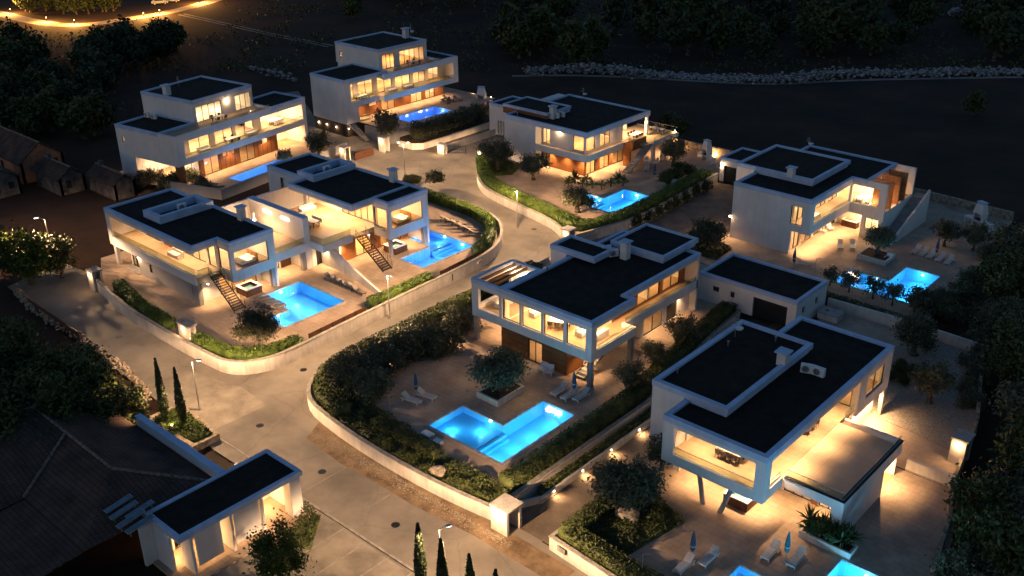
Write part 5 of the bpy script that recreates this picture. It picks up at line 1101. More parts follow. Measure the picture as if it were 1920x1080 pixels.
def tree_meshes(key):
    """crown and trunk meshes of a kind, built once"""
    if key in TREES: return TREES[key]
    kinds = {   # leaves, clumps, rx, rz, centre z, spread, leaf size, leaf mat, trunk height, trunk radius, limbs
        'olive1': (5200, 46, 1.55, 1.15, 2.45, .36, .15, 'olive', 1.3, .26, 6), 'olive2': (4200, 34, 1.4, 1.2, 2.3, .34, .15, 'olive', 1.1, .2, 5),
        'olive3': (6500, 60, 1.9, 1.25, 2.5, .40, .16, 'olive', 1.2, .34, 7),
        'young': (1300, 18, .8, .75, 1.6, .26, .13, 'olive', .95, .08, 4), 'shrub': (2600, 26, .95, .72, .78, .26, .13, 'olive', .3, .1, 4),
        'dark1': (4600, 48, 2.3, 1.9, 3.2, .52, .24, 'dkhedge', 1.8, .28, 6), 'dark2': (4600, 40, 2.0, 2.2, 3.4, .5, .24, 'dkhedge', 1.9, .25, 6),
        'broad': (9000, 80, 2.6, 2.3, 4.2, .5, .22, 'broad', 2.3, .3, 8), 'autumn': (5200, 50, 1.7, 1.5, 2.5, .4, .15, 'broad', 1.1, .14, 7),
        'wood1': (900, 30, 2.4, 2.4, 3.4, .7, .6, 'dkhedge', 1.6, .3, 3), 'wood2': (800, 24, 2.0, 3.0, 3.8, .7, .6, 'cyp', 1.6, .3, 3),
        'bigshrub': (7000, 64, 1.75, 1.3, 1.3, .4, .15, 'olive', .5, .2, 8), 'bush': (1500, 20, .62, .45, .5, .2, .11, 'dkhedge', .2, .06, 3)}
    n, k, rx, rz, cz, sp, ls, lm, th, tr, nl = kinds[key]
    r = np.random.default_rng(sum(map(ord, key)))
    C, cc = clump_points(n, k, rx, rz, cz, sp, r, flat=.15)
    C = C[C[:, 2] > .12]
    cm = quad_mesh('crown', leaf_arrays(C, np.full(len(C), ls), r=r)); cm.materials.append(M[lm])
    tm = MB(); base = Vector((0, 0, 0)); p = base
    for i in range(4):      # crooked tapering stem
        q = Vector((r.normal() * tr * .35, r.normal() * tr * .35, th * (i + 1) / 4)); tm.tube(p, q, tr * (1.25 - .2 * i) if i else tr * 1.5, tr * (1.05 - .2 * i), 9, caps=False); p = q
    for i in range(nl):
        e = Vector(cc[int(r.integers(len(cc)))]); mid = p.lerp(e, .5) + Vector((r.normal() * .12, r.normal() * .12, .1))
        tm.tube(p, mid, tr * .45, tr * .3, 6, False); tm.tube(mid, e, tr * .3, tr * .1, 5, False)
    tme = tm.mesh('trunk', smooth=True); tme.materials.append(M['bark'])
    TREES[key] = (cm, tme); return TREES[key]
def tree(key, loc, label, name='olive_tree', cat='tree', group=None, sc=1.0, rz=None, zs=1.0):
    cm, tm = tree_meshes(key)
    root = thing(name, label, cat, loc, rz if rz is not None else random.uniform(0, 6.28), group); root.scale = (sc, sc, sc * zs)
    for nm, me in (('trunk', tm), ('crown', cm)):
        o = bpy.data.objects.new(nm, me); COL.objects.link(o); o.parent = root
    return root
def hedge(pts, w, h, z, m, label, dens=120, ls=.115, name='hedge', taper=.06, smooth=0):
    pts = smooth_path(pts, smooth) if smooth else pts
    og = (pts[len(pts) // 2][0], pts[len(pts) // 2][1], z)
    core = path_wall(path_offset(pts, -w / 2 + .14), w - .28, z - .05, z + h - .14)
    out = []
    for a, b in zip(pts[:-1], pts[1:]):
        a, b = np.array(a), np.array(b); L = np.linalg.norm(b - a); d = (b - a) / L; nn = np.array([-d[1], d[0]])
        k = int(L * (w + 2 * h) * dens)
        s = rng.uniform(-.02, L + .02, k); q = rng.uniform(0, w + 2 * h, k)
        side = np.where(q < h, -w / 2, np.where(q > h + w, w / 2, q - h - w / 2)); hh = np.where(q < h, q, np.where(q > h + w, q - h - w, h))
        xy = a + s[:, None] * d + side[:, None] * nn
        wob = .10 * np.sin(xy[:, 0] * 1.7 + xy[:, 1] * 1.1) * np.sin(xy[:, 1] * 2.3) + .05 * np.sin(xy[:, 0] * 5.1)
        out.append(np.c_[xy + rng.normal(size=(k, 2)) * .045, z + hh * (1 + wob * .45) + rng.normal(size=k) * .04])
    C = np.concatenate(out); C[:, 2] = np.maximum(C[:, 2], z + .02)
    o = link(name, quad_mesh(name, leaf_arrays(C, np.full(len(C), ls), 1.4), core, og), M[m]); o.location = og
    return tag(o, label, 'hedge')
def bed(poly, z, h, m, label, dens=130, ls=.14, name='ground_cover'):
    """low planting filling a bed: nobody could count it"""
    x = [p[0] for p in poly]; y = [p[1] for p in poly]
    k = int((max(x) - min(x)) * (max(y) - min(y)) * dens); Q = np.c_[rng.uniform(min(x), max(x), k), rng.uniform(min(y), max(y), k)]
    ins = np.zeros(k, bool); n = len(poly)
    for i in range(n):
        (x1, y1), (x2, y2) = poly[i], poly[(i + 1) % n]
        c = ((y1 > Q[:, 1]) != (y2 > Q[:, 1])) & (Q[:, 0] < (x2 - x1) * (Q[:, 1] - y1) / ((y2 - y1) or 1e-9) + x1); ins ^= c
    Q = Q[ins]; hz = h * (.55 + .45 * np.sin(Q[:, 0] * 2.1 + 1) * np.sin(Q[:, 1] * 1.7)) * rng.uniform(.3, 1, len(Q))
    C = np.c_[Q, z + .03 + np.abs(hz)]
    og = (sum(x) / n, sum(y) / n, z)
    o = link(name, quad_mesh(name, leaf_arrays(C, np.full(len(C), ls), 1.5, .3), MB().prism(poly, z - .05, z + .02), og), M[m]); o.location = og
    o['kind'] = 'stuff'; return tag(o, label, 'plants')

# hedges
hedge([(-71.6, 84), (-71.6, 66), (-71.5, 56), (-71.2, 52.6), (-68.8, 49.3), (-64, 47.9)], 1.9, 1.1, 1.0, 'dkhedge', 'tall dark hedge along the street side of the five window villa', smooth=1)
bed([(-66.5, 47.4), (-57, 46.6), (-50, 46.7), (-44.6, 47.3), (-44.6, 49.5), (-48, 49.9), (-52, 49.7), (-58, 50.6), (-64, 51.2), (-69, 53)], 1.0, .75, 'dkhedge', 'low green ground cover behind the pale wall in front of the L-shaped pool', 150)
hedge([(-61, 49.2), (-55, 49.0), (-53.0, 49.1)], 1.3, .8, 1.0, 'dkhedge', 'short clipped hedge block between the ground cover and the L-shaped pool')
hedge([(-45.6, 49.6), (-45.6, 67), (-48, 83.5), (-48.6, 89.4)], 1.7, 1.1, 1.0, 'dkhedge', 'long dark hedge on the taller driveway wall')
hedge([(-43.62, 51.6), (-43.62, 66), (-43.7, 76), (-45.6, 86)], .62, .55, .35, 'dkhedge', 'narrow planted strip between the two driveway walls')
hedge([(-105.6, 48.9), (-98, 47.5), (-91.8, 47.3)], 1.3, 1.1, .8, 'hedge', 'clipped hedge between the gate post and the lit stepped gate pillar')
hedge([(-87.2, 47.6), (-82.5, 47.7), (-80.2, 48.6), (-78.9, 50.8), (-78.7, 54.4)], 1.3, .95, .8, 'hedge', 'curved hedge round the olive tree at the street corner', smooth=1)
hedge([(-79.2, 64.4), (-79.3, 73.8)], 1.3, 1.15, .8, 'hedge', 'bright clipped hedge on the wall beside the street lamp')
hedge([(-101, 92.9), (-93, 92.8), (-87.2, 92.0), (-83.4, 88.8), (-80.9, 85.0), (-80.4, 82.8)], 1.3, 1.25, .8, 'hedge', 'bright hedge curving round the loungers inside the street bend', smooth=2)
hedge([(-105.6, 110.6), (-102.8, 107.8), (-99.4, 104.6), (-96.2, 102.6), (-92.5, 101.2), (-86, 99.9), (-80.2, 98.7), (-76.6, 97.6), (-74.4, 99.5), (-73.6, 106), (-73.8, 111), (-74.6, 126.6)], 1.9, 1.15, .8, 'hedge', 'bright green hedge sweeping round the floating roof villa', smooth=1)
hedge([(-48.6, 99.4), (-40, 99.2), (-33, 99.0)], 2.0, .9, .5, 'dkhedge', 'dark hedge between the garage wall and the young olive trees')
hedge([(-38.0, 57.5), (-38.0, 48.3), (-33, 47.9), (-26, 47.8)], 1.5, .95, 1.0, 'dkhedge', 'hedge above the street wall with the framed plaque')
bed([(-38.2, 49), (-33.5, 48.9), (-32.4, 55.6), (-35.8, 57), (-38.2, 57)], 1.0, .5, 'dkhedge', 'round lawn of ground cover under the gnarled olive tree', 150)
bed([(-106, 123.5), (-104, 108.9), (-99.5, 106), (-97.4, 108.5), (-99.2, 112.8), (-103.2, 113.2)], .8, .35, 'grass', 'rough grass bed under the entrance trees of the floating roof villa', 110)
bed([(-63.8, 103.5), (-60.8, 101.2), (-57.6, 101.4), (-57.8, 105.6), (-61.5, 107.6)], .5, .4, 'dkhedge', 'dark planting under the dense olive beside the garage', 120)
bed([(-77.6, 36.6), (-74.0, 36.6), (-71.2, 37.4), (-71.2, 39.0), (-77.6, 39.6)], .5, .45, 'hedge', 'bright planting round the feet of the two street cypresses', 150)
bed([(-57.2, 38.3), (-55.2, 38.2), (-52.6, 35.2), (-54.5, 34.4)], .0, .9, 'dkhedge', 'dark shrubs at the end of the lit porch', 150)
# olives and other trees in the gardens (pixel of the foot, terrace level)
def at(u, v, z): return P(u, v, z)
tree('olive3', (-55.8, 60.3, 1.3), 'dense round olive tree in the square planter by the cyan pool', sc=1.12, zs=.9)
tree('olive3', (-81.6, 51.2, .8), 'wide dark olive tree in the curved hedge at the street corner', sc=.98)
tree('olive1', (-42.9, 114.6, 1.1), 'olive tree in the square planter beside the timber fins villa', sc=.92)
tree('olive3', (-60.4, 103.6, .5), 'dense olive tree beside the driveway of the fins villa', sc=.95)
tree('olive3', (-36.2, 53.6, 1.0), 'old olive tree with a pale gnarled trunk on the round lawn', sc=1.15)
tree('olive2', (*at(1240, 880, 1.0)[:2], 1.0), 'leafy olive under the overhanging corner of the glass front villa', sc=.85)
for (u, v, s), lab in zip(((932, 318, 1.25), (1000, 338, 1.05), (1262, 312, 1.15)), ('olive at the entrance end of the bright hedge', 'small olive between the bright hedge and the orange timber wall', 'round olive beside the barbecue of the floating roof villa')):
    tree('olive1', (*at(u, v, .8)[:2], .8), lab, sc=s)
tree('olive3', (*at(1083, 398, .8)[:2], .8), 'spreading shrubby tree hiding the end of the small pool', sc=1.05, zs=.8)
for u, v, lab in ((1770, 462, 'olive beside the closed blue umbrella and loungers'), (1824, 470, 'olive in front of the white barbecue')): tree('olive2', (*at(u, v, .5)[:2], .5), lab, sc=.95)
for u, v in ((1556, 535), (1591, 548), (1636, 560), (1672, 573), (1713, 585)): tree('young', (*at(u, v, .5)[:2], .5), 'young olive in the row between the pool and the dark hedge', name='young_olive', group='young olives along the pool', sc=random.uniform(.95, 1.3))
tree('shrub', (*at(1728, 583, .5)[:2], .5), 'rounded shrub at the end of the young olive row', 'shrub', 'shrub', sc=1.4)
tree('olive3', (*at(1712, 665, 1.06)[:2], 1.06), 'dark olive tree at the top of the gravel yard', sc=1.0); tree('olive2', (*at(1742, 755, 1.06)[:2], 1.06), 'bushy yellow green olive in the middle of the gravel yard', sc=1.1)
for u, v, lab, s in ((1278, 652, 'thin leafed olive lit by the garden windows', .95), (1225, 690, 'sparse olive bush beside the driveway hedge', .75), (1182, 735, 'dark olive bush at the foot of the outside stair', .85)): tree('olive2', (*at(u, v, 1.0)[:2], 1.0), lab, sc=s)
for u, v, s, lab in ((826, 660, .95, 'large shrub tree beside the column of the pergola corner'), (770, 672, .95, 'broad dark shrub behind the pool terrace'), (712, 700, .95, 'dark shrub tree in the corner of the tall hedge'), (692, 745, .9, 'loose grey green shrub beside the garden lamp'), (862, 618, .9, 'shrub against the street side of the pergola corner'), (665, 705, .8, 'dense shrub wedged between tall hedge and garden lamp shrub'), (645, 735, .9, 'low shrub at the rounded wall corner behind the tall hedge'), (795, 645, .9, 'small shrub filling the hedge gap beside the pergola corner')):
    tree('bigshrub', (*at(u, v, 1.0)[:2], 1.0), lab, 'shrub_tree', sc=s, zs=1.0)
tree('olive2', (*at(725, 262, 1.0)[:2], .8), 'full olive at the foot of the plinth stair', sc=1.35)
for y in (112.4, 115.2, 118.2, 121.2, 124.2, 126.8): tree('shrub', (-121.8 + random.uniform(-.3, .3), y, .95), 'round shrub in the row below the raised pool', 'shrub', 'shrub', 'row of shrubs below the raised pool', 1.55)
tree('olive2', (*at(598, 298, .5)[:2], .5), 'olive beyond the end of the stepped terrace villa', sc=1.2)
tree('shrub', (*at(535, 300, .5)[:2], .5), 'feathery shrub lit by the end loggia', 'shrub', 'shrub', sc=1.0)
for i in range(7):
    u, v = 275 + i * 22, 352 - (i % 3) * 6; tree('shrub', (*at(u - 30, v, .3)[:2], .0), 'leafy shrub between the carport and the twin villas', 'shrub', 'shrub', 'shrubs below the carport', 1.3)
for i in range(8):
    t = i / 7; tree('bush', (*at(1190 + t * 128, 424 - t * 67, 0.0)[:2], 0), 'round bush at the foot of the straight pale wall', 'bush', 'bush', 'bushes along the straight pale wall', 1.5)
for u, v in ((1275, 318), (1262, 330), (1290, 322), (1248, 338)): tree('bush', (*at(u, v + 6, .8)[:2], .8), 'dark cushion bush under the barbecue olive', 'bush', 'bush', 'cushion bushes near the barbecue', 1.5)
for u, v in ((1690, 690), (1700, 705), (1682, 700), (1695, 720), (1670, 712), (1712, 700)): tree('bush', (*at(u, v, 1.06)[:2], 1.06), 'tiny bush dotted in the pale gravel', 'bush', 'bush', 'tiny bushes in the gravel yard', .8)
for i in range(8): tree('shrub', (*at(1842 - i * 5 + (i % 2) * 8, 600 + i * 24, .5)[:2], .5), 'dark shrub along the gravel yard wall', 'shrub', 'shrub', 'shrubs beside the yard wall', 1.1)
for u, v in ((1760, 590), (1785, 600), (1800, 560), (1815, 535), (1770, 575)): tree('shrub', (*at(u, v, .4)[:2], .4), 'dark mounded shrub at the edge of the pool lawn', 'shrub', 'shrub', 'mounded shrubs beyond the pool', 1.2)
# yuccas
def yucca_mesh():
    v = []; f = []
    for i in range(46):
        a = rng.uniform(0, 6.28); e = rng.uniform(.15, 1.35); L = rng.uniform(.55, .95); c = np.array([math.cos(a) * math.cos(e), math.sin(a) * math.cos(e), math.sin(e)]); s = np.array([-math.sin(a), math.cos(a), 0]) * .035
        b = np.array([0, 0, .35]); t = b + c * L + np.array([0, 0, -.12 * math.cos(e)]); m_ = b + c * L * .55
        n = len(v); v += [tuple(b - s), tuple(b + s), tuple(m_ + s), tuple(t), tuple(m_ - s)]; f.append((n, n + 1, n + 2, n + 3, n + 4))
    me = bpy.data.meshes.new('blades'); me.from_pydata(v, [], f); me.materials.append(M['yucca']); st = MB().tube((0, 0, 0), (0, 0, .42), .09, .06, 7).mesh('stem'); st.materials.append(M['bark']); return me, st
YU = [yucca_mesh() for _ in range(3)]
def yucca(loc, label, group, sc=1.0):
    me, st = random.choice(YU); r = thing('yucca', label, 'plant', loc, random.uniform(0, 6), group); r.scale = (sc,) * 3
    for nm, q in (('stem', st), ('blades', me)): o = bpy.data.objects.new(nm, q); COL.objects.link(o); o.parent = r
for i in range(13):
    yucca((-24.6 + (i % 7) * .55 + random.uniform(-.15, .15), 61.9 - 2.6 * 0 - 1.1 - (i // 7) * .75, 1.55), 'spiky yucca in the long white planter', 'yuccas in the white planter', random.uniform(1.0, 1.7))
for u, v, s in ((1078, 340, 2.0), (1066, 346, 1.6), (1092, 347, 1.5), (1110, 349, 1.5), (1128, 350, 1.4), (1145, 346, 1.4), (1160, 340, 2.0), (1168, 345, 1.6), (1100, 338, 1.3)): yucca((*at(u, v + 4, .8)[:2], .8), 'spiky yucca in front of the orange timber wall', 'yuccas by the timber wall', s)
# cypresses
def cypress(loc, h, label):
    r = thing('cypress', label, 'tree', loc); k = 2600; t = rng.random(k) ** .8; a = rng.uniform(0, 6.28, k)
    rad = .46 * np.sin(np.pi * np.clip(t, 0, 1) ** .62) ** .75 * (1 - .35 * t) * rng.uniform(.75, 1.05, k); C = np.c_[np.cos(a) * rad, np.sin(a) * rad, .25 + t * (h - .25)]
    core = MB().lathe([(.05, .2), (.32, .22 * h), (.36, .4 * h), (.24, .72 * h), (.03, .97 * h)], 10)
    o = link('crown', quad_mesh('crown', leaf_arrays(C, np.full(k, .13), 1.9), core), M['cyp'], r); link('trunk', MB().tube((0, 0, 0), (0, 0, .5), .09, .07, 8).mesh('trunk'), M['bark'], r)
cypress((*P(312, 790, .4)[:2], .4), 6.6, 'taller cypress of the pair in the stone street bed'); cypress((*P(345, 797, .4)[:2], .4), 6.0, 'shorter cypress of the pair beside the street lamp')
for u, v, h, lab in ((783, 982, 5.6, 'tallest cypress in the line along the forecourt'), (826, 1011, 5.2, 'second cypress of the forecourt line beside the dark street lamp'), (879, 1039, 5.0, 'third cypress of the forecourt line'), (929, 1069, 5.0, 'last cypress of the forecourt line nearest the gate')):
    q = P(u, v, h); cypress((q[0], q[1], 0), h, lab)
# big trees left and right, and the wood in the distance
tree('broad', (-116.6, 43.6, -.1), 'yellow green tree lit by the street lamp in its crown', 'broadleaf_tree', sc=1.15, zs=.82); tree('broad', (-119.5, 40.0, -.1), 'broad tree with pale trunk beside the lamp lit tree', 'broadleaf_tree', sc=1.1)
tree('dark2', (*P(118, 520)[:2], 0), 'dark tree behind the lit street lamp', 'broadleaf_tree', sc=.85)
tree('autumn', (*P(525, 1085)[:2], 0), 'golden leafed small tree in front of the lit porch', 'broadleaf_tree', sc=1.05)
for i, (u, v, s) in enumerate(((40, 700, 1.2), (110, 720, 1.1), (170, 740, 1.1), (60, 790, 1.2), (140, 810, 1.2), (215, 790, .9), (30, 860, 1.2), (100, 880, 1.0), (200, 720, .8), (-10, 740, 1.2), (245, 765, .7), (20, 640, .9))): tree('dark1' if i % 2 else 'dark2', (*P(u, v + 40)[:2], 0), 'dark bushy tree in the grove below the rubble wall', 'bushy_tree', group='grove below the rubble wall', sc=s)
for i, (u, v, s) in enumerate(((1900, 470, 1.2), (1915, 560, 1.3), (1885, 610, 1.1), (1900, 700, 1.2), (1925, 650, 1.3), (1880, 540, 1.0), (1890, 960, 1.1), (1850, 980, .9), (1920, 1010, 1.2), (1850, 1060, .9), (1800, 1095, .9), (1905, 1090, 1.1), (1935, 800, 1.3), (1925, 900, 1.2), (1850, 470, .7))): tree('dark1' if i % 2 else 'olive3', (*P(u, v + 30)[:2], 0), 'dark tree of the thicket along the estate edge', 'thicket_tree', group='thicket along the estate edge', sc=s * 1.05)
for i in range(150):
    u = random.uniform(640, 2000); v = random.uniform(-60, 124); q = P(u, v)
    if 330 < u < 900 and v > 40: continue
    tree('wood1' if i % 2 else 'wood2', (q[0], q[1], -.12), 'dark tree of the wood beyond the rubble bank', 'woodland_tree', group='wood beyond the rubble bank', sc=random.uniform(.9, 1.7))
for i in range(70):
    u = random.uniform(-60, 330); v = random.uniform(105, 265) if u < 230 else random.uniform(85, 135); q = P(u, v)
    tree('wood1' if i % 2 else 'wood2', (q[0], q[1], -.12), 'dark tree of the wood behind the farmhouses', 'woodland_tree', group='wood behind the farmhouses', sc=random.uniform(.7, 1.2))
for i in range(16): u = random.uniform(40, 245); q = P(u, random.uniform(14, 27)); tree('wood2', (q[0], q[1], -.12), 'tree standing behind the orange lit lane', 'woodland_tree', group='trees behind the lane', sc=random.uniform(.6, 1.0))
for u, v, s in ((1250, 246, .55), (1272, 258, .6), (1825, 215, .7)): tree('wood1', (*P(u, v)[:2], -.12), 'small tree alone at the edge of the dark field', 'field_tree', group='lone trees at the field edge', sc=s)
# rough scrub over the far fields: one mass nobody could count
k = 26000; U = rng.uniform(-40, 1960, k); V = rng.uniform(-60, 135, k); ok = ~((U < 420) & (V < 62)); U, V = U[ok], V[ok]
d = FW[None] * FOC + RR[None] * (U - 960)[:, None] - UU[None] * (V - 540)[:, None]; t = (-.1 - CAMH) / d[:, 2]; Q = d[:, :2] * t[:, None]
w = np.sin(Q[:, 0] * .11) * np.sin(Q[:, 1] * .13 + 1) + .5 * np.sin(Q[:, 0] * .37 + Q[:, 1] * .29); sel = w > rng.uniform(-.6, .9, len(w)); Q = Q[sel]
C = np.c_[Q, rng.uniform(.0, .7, len(Q))]
o = link('scrub', quad_mesh('scrub', leaf_arrays(C, np.full(len(C), .55), 1.3)), M['dkhedge']); o['kind'] = 'stuff'; tag(o, 'rough dark scrub covering the far fields', 'scrub')
# ================================================================== furniture, lamps, gates and the rest
PROTO = {}
def place(key, build, loc, rz, label, group=None, sc=1.0, name=None, cat=None):
    """first call builds the thing with its parts, later calls copy it"""
    if key not in PROTO:
        r = thing(name or key, label, cat or key.replace('_', ' '), (0, 0, 0), 0, group); build(r); PROTO[key] = r
        r.location = loc; r.rotation_euler = (0, 0, rz); r.scale = (sc,) * 3; return r
    c = copy_thing(PROTO[key], loc, rz, label, group, sc)
    if not group and 'group' in c: del c['group']
    return c
def b_lounger(m):
    def f(r):
        link('frame', MB().box(-.95, .95, -.33, -.27, .26, .31).box(-.95, .95, .27, .33, .26, .31).box(.89, .95, -.27, .27, .26, .31).mesh('frame'), M['plastic' if m == 'fabric' else 'dfabric'], r)
        link('seat', MB().box(-.35, .94, -.28, .28, .31, .39).mesh('seat'), M[m], r)
        link('backrest', MB().hexa([(-.95, -.28, .72), (-.35, -.28, .31), (-.35, .28, .31), (-.95, .28, .72)], [(-.9, -.28, .79), (-.31, -.28, .385), (-.31, .28, .385), (-.9, .28, .79)]).mesh('backrest'), M[m], r)
        for x in (-.8, .8):
            for y in (-.29, .29): link('leg', MB().box(x - .03, x + .03, y - .025, y + .025, 0, .26).mesh('leg'), M['plastic' if m == 'fabric' else 'dfabric'], r)
    return f
def loungers(key, m, spots, z, rz, label, group):
    for u, v in spots: place(key, b_lounger(m), (*P(u, v, z)[:2], z + .002), rz + random.uniform(-.06, .06), label, group, 1.05, 'sun_lounger', 'sun lounger')
loungers('lounger_dark', 'taupe', ((838, 414), (848, 418), (860, 423), (872, 429), (882, 434), (893, 440)), .8, R(35), 'charcoal sun lounger in the fan inside the street bend', 'loungers inside the street bend')
loungers('lounger_dark', 'taupe', ((622, 527), (632, 531), (643, 536), (654, 541), (664, 545), (673, 550)), .8, 0, 'charcoal sun lounger against the white stepped wall', 'loungers along the stepped wall')
loungers('lounger_dark', 'taupe', ((492, 566), (501, 571), (511, 575), (521, 580)), .8, R(90), 'charcoal sun lounger between the metal stair and the blue pool', 'loungers beside the metal stair')
loungers('lounger_pale', 'fabric', ((772, 754), (800, 746)), 1.0, R(10), 'white sun lounger beside the closed umbrella near the dark shrubs', 'pair of loungers by the shrubs')
loungers('lounger_pale', 'fabric', ((1048, 737), (1068, 745), (1090, 747)), 1.0, R(-90), 'white sun lounger between the cyan pool and the outside stair', 'loungers below the glass box corner')
loungers('lounger_pale', 'fabric', ((1575, 465), (1598, 465)), .5, R(-60), 'white upright lounger in front of the lit courtyard', 'loungers in front of the courtyard')
loungers('lounger_pale', 'fabric', ((1508, 497),), .5, R(20), 'white lounger beside the closed umbrella at the corner of the fins villa', 'lounger alone at the villa corner')
loungers('lounger_pale', 'fabric', ((1717, 473), (1731, 478), (1746, 482), (1763, 488), (1779, 493)), .5, R(-90), 'white lounger in the row facing the cyan pool', 'row of loungers facing the pool')
loungers('lounger_pale', 'fabric', ((1328, 1052), (1282, 1066), (1444, 1040), (1492, 1054)), 1.0, R(-90), 'grey white lounger under the leaning posts terrace', 'loungers on the foreground terrace')
loungers('lounger_pale', 'fabric', ((1212, 318), (1245, 345), (1262, 350)), .8, R(-60), 'white lounger near the straight outside stair', 'loungers by the straight stair')
loungers('lounger_dark', 'taupe', ((835, 194), (847, 191), (858, 189), (838, 188)), 2.2, 0, 'dark lounger at the end of the raised pool', 'loungers by the raised pool')
loungers('lounger_dark', 'taupe', ((385, 350), (396, 348), (408, 352)), .5, R(30), 'dark lounger on the stepped villa terrace', 'loungers on the stepped villa terrace')
def b_umbrella(m):
    def f(r):
        link('base', MB().lathe([(.3, 0), (.3, .06), (.05, .09)], 14).mesh('base'), M['concrete'], r); link('pole', MB().tube((0, 0, .05), (0, 0, 2.75), .025, n=8).mesh('pole'), M['steel'], r)
        n = 12; v = []; fc = []
        prof = [(.07, .8), (.17, .95), (.21, 1.4), (.17, 1.9), (.10, 2.35), (.03, 2.68)]
        for rr_, z in prof:
            for i in range(n): t = 2 * math.pi * i / n; q = rr_ * (1 if i % 2 else .68); v.append((q * math.cos(t), q * math.sin(t), z))
        for k in range(len(prof) - 1):
            for i in range(n): fc.append((k * n + i, k * n + (i + 1) % n, (k + 1) * n + (i + 1) % n, (k + 1) * n + i))
        link('canopy', MB().add(v, fc).mesh('canopy'), M[m], r); link('tie', MB().lathe([(.2, 1.28), (.2, 1.34)], 12).mesh('tie'), M['fabric'], r)
    return f
for u, v, z, m, lab in ((781, 745, 1.0, 'navy', 'closed blue umbrella beside two white loungers and dark shrubs'), (1076, 742, 1.0, 'navy', 'closed blue umbrella below the glass corner and stair'), (1487, 503, .5, 'navy', 'closed dark umbrella at the corner of the fins villa'),
                        (1754, 485, .5, 'navy', 'closed umbrella in the middle of the lounger row'), (1297, 1050, 1.0, 'navy', 'closed dark teal umbrella left of the leaning posts'), (1473, 1052, 1.0, 'teal', 'closed bright teal umbrella in front of the yucca planter'), (1227, 338, .8, 'navy', 'closed dark umbrella beside the straight stair')):
    place('umbrella_' + m, b_umbrella(m), (*P(u, v, z)[:2], z + .002), 0, lab, None, 1.0, 'umbrella', 'umbrella')
# ---- tables, chairs, sofas, beds
def b_chair(r):
    link('seat', MB().box(-.24, .24, -.24, .24, .42, .48).mesh('seat'), M['fabric'], r); link('backrest', MB().box(-.24, -.19, -.24, .24, .48, .9).mesh('backrest'), M['fabric'], r)
    for x in (-.2, .2):
        for y in (-.2, .2): link('leg', MB().box(x - .02, x + .02, y - .02, y + .02, 0, .42).mesh('leg'), M['metal'], r)
def b_dchair(r):
    link('seat', MB().lathe([(.25, .42), (.28, .46), (.25, .5)], 10).mesh('seat'), M['dfabric'], r)
    v = []; f = []
    for i in range(7):
        t = R(110) + R(140) * i / 6; v += [(.27 * math.cos(t), .27 * math.sin(t), .5), (.29 * math.cos(t), .29 * math.sin(t), .92)]
    for i in range(6): f.append((2 * i, 2 * i + 2, 2 * i + 3, 2 * i + 1))
    link('backrest', MB().add(v, f).mesh('backrest'), M['dfabric'], r)
    for x in (-.17, .17):
        for y in (-.17, .17): link('leg', MB().tube((x, y, 0), (x * .8, y * .8, .43), .016, n=5).mesh('leg'), M['metal'], r)
def b_table(r):
    link('tabletop', MB().box(-1.1, 1.1, -.48, .48, .71, .75).mesh('tabletop'), M['paint'], r)
    for x in (-.95, .95):
        for y in (-.38, .38): link('leg', MB().box(x - .035, x + .035, y - .035, y + .035, 0, .71).mesh('leg'), M['metal'], r)
def b_sofa(r):
    link('base', MB().box(-1.05, 1.05, -.42, .42, .05, .3).mesh('base'), M['fabric'], r); link('backrest', MB().box(-1.05, 1.05, .28, .45, .3, .78).mesh('backrest'), M['fabric'], r)
    for x in (-.7, 0, .7): link('cushion', MB().box(x - .33, x + .33, -.4, .27, .3, .46).mesh('cushion'), M['plastic'], r)
    for x in (-1.12, 1.05): link('armrest', MB().box(x, x + .09, -.42, .42, .05, .58).mesh('armrest'), M['fabric'], r)
def b_bed(r):
    link('bed_frame', MB().box(-1.0, 1.05, -.9, .9, .08, .3).mesh('bed_frame'), M['fin'], r); link('mattress', MB().box(-.95, 1.0, -.86, .86, .3, .55).mesh('mattress'), M['plastic'], r)
    link('headboard', MB().box(1.05, 1.13, -1.0, 1.0, .08, 1.15).mesh('headboard'), M['fin'], r); link('throw', MB().box(-.96, -.3, -.88, .88, .552, .58).mesh('throw'), M['dfabric'], r)
    for y in (-.45, .45): link('pillow', MB().box(.55, .95, y - .32, y + .32, .55, .68).mesh('pillow'), M['plastic'], r)
def dining(x, y, z, rz, where, n=3, kind='chair', turn=0.0):
    c, s = math.cos(rz), math.sin(rz)
    place('dining_table', b_table, (x, y, z), rz, 'long white dining table ' + where, None, 1.0, 'dining_table', 'table')
    for i in range(n):
        for sd in (-1, 1):
            lx, ly = -.75 + i * 1.5 / max(1, n - 1), sd * .68
            place('dining_' + kind, b_chair if kind == 'chair' else b_dchair, (x + lx * c - ly * s, y + lx * s + ly * c, z), rz + (R(90) if sd < 0 else R(-90)), ('pale' if kind == 'chair' else 'dark round backed') + ' dining chair ' + where, 'dining chairs ' + where, 1.0, 'dining_chair', 'chair')
dining(-32.0, 61.2, 4.252, 0, 'behind the cantilevered glass front', 4, 'round'); dining(-29.6, 68.8, 4.252, R(90), 'on the covered edge of the roof terrace', 3, 'round')
dining(-97.2, 70.8, 4.202, 0, 'on the open dining terrace of the twin villas', 4); dining(-48.6, 122.4, 4.2, R(60), 'above the hot tub courtyard', 4)
dining(-56.4, 69.6, 4.282, R(20), 'behind the middle square windows', 3, 'round')
tA = rotA((-122.6, 114)); dining(tA[0], tA[1], 4.25, R(98), 'in the end loggia of the stepped villa', 4)
tA = rotA((-120.9, 103.0)); dining(tA[0], tA[1], 4.252, R(98), 'on the middle balcony of the stepped villa', 2, 'round')
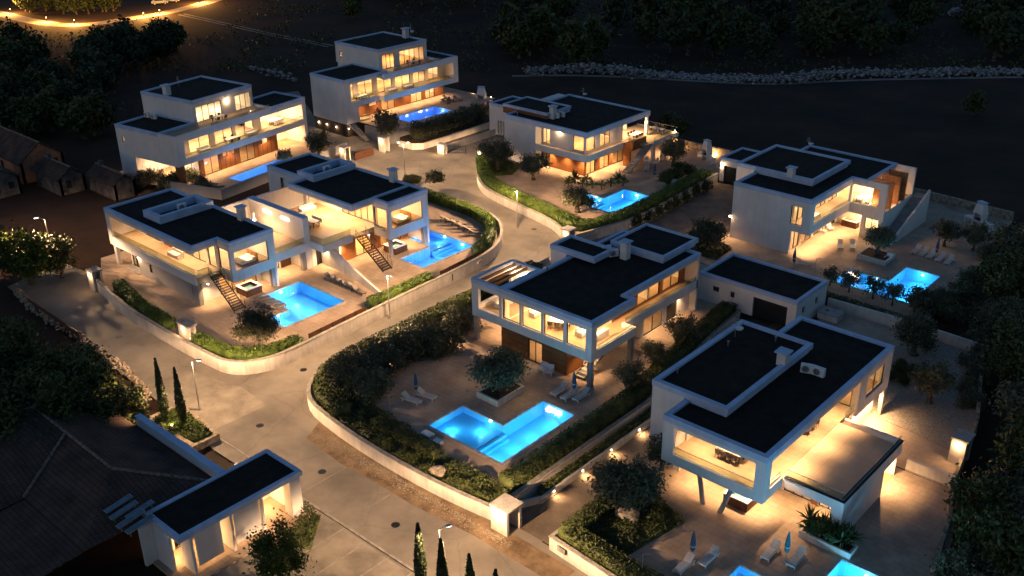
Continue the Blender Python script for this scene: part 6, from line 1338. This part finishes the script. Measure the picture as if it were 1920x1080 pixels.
dining(-134.2, 111, 5.702, R(90), 'in the corner loggia above the plinth', 3); dining(-87.8, 126.6, 4.202, R(90), 'under the back of the floating roof', 3, 'round'); dining(-86.8, 131.2, 4.202, 0, 'on the open back terrace', 2, 'round')
tA = rotA((-121.6, 101.6)); dining(tA[0], tA[1], 7.952, R(98), 'on the top terrace of the stepped villa', 2, 'round'); dining(-134.2, 123.4, 9.382, R(90), 'on the top terrace above the long balconies', 2, 'round')
for x, y, z, rz, lab in ((-99.8, 70.6, 4.2, R(90), 'pale sofa on the dining terrace of the twin villas'), (-101.6, 73.6, 4.2, R(90), 'pale sofa against the terrace back wall of the twin villas'), (-99.5, 63.2, 4.2, R(180), 'pale sofa on the small terrace with two light slots'), (-101.5, 54.4, 4.2, 0, 'pale sofa in the long glazed loggia'),
                         (-59.8, 70.4, 4.28, R(90), 'pale sofa behind the second square window'), (-52.0, 70.3, 4.28, R(-90), 'pale sofa at the lit side opening of the five window villa'), (-53.6, 70.2, 4.28, R(90), 'pale sofa behind the last square window'),
                         (-134.4, 118, 5.7, R(90), 'pale sofa on the long balcony above the raised pool'), (-63.8, 69.6, 4.28, R(90), 'pale sofa under the pergola slats'), (-133.9, 121.4, 5.7, R(90), 'second pale sofa on the long balcony above the raised pool, next to the end'), (-30.2, 65.4, 4.25, R(90), 'pale sofa under the terrace edge downlights'), (-51.0, 113, 4.2, R(90), 'pale sofa in the courtyard gallery of the fins villa')):
    place('sofa', b_sofa, (x, y, z + .002), rz, lab, None, 1.0, 'sofa', 'sofa')
for a, b, lab in ((-120.9, 97.4, 'pale sofa on the middle balcony of the stepped villa'), (-121.4, 107.4, 'pale sofa at the far end of the middle balcony of the stepped villa')):
    q = rotA((a, b)); place('sofa', b_sofa, (q[0], q[1], 4.252), R(98), lab, None, 1.0, 'sofa', 'sofa')
for x, y, lab in ((-93.8, 58.6, 'double bed in the glazed corner room above the left stair'), (-89.7, 78.7, 'double bed in the glazed corner room above the corner pool stair')): place('bed', b_bed, (x, y, 4.2), R(90), lab, None, 1.0, 'bed', 'bed')
def b_armchair(r):
    link('seat', MB().box(-.36, .36, -.36, .36, .3, .4).mesh('seat'), M['plastic'], r); link('backrest', MB().hexa([(-.36, .28, .38), (.36, .28, .38), (.36, .38, .38), (-.36, .38, .38)], [(-.36, .42, .9), (.36, .42, .9), (.36, .5, .9), (-.36, .5, .9)]).mesh('backrest'), M['plastic'], r)
    for x in (-.38, .3): link('armrest', MB().box(x, x + .08, -.34, .36, .54, .59).mesh('armrest'), M['plastic'], r)
    for x in (-.34, .3):
        for y in (-.34, .28): link('leg', MB().box(x, x + .05, y, y + .05, 0, .55).mesh('leg'), M['plastic'], r)
for u, v, z, rz, lab, gr in ((1017, 697, 1.0, R(10), 'white plastic armchair against the dark timber wall', 'armchairs by the dark timber wall'), (1030, 702, 1.0, R(20), 'white plastic armchair against the dark timber wall', 'armchairs by the dark timber wall'), (1543, 437, .5, R(100), 'white armchair under the courtyard downlights', 'armchairs in the courtyard'), (1556, 432, .5, R(60), 'white armchair under the courtyard downlights', 'armchairs in the courtyard'), (1664, 490, .5, R(0), 'white armchair beside the olive planter', None), (1212, 306, .8, R(40), 'white armchair beside the foot of the straight stair', 'armchairs by the straight stair'), (1228, 307, .8, R(-40), 'white armchair beside the foot of the straight stair', 'armchairs by the straight stair')):
    place('armchair', b_armchair, (*P(u, v, z)[:2], z + .002), rz, lab, gr, 1.0, 'armchair', 'armchair')
def b_tub(r):
    link('tub_shell', MB().box(-1.05, 1.05, -1.05, -.85, 0, .85).box(-1.05, 1.05, .85, 1.05, 0, .85).box(-1.05, -.85, -.85, .85, 0, .85).box(.85, 1.05, -.85, .85, 0, .85).mesh('tub_shell'), M['darkwood'], r)
    link('rim', MB().ring(ccw(rect(-1.1, 1.1, -1.1, 1.1)), .3, .852, .92).mesh('rim'), M['plastic'], r); link('tub_floor', MB().box(-.84, .84, -.84, .84, .1, .4).mesh('tub_floor'), M['plastic'], r)
    link('water', MB().box(-.82, .82, -.82, .82, .68, .70).mesh('water'), M['water'], r)
for u, v, z, lab in ((468, 548, .8, 'hot tub under the overhanging bedroom beside the metal stair'), (742, 470, .8, 'pale hot tub on the terrace by the corner pool'), (1597, 422, .5, 'bubbling hot tub in the lit courtyard'), (1390, 940, 1.0, 'hot tub in the light under the cantilevered front')):
    place('hot_tub', b_tub, (*P(u, v, z)[:2], z + .002), 0, lab, None, 1.0, 'hot_tub', 'hot tub')
def b_bbq(r):
    link('counter', MB().box(-2.0, -.75, -.4, .4, .7, .85).box(-2.0, -1.85, -.4, .4, 0, .7).box(.75, 2.0, -.4, .4, .7, .85).box(1.85, 2.0, -.4, .4, 0, .7).mesh('counter'), M['white'], r)
    link('hearth', MB().box(-.72, -.55, -.45, .45, 0, 1.75).box(.55, .72, -.45, .45, 0, 1.75).box(-.55, .55, .3, .45, 0, 1.75).box(-.55, .55, -.42, .3, .62, .8).mesh('hearth'), M['white'], r)
    link('hood', MB().hexa([(-.78, -.5, 1.752), (.78, -.5, 1.752), (.78, .5, 1.752), (-.78, .5, 1.752)], [(-.52, -.32, 3.0), (.52, -.32, 3.0), (.52, .32, 3.0), (-.52, .32, 3.0)]).mesh('hood'), M['white'], r)
    link('chimney_cap', MB().box(-.6, .6, -.4, .4, 3.15, 3.22).mesh('chimney_cap'), M['cope'], r); link('grate', MB().box(-.5, .5, -.38, .25, .95, .98).mesh('grate'), M['metal'], r)
    for x in (-.45, .4): link('cap_post', MB().box(x, x + .06, -.05, .05, 3.0, 3.15).mesh('cap_post'), M['cope'], r)
place('outdoor_barbecue', b_bbq, (*P(1324, 300, .8)[:2], .8), R(-25), 'white masonry barbecue with tapered hood against the orange lit stone wall', None, 1.0, 'outdoor_barbecue', 'barbecue')
place('outdoor_barbecue', b_bbq, (*P(1834, 424, .5)[:2], .5), R(-25), 'white masonry barbecue at the dark edge of the pool terrace', None, 1.05, 'outdoor_barbecue', 'barbecue')
place('outdoor_barbecue', b_bbq, (*P(903, 190, 1.6)[:2], 1.0), R(20), 'white barbecue lit from both sides beyond the raised pool', None, 1.05, 'outdoor_barbecue', 'barbecue')
def b_ac(r):
    link('casing', MB().box(-.45, .45, -.17, .17, .12, .78).mesh('casing'), M['plastic'], r); link('fan_grille', MB().tube((-.1, -.175, .45), (-.1, -.2, .45), .26, n=14).mesh('fan_grille'), M['steel'], r)
    for x in (-.35, .3): link('foot', MB().box(x, x + .06, -.17, .17, 0, .12).mesh('foot'), M['metal'], r)
for x, y, z, rz, lab in ((*P(1512, 700, 7.8)[:2], 7.78, R(20), 'air conditioner beside the chimney on the cantilevered villa roof'), (*P(1534, 706, 7.8)[:2], 7.78, R(0), 'outer air conditioner on the cantilevered villa roof'), (*P(1150, 482, 7.8)[:2], 7.78, R(60), 'air conditioner behind the stair block of the five window villa'), (*P(1137, 475, 7.8)[:2], 7.78, R(60), 'air conditioner against the stair block parapet of the five window villa'),
                         (*P(1043, 222, 7.8)[:2], 7.78, 0, 'air conditioner by the chimney on the floating roof'), (*P(1053, 220, 7.8)[:2], 7.78, 0, 'air conditioner set out on the floating roof away from its chimney'), (*P(277, 221, 8.1)[:2], 8.08, R(8), 'outer air conditioner on the lower roof of the stepped villa'), (*P(289, 224, 8.1)[:2], 8.08, R(8), 'air conditioner against the top storey of the stepped villa'), (-105.4, 58.3, 7.8, R(90), 'air conditioner inside the roof frame of the left twin villa'), (-103.2, 78.5, 7.8, R(90), 'air conditioner inside the roof frame of the right twin villa')):
    place('air_conditioner', b_ac, (x, y, z), rz, lab, None, 1.15, 'air_conditioner', 'air conditioner')
# ---- planters
def planter(x0, x1, y0, y1, z, h, label):
    og = ((x0 + x1) / 2, (y0 + y1) / 2, z); r = thing('planter', label, 'planter', og)
    link('planter_wall', MB().ring(ccw(rect(x0, x1, y0, y1)), .18, z, z + h).mesh('planter_wall', og), M['white2'], r); link('soil', MB().box(x0 + .19, x1 - .19, y0 + .19, y1 - .19, z, z + h - .08).mesh('soil', og), M['soil'], r)
planter(-57.2, -54.5, 58.4, 62.2, 1.0, .6, 'square white planter at the inner corner of the L-shaped pool'); planter(-44.8, -41.2, 113.0, 116.1, .5, .6, 'square white planter with the olive between courtyard and pool')
planter(-25.0, -20.9, 59.7, 61.0, 1.0, .6, 'long white planter full of yuccas below the roof terrace')
# ---- gate pillars
def pillar(x, y, sx, sy, h, label, lit=1, z=0.0):
    og = (x, y, z); r = thing('gate_pillar', label, 'gate pillar', og)
    link('shaft', MB().box(x - sx / 2, x + sx / 2, y - sy / 2, y - sy / 2 + .25, z, z + h).box(x - sx / 2, x + sx / 2, y + sy / 2 - .25, y + sy / 2, z, z + h).box(x - sx / 2, x - sx / 2 + .25, y - sy / 2 + .25, y + sy / 2 - .25, z, z + h).mesh('shaft', og), M['white2'], r)
    link('cap', MB().box(x - sx / 2 - .08, x + sx / 2 + .14, y - sy / 2 - .08, y + sy / 2 + .08, z + h + .002, z + h + .16).mesh('cap', og), M['concrete'], r)
    if lit:
        link('lamp_glass', MB().box(x - .12, x + .12, y - sy / 2 - .11, y - sy / 2 - .02, z + h - .42, z + h - .3).mesh('lamp_glass', og), M['lamp'], r); lamp('POINT', (0, -sy / 2 - .3, h - .5), 15 * lit, (1, .56, .24), r, .06)
pillar(-43.2, 47.0, 1.7, 1.7, 2.2, 'tall lit gate pillar with flat cap at the driveway entrance', 2.2)
pillar(-109.2, 48.0, 1.3, 1.2, 2.4, 'lit gate pillar at the end of the long curving wall', 1.8); pillar(-88.6, 47.4, 2.0, .9, 2.5, 'stepped gate pillar between two clipped hedges', 1.0)
pillar(-123.0, 105.6, 1.4, 1.2, 2.4, 'lit gate pillar below the plinth stair', 1.8); pillar(-124.3, 98.4, 1.3, 1.2, 2.2, 'lit gate pillar behind the corner villa roof', 1.8)
pillar(-114.8, 110.9, 1.5, .8, 1.5, 'broad low gate pillar lit by the gate', 1.6); pillar(-106.8, 111.8, 1.0, 1.0, 1.9, 'gate pillar at the start of the bright hedge', 1.2); pillar(-75.0, 94.2, 1.3, 1.3, 2.3, 'gate pillar where the bright hedge meets the driveway', 1.0)
pillar(-19.6, 77.6, 1.2, 1.6, 2.4, 'lit gate pillar in the gravel yard wall', 2.0, .9)
# ---- metal gates
def gate(a, b, h, label, z=0.0):
    a, b = Vector(a), Vector(b); og = (a.x, a.y, z); r = thing('metal_gate', label, 'gate', og); L = (b - a).length
    fr = MB()
    for p in (a, b): fr.tube((p.x, p.y, z + .04), (p.x, p.y, z + h), .03, n=6)
    for zz in (.12, h * .62, h): fr.tube((a.x, a.y, z + zz), (b.x, b.y, z + zz), .022, n=6)
    link('gate_frame', fr.mesh('gate_frame', og), M['metal'], r)
    n = max(3, int(L / .3))
    for i in range(1, n): p = a.lerp(b, i / n); link('bar', MB().tube((p.x, p.y, z + .12), (p.x, p.y, z + h), .014, n=5).mesh('bar', og), M['metal'], r)
gate((-42.3, 47.6), (-42.2, 50.6), 1.25, 'open black metal gate beside the tall lit gate pillar'); gate((-114.4, 111.4), (-111.8, 113.2), 1.2, 'black metal gate beside the broad low pillar'); gate((-74.0, 95.2), (-73.3, 98.0), 1.3, 'narrow black gate between pillar and straight pale wall')
o = tag(link('boundary_screen', MB().box(-123.2, -122.9, 99.3, 103.2, 0, 1.2).mesh('boundary_screen', (-123, 101, 0)), M['darkwood']), 'brown board screen between the two gate pillars', 'fence'); o.location = (-123, 101, 0)
# ---- street lamps: their optics throw the light sideways, so the street is evenly lit
def batwing(o):
    d = o.data; d.use_nodes = True; t = d.node_tree; e = next(n for n in t.nodes if n.type == 'EMISSION')
    tc = t.nodes.new('ShaderNodeTexCoord'); sp = t.nodes.new('ShaderNodeSeparateXYZ'); t.links.new(tc.outputs['Normal'], sp.inputs[0])
    ab = t.nodes.new('ShaderNodeMath'); ab.operation = 'ABSOLUTE'; t.links.new(sp.outputs['Z'], ab.inputs[0])
    mx = t.nodes.new('ShaderNodeMath'); mx.operation = 'MAXIMUM'; mx.inputs[1].default_value = .30; t.links.new(ab.outputs[0], mx.inputs[0])
    pw = t.nodes.new('ShaderNodeMath'); pw.operation = 'POWER'; pw.inputs[1].default_value = -2.6; t.links.new(mx.outputs[0], pw.inputs[0]); t.links.new(pw.outputs[0], e.inputs['Strength'])
def b_lamp(heads):
    def f(r):
        link('pole', MB().tube((0, 0, 0), (0, 0, 5.2), .07, .045, 10).mesh('pole'), M['steel'], r); link('base_plate', MB().box(-.16, .16, -.16, .16, 0, .04).mesh('base_plate'), M['steel'], r)
        for k in range(heads):
            s = 1 if k == 0 else -1
            link('arm', MB().tube((0, 0, 5.15), (s * .55, 0, 5.38), .03, n=6).mesh('arm'), M['steel'], r)
            hd = link('lamp_head', MB().box(min(s * .5, s * .95), max(s * .5, s * .95), -.11, .11, 5.36, 5.44).mesh('lamp_head'), M['steel'], r); link('lamp_glass', MB().box(min(s * .56, s * .9), max(s * .56, s * .9), -.085, .085, 5.335, 5.358).mesh('lamp_glass'), M['street'], hd)
            batwing(lamp('SPOT', (s * .74, 0, 5.28), STP / heads, STREET, r, .12, angle=R(166), blend=.35))
    return f
STP = 440
place('street_lamp', b_lamp(1), (-76.6, 40.9, 0), R(35), 'lit street lamp beside the pair of cypresses', None, 1.0, 'street_lamp', 'street lamp')
for x, y, rz, lab in ((-84.2, 91.4 + 3.3, R(-60), 'lit street lamp inside the street bend near the bright hedge'), (-77.1, 65.4, R(0), 'lit street lamp at the wall beside the clipped hedge'), (-42.2, 38.9, R(60), 'street lamp between the cypresses of the forecourt')):
    place('street_lamp', b_lamp(1), (x, y, 0), rz, lab, None, 1.0)
STP = 420
place('tree_street_lamp', b_lamp(1), (-118.4, 47.4, 0), R(225), 'lit street lamp buried in the yellow green tree', None, 1.28, 'street_lamp', 'street lamp')
STP = 440
place('double_street_lamp', b_lamp(2), (-111.2, 99.3, 0), R(40), 'double headed lit street lamp in the turning circle', None, 1.0, 'street_lamp', 'street lamp')
def b_garden(r):
    link('pole', MB().tube((0, 0, 0), (0, 0, 2.2), .035, n=8).mesh('pole'), M['steel'], r); link('lamp_head', MB().tube((0, 0, 2.18), (.3, 0, 2.3), .03, n=6).box(.25, .5, -.06, .06, 2.28, 2.33).mesh('lamp_head'), M['steel'], r)
for u, v, z, lab in ((732, 778, 1.0, 'unlit garden lamp post in front of the dark shrubs'), (1203, 1085, 1.0, 'garden lamp post above the round lawn'), (1527, 517, .5, 'garden lamp post beside the closed dark umbrella'), (857, 398, .8, 'garden lamp post beside the fan of loungers'), (527, 618, .8, 'garden shower post at the shallow end')):
    place('garden_lamp', b_garden, (*P(u, v, z)[:2], z), R(30), lab, None, 1.0, 'garden_lamp', 'garden lamp')
# spot at the cypress feet, yard and barbecue lamps
def ground_spot(x, y, z, p, label, col=WARM):
    r = thing('ground_spot', label, 'lamp', (x, y, z)); link('lamp_body', MB().lathe([(.06, 0), (.09, .1), (.1, .16)], 10).mesh('lamp_body'), M['metal'], r); link('lamp_glass', MB().lathe([(.085, .162), (.085, .18)], 10).mesh('lamp_glass'), M['lamp'], r); lamp('POINT', (0, 0, .3), p, col, r, .05)
ground_spot(*P(323, 800, .5)[:2], .5, 14, 'small yellow spot between the feet of the cypress pair', (1.0, .62, .15))
ground_spot(*P(888, 186, 1.0)[:2], 1.9, 60, 'bright lamp at the left of the far barbecue'); ground_spot(*P(921, 192, 1.0)[:2], 1.9, 60, 'bright lamp at the right of the far barbecue')
ground_spot(-86, 135.6, .8, 120, 'lamp washing the rough stone wall behind the floating roof', (1, .55, .22)); ground_spot(-79, 135.8, .8, 60, 'second lamp washing the stone wall near the barbecue', (1, .55, .22))
ground_spot(*P(1288, 326, .8)[:2], .8, 10, 'small lamp among the cushion bushes'); ground_spot(-72.6, 73.5, 1.0, 50, 'wall lamp glowing behind the pergola corner shrub'); ground_spot(*P(745, 252, .6)[:2], 1.0, 16, 'small lamp under the olive at the plinth')
# bollards on the far lane
def b_bollard(r):
    link('post', MB().tube((0, 0, 0), (0, 0, .9), .07, n=8).mesh('post'), M['metal'], r); link('lamp_glass', MB().tube((0, 0, .9), (0, 0, 1.05), .08, n=8).mesh('lamp_glass'), emit('sodium_glass', (1, .5, .12), 8), r); lamp('POINT', (0, 0, 1.8), 2600, (1.0, .45, .10), r, .1)
for u, v in ((20, 25), (88, 41), (140, 46), (270, 33), (300, 27), (375, 6)): place('bollard_light', b_bollard, (*P(u, v)[:2], -.1), 0, 'low orange lamp beside the far lane', 'orange lamps along the far lane', 1.3, 'bollard_light', 'lamp')
# ================================================================== outbuildings, cars and small things
M['glow_plaster'] = mat('orange_glow_plaster', (0.36, 0.17, 0.10), 0.9, 0.2, 0.8); M['oldwall'] = mat('old_lime_wall', (0.11, 0.10, 0.095), 0.9, 0.35, 0.9)  # the farmhouse's orange lamp glow is put into its plaster colour
M['glaze'] = mat('dark_window', (0.02, 0.025, 0.03), 0.15, 0.1, 1, spec=.6)
def farmhouse(x0, x1, y0, y1, ze, zr, label, wallm, gable='x', wins=()):
    h = House('farmhouse', label, ((x0 + x1) / 2, (y0 + y1) / 2, -.1), cat='house'); ym = (y0 + y1) / 2; xm = (x0 + x1) / 2
    h.part('wall', MB().panel('y', y0, .4, x0, x1, -.1, ze), wallm); h.part('wall', MB().panel('y', y1, -.4, x0, x1, -.1, ze), wallm)
    for x, t in ((x0, .4), (x1, -.4)):
        h.part('gable', MB().add([(x + d, y, z) for d in (0, t) for y, z in ((y0 + .01, -.1), (y1 - .01, -.1), (y1 - .01, ze), (ym, zr), (y0 + .01, ze))], [(0, 1, 2, 3, 4), (9, 8, 7, 6, 5)] + [(i, i + 5, (i + 1) % 5 + 5, (i + 1) % 5) for i in range(5)]), wallm)
    for s in (0, 1):
        ya = y0 - .35 if s == 0 else y1 + .35; za = ze - .2
        h.part('roof_slope', MB().hexa([(x0 - .3, ya, za), (x1 + .3, ya, za), (x1 + .3, ym, zr + .02), (x0 - .3, ym, zr + .02)], [(x0 - .3, ya, za + .16), (x1 + .3, ya, za + .16), (x1 + .3, ym, zr + .2), (x0 - .3, ym, zr + .2)]), 'tile')
    h.part('ridge', MB().tube((x0 - .3, ym, zr + .2), (x1 + .3, ym, zr + .2), .14, n=6), 'ridge')
    for ax, pos, a0, a1, z0, z1 in wins:
        h.part('window', MB().box(pos - .03, pos + .03, a0, a1, z0, z1) if ax == 'x' else MB().box(a0, a1, pos - .03, pos + .03, z0, z1), 'glaze')
    h.part('chimney', MB().box(x0 + 1, x0 + 1.6, ym - .3, ym + .3, zr - .3, zr + .9), wallm)
farmhouse(-168, -153, 59.4, 66.2, 3.2, 5.6, 'old farmhouse with orange glow painted into its walls and dark tiled roof', 'glow_plaster', wins=(('y', 59.38, -160, -159, 1.2, 2.4), ('x', -152.98, 64.4, 65.2, 1.8, 2.8)))
farmhouse(-151, -143.5, 60.6, 64.6, 2.4, 3.8, 'low farm shed with a bright patch on its gable beside the glow tinted farmhouse', 'oldwall', wins=(('x', -143.48, 61.6, 62.4, .8, 2.0),))
farmhouse(-156, -149.5, 52.8, 57.6, 2.6, 4.0, 'small lime washed cottage below the glow tinted farmhouse', 'oldwall', wins=(('x', -149.48, 53.6, 54.5, .8, 2.1), ('x', -149.48, 55.8, 56.6, 1.0, 2.0)))
farmhouse(-143, -135.4, 64.8, 68.2, 2.3, 3.4, 'long low shed between the farm and the carport', 'oldwall')
# cars on the far lane
def b_car(r):
    body = MB()
    prof = [(-2.1, .35), (2.1, .35), (2.15, .75), (1.3, .9), (.6, 1.42), (-1.2, 1.45), (-1.95, .95), (-2.15, .8)]
    n = len(prof); body.add([(x, -.82, z) for x, z in prof] + [(x, .82, z) for x, z in prof], [tuple(range(n)), tuple(range(2 * n - 1, n - 1, -1))] + [(i, n + i, n + (i + 1) % n, (i + 1) % n) for i in range(n)])
    link('body', body.mesh('body'), M['carpaint'], r)
    for s in (-1, 1): link('side_window', MB().add([(1.0, s * .825, .93), (.5, s * .825, 1.36), (-1.1, s * .825, 1.38), (-1.6, s * .825, .97)], [(0, 1, 2, 3)]).mesh('side_window'), M['glaze'], r)
    link('windscreen', MB().add([(1.26, -.7, .94), (1.26, .7, .94), (.64, .62, 1.4), (.64, -.62, 1.4)], [(0, 1, 2, 3)]).mesh('windscreen'), M['glaze'], r)
    for x in (-1.3, 1.35):
        for y in (-.8, .8): w = link('wheel', MB().tube((x, y - .1, .33), (x, y + .1, .33), .33, n=14).mesh('wheel'), M['metal'], r); link('rim', MB().tube((x, y - .11, .33), (x, y + .11, .33), .18, n=10).mesh('rim'), M['steel'], w)
    for y in (-.6, .6): link('headlight', MB().box(2.1, 2.17, y - .15, y + .15, .62, .74).mesh('headlight'), M['plastic'], r)
M['carpaint'] = mat('pale_blue_car_paint', (0.35, 0.42, 0.5), 0.3, 0.03, 1, spec=.6)
place('parked_car', b_car, (*P(300, 7)[:2], -.1), R(60), 'pale car parked at the edge of the far lane', 'cars parked by the far lane', 1.1, 'parked_car', 'car'); place('parked_car', b_car, (*P(322, 3)[:2], -.1), R(50), 'pale car parked at the edge of the far lane', 'cars parked by the far lane', 1.1)
# meter cupboards and grilles in the curved wall
def on_wall(name, x, y, w, z0, z1, label, m='metal', cat='cabinet'):
    og = (x, y, z0); r = thing(name, label, cat, og); link('surround', MB().box(x - .02, x + .10, y - w / 2 - .07, y + w / 2 + .07, z0, z1 + .07).mesh('surround', og), M['paint'], r); link('door', MB().box(x + .102, x + .13, y - w / 2, y + w / 2, z0 + .03, z1).mesh('door', og), M[m], r)
on_wall('meter_cabinet', -77.5, 54.2, .75, .25, 1.15, 'dark meter cabinet in the curved wall below the corner hedge'); on_wall('meter_cabinet', -78.45, 76.2, .75, .25, 1.15, 'dark meter cabinet in the wall below the screen fence')
on_wall('wall_grille', -77.85, 60.6, .7, .75, 1.05, 'small grey grille in the curved wall', 'steel', 'grille'); on_wall('wall_grille', -78.75, 81.6, .7, .75, 1.05, 'small grey grille near the street bend', 'steel', 'grille')
# framed plaque on the street wall
r = thing('house_plaque', 'dark framed plaque with small lines of lettering on the pale street wall', 'sign', (-37.6, 47.0, .6))
link('frame', MB().box(-.42, .42, -.06, -.02, .0, .5).mesh('frame'), M['metal'], r); link('board', MB().box(-.36, .36, -.075, -.061, .05, .45).mesh('board'), M['concrete'], r)
for k, (a, b) in enumerate(((-.28, .28), (-.28, .2), (-.2, .26))): link('lettering', MB().box(a, b, -.08, -.076, .34 - k * .12, .39 - k * .12).mesh('lettering'), M['metal'], r)
r.rotation_euler = (0, 0, math.atan2(-.5, 6))
# boulder, filter boxes, tank, towel
M['boulder'] = mat('pale_boulder', (0.33, 0.28, 0.22), .95, .3, 2.5, bump=.8, bscale=5)
def boulder(x, y, z, s, label):
    bm = bmesh.new(); bmesh.ops.create_icosphere(bm, subdivisions=3, radius=s)
    for v in bm.verts: k = 1 + .22 * math.sin(v.co.x * 3.1 / s + 1) * math.sin(v.co.y * 2.7 / s) + random.uniform(-.05, .05); v.co = Vector((v.co.x * k * 1.2, v.co.y * k, v.co.z * k * .62 + s * .35))
    me = bpy.data.meshes.new('boulder'); bm.to_mesh(me); bm.free(); o = link('boulder', me, M['boulder']); o.location = (x, y, z); tag(o, label, 'boulder')
boulder(-51.3, 47.5, 1.1, .6, 'pale boulder lying in the ground cover behind the pale wall'); boulder(-36.0, 53.2, 1.0, .8, 'pale stump like boulder at the foot of the old olive')
r = thing('filter_box', 'small pale blue pump box by the corner of the L-shaped pool', 'pump box', (*P(802, 822, 1.0)[:2], 1.0)); link('casing', MB().box(-.5, .5, -.3, .3, 0, .5).mesh('casing'), M['concrete'], r); link('lid', MB().box(-.55, .55, -.35, .35, .502, .56).mesh('lid'), M['paint'], r)
r = thing('filter_box', 'second pump box nearer the street beside the L-shaped pool', 'pump box', (*P(822, 834, 1.0)[:2], 1.0)); link('casing', MB().box(-.4, .4, -.25, .25, 0, .4).mesh('casing'), M['concrete'], r); link('lid', MB().box(-.44, .44, -.29, .29, .402, .45).mesh('lid'), M['paint'], r)
r = thing('water_tank', 'low pale tank with a dark hatch behind the garage corner', 'tank', (-39.6, 95.0, 1.0)); link('casing', MB().box(-1.1, 1.1, -.8, .8, 0, .7).mesh('casing'), M['white2'], r); link('lid', MB().box(-1.2, 1.2, -.9, .9, .702, .8).mesh('lid'), M['concrete'], r); link('hatch', MB().box(-.6, -.2, -.2, .2, .802, .84).mesh('hatch'), M['metal'], r)
r = thing('hanging_chair', 'green pod chair under the overhanging bedroom', 'chair', (*P(502, 523, .8)[:2], .8)); link('seat', MB().lathe([(.15, .35), (.45, .55), (.5, 1.0), (.35, 1.5), (.08, 1.75)], 12).mesh('seat'), M['green'], r); link('base', MB().lathe([(.4, 0), (.4, .05), (.08, .08), (.08, .35)], 12).mesh('base'), M['metal'], r)
# water heater panels on the clubhouse tiles
def b_panel(r):
    link('frame', MB().box(-1.1, 1.1, -.28, .28, 0, .06).mesh('frame'), M['steel'], r); link('glass', MB().box(-1.05, 1.05, -.24, .24, .061, .07).mesh('glass'), M['panel'], r)
    for x in (-.9, .85): link('bracket', MB().box(x, x + .06, -.05, .05, -.5, 0).mesh('bracket'), M['steel'], r)
for i, (u, v) in enumerate(((222, 944), (232, 956), (262, 955), (245, 972), (262, 982))):
    o = place('solar_panel', b_panel, (*P(u, v, 4.5)[:2], 4.45), R(90), 'blue grey solar panel on the dark clubhouse tiles', 'solar panels on the clubhouse roof', 1.0, 'solar_panel', 'solar panel'); o.rotation_euler = (0, R(-8), R(90))
# stone bed of the cypresses and round bed in the turning circle
og = (-74.5, 38.4, 0); r = thing('raised_bed', 'stone walled street bed holding the cypress pair', 'planter', og); link('wall', MB().ring(ccw([(-78.2, 36.2), (-70.8, 36.6), (-70.8, 39.3), (-78.2, 40.0)]), .4, -.05, .62).mesh('wall', og), M['stone'], r); link('soil', MB().prism([(-77.7, 36.7), (-71.3, 37.0), (-71.3, 38.9), (-77.7, 39.5)], -.05, .5).mesh('soil', og), M['soil'], r)
og = (*P(772, 342)[:2], 0); r = thing('round_bed', 'small round gravel bed at the foot of the double headed lamp', 'planter', og); link('kerb_ring', MB().lathe([(1.7, 0), (1.7, .18), (1.5, .18), (1.5, .02)], 24).mesh('kerb_ring'), M['kerb'], r); link('gravel', MB().lathe([(1.49, .01), (1.49, .12)], 20).mesh('gravel'), M['gravel'], r)
for i in range(6): a = i * 1.05; tree('bush', (og[0] + math.cos(a) * .9, og[1] + math.sin(a) * .9, .12), 'small bush in the round bed of the turning circle', 'bush', 'bush', 'bushes in the round bed', .75)
tree('shrub', (*P(815, 352)[:2], .8), 'loose shrub at the corner of the right twin villa', 'shrub', 'shrub', sc=1.1)
# loose stones along the dirt verge
gm = MB(); rr = random.Random(5)
for _ in range(1500):
    t = rr.random(); x = -65.5 + t * 24; y = 46.0 - abs(rr.gauss(0, .55)) - rr.random() * .2; s = rr.uniform(.02, .06)
    gm.add([(x - s, y - s * .7, .008), (x + s, y - s, .008), (x + s * .8, y + s, .008), (x - s, y + s, .008), (x, y, .008 + s)], [(0, 1, 4), (1, 2, 4), (2, 3, 4), (3, 0, 4)])
o = link('loose_stones', gm.mesh('loose_stones'), M['gravel']); o['kind'] = 'stuff'; tag(o, 'loose stones scattered on the dirt verge below the pale wall', 'stones')
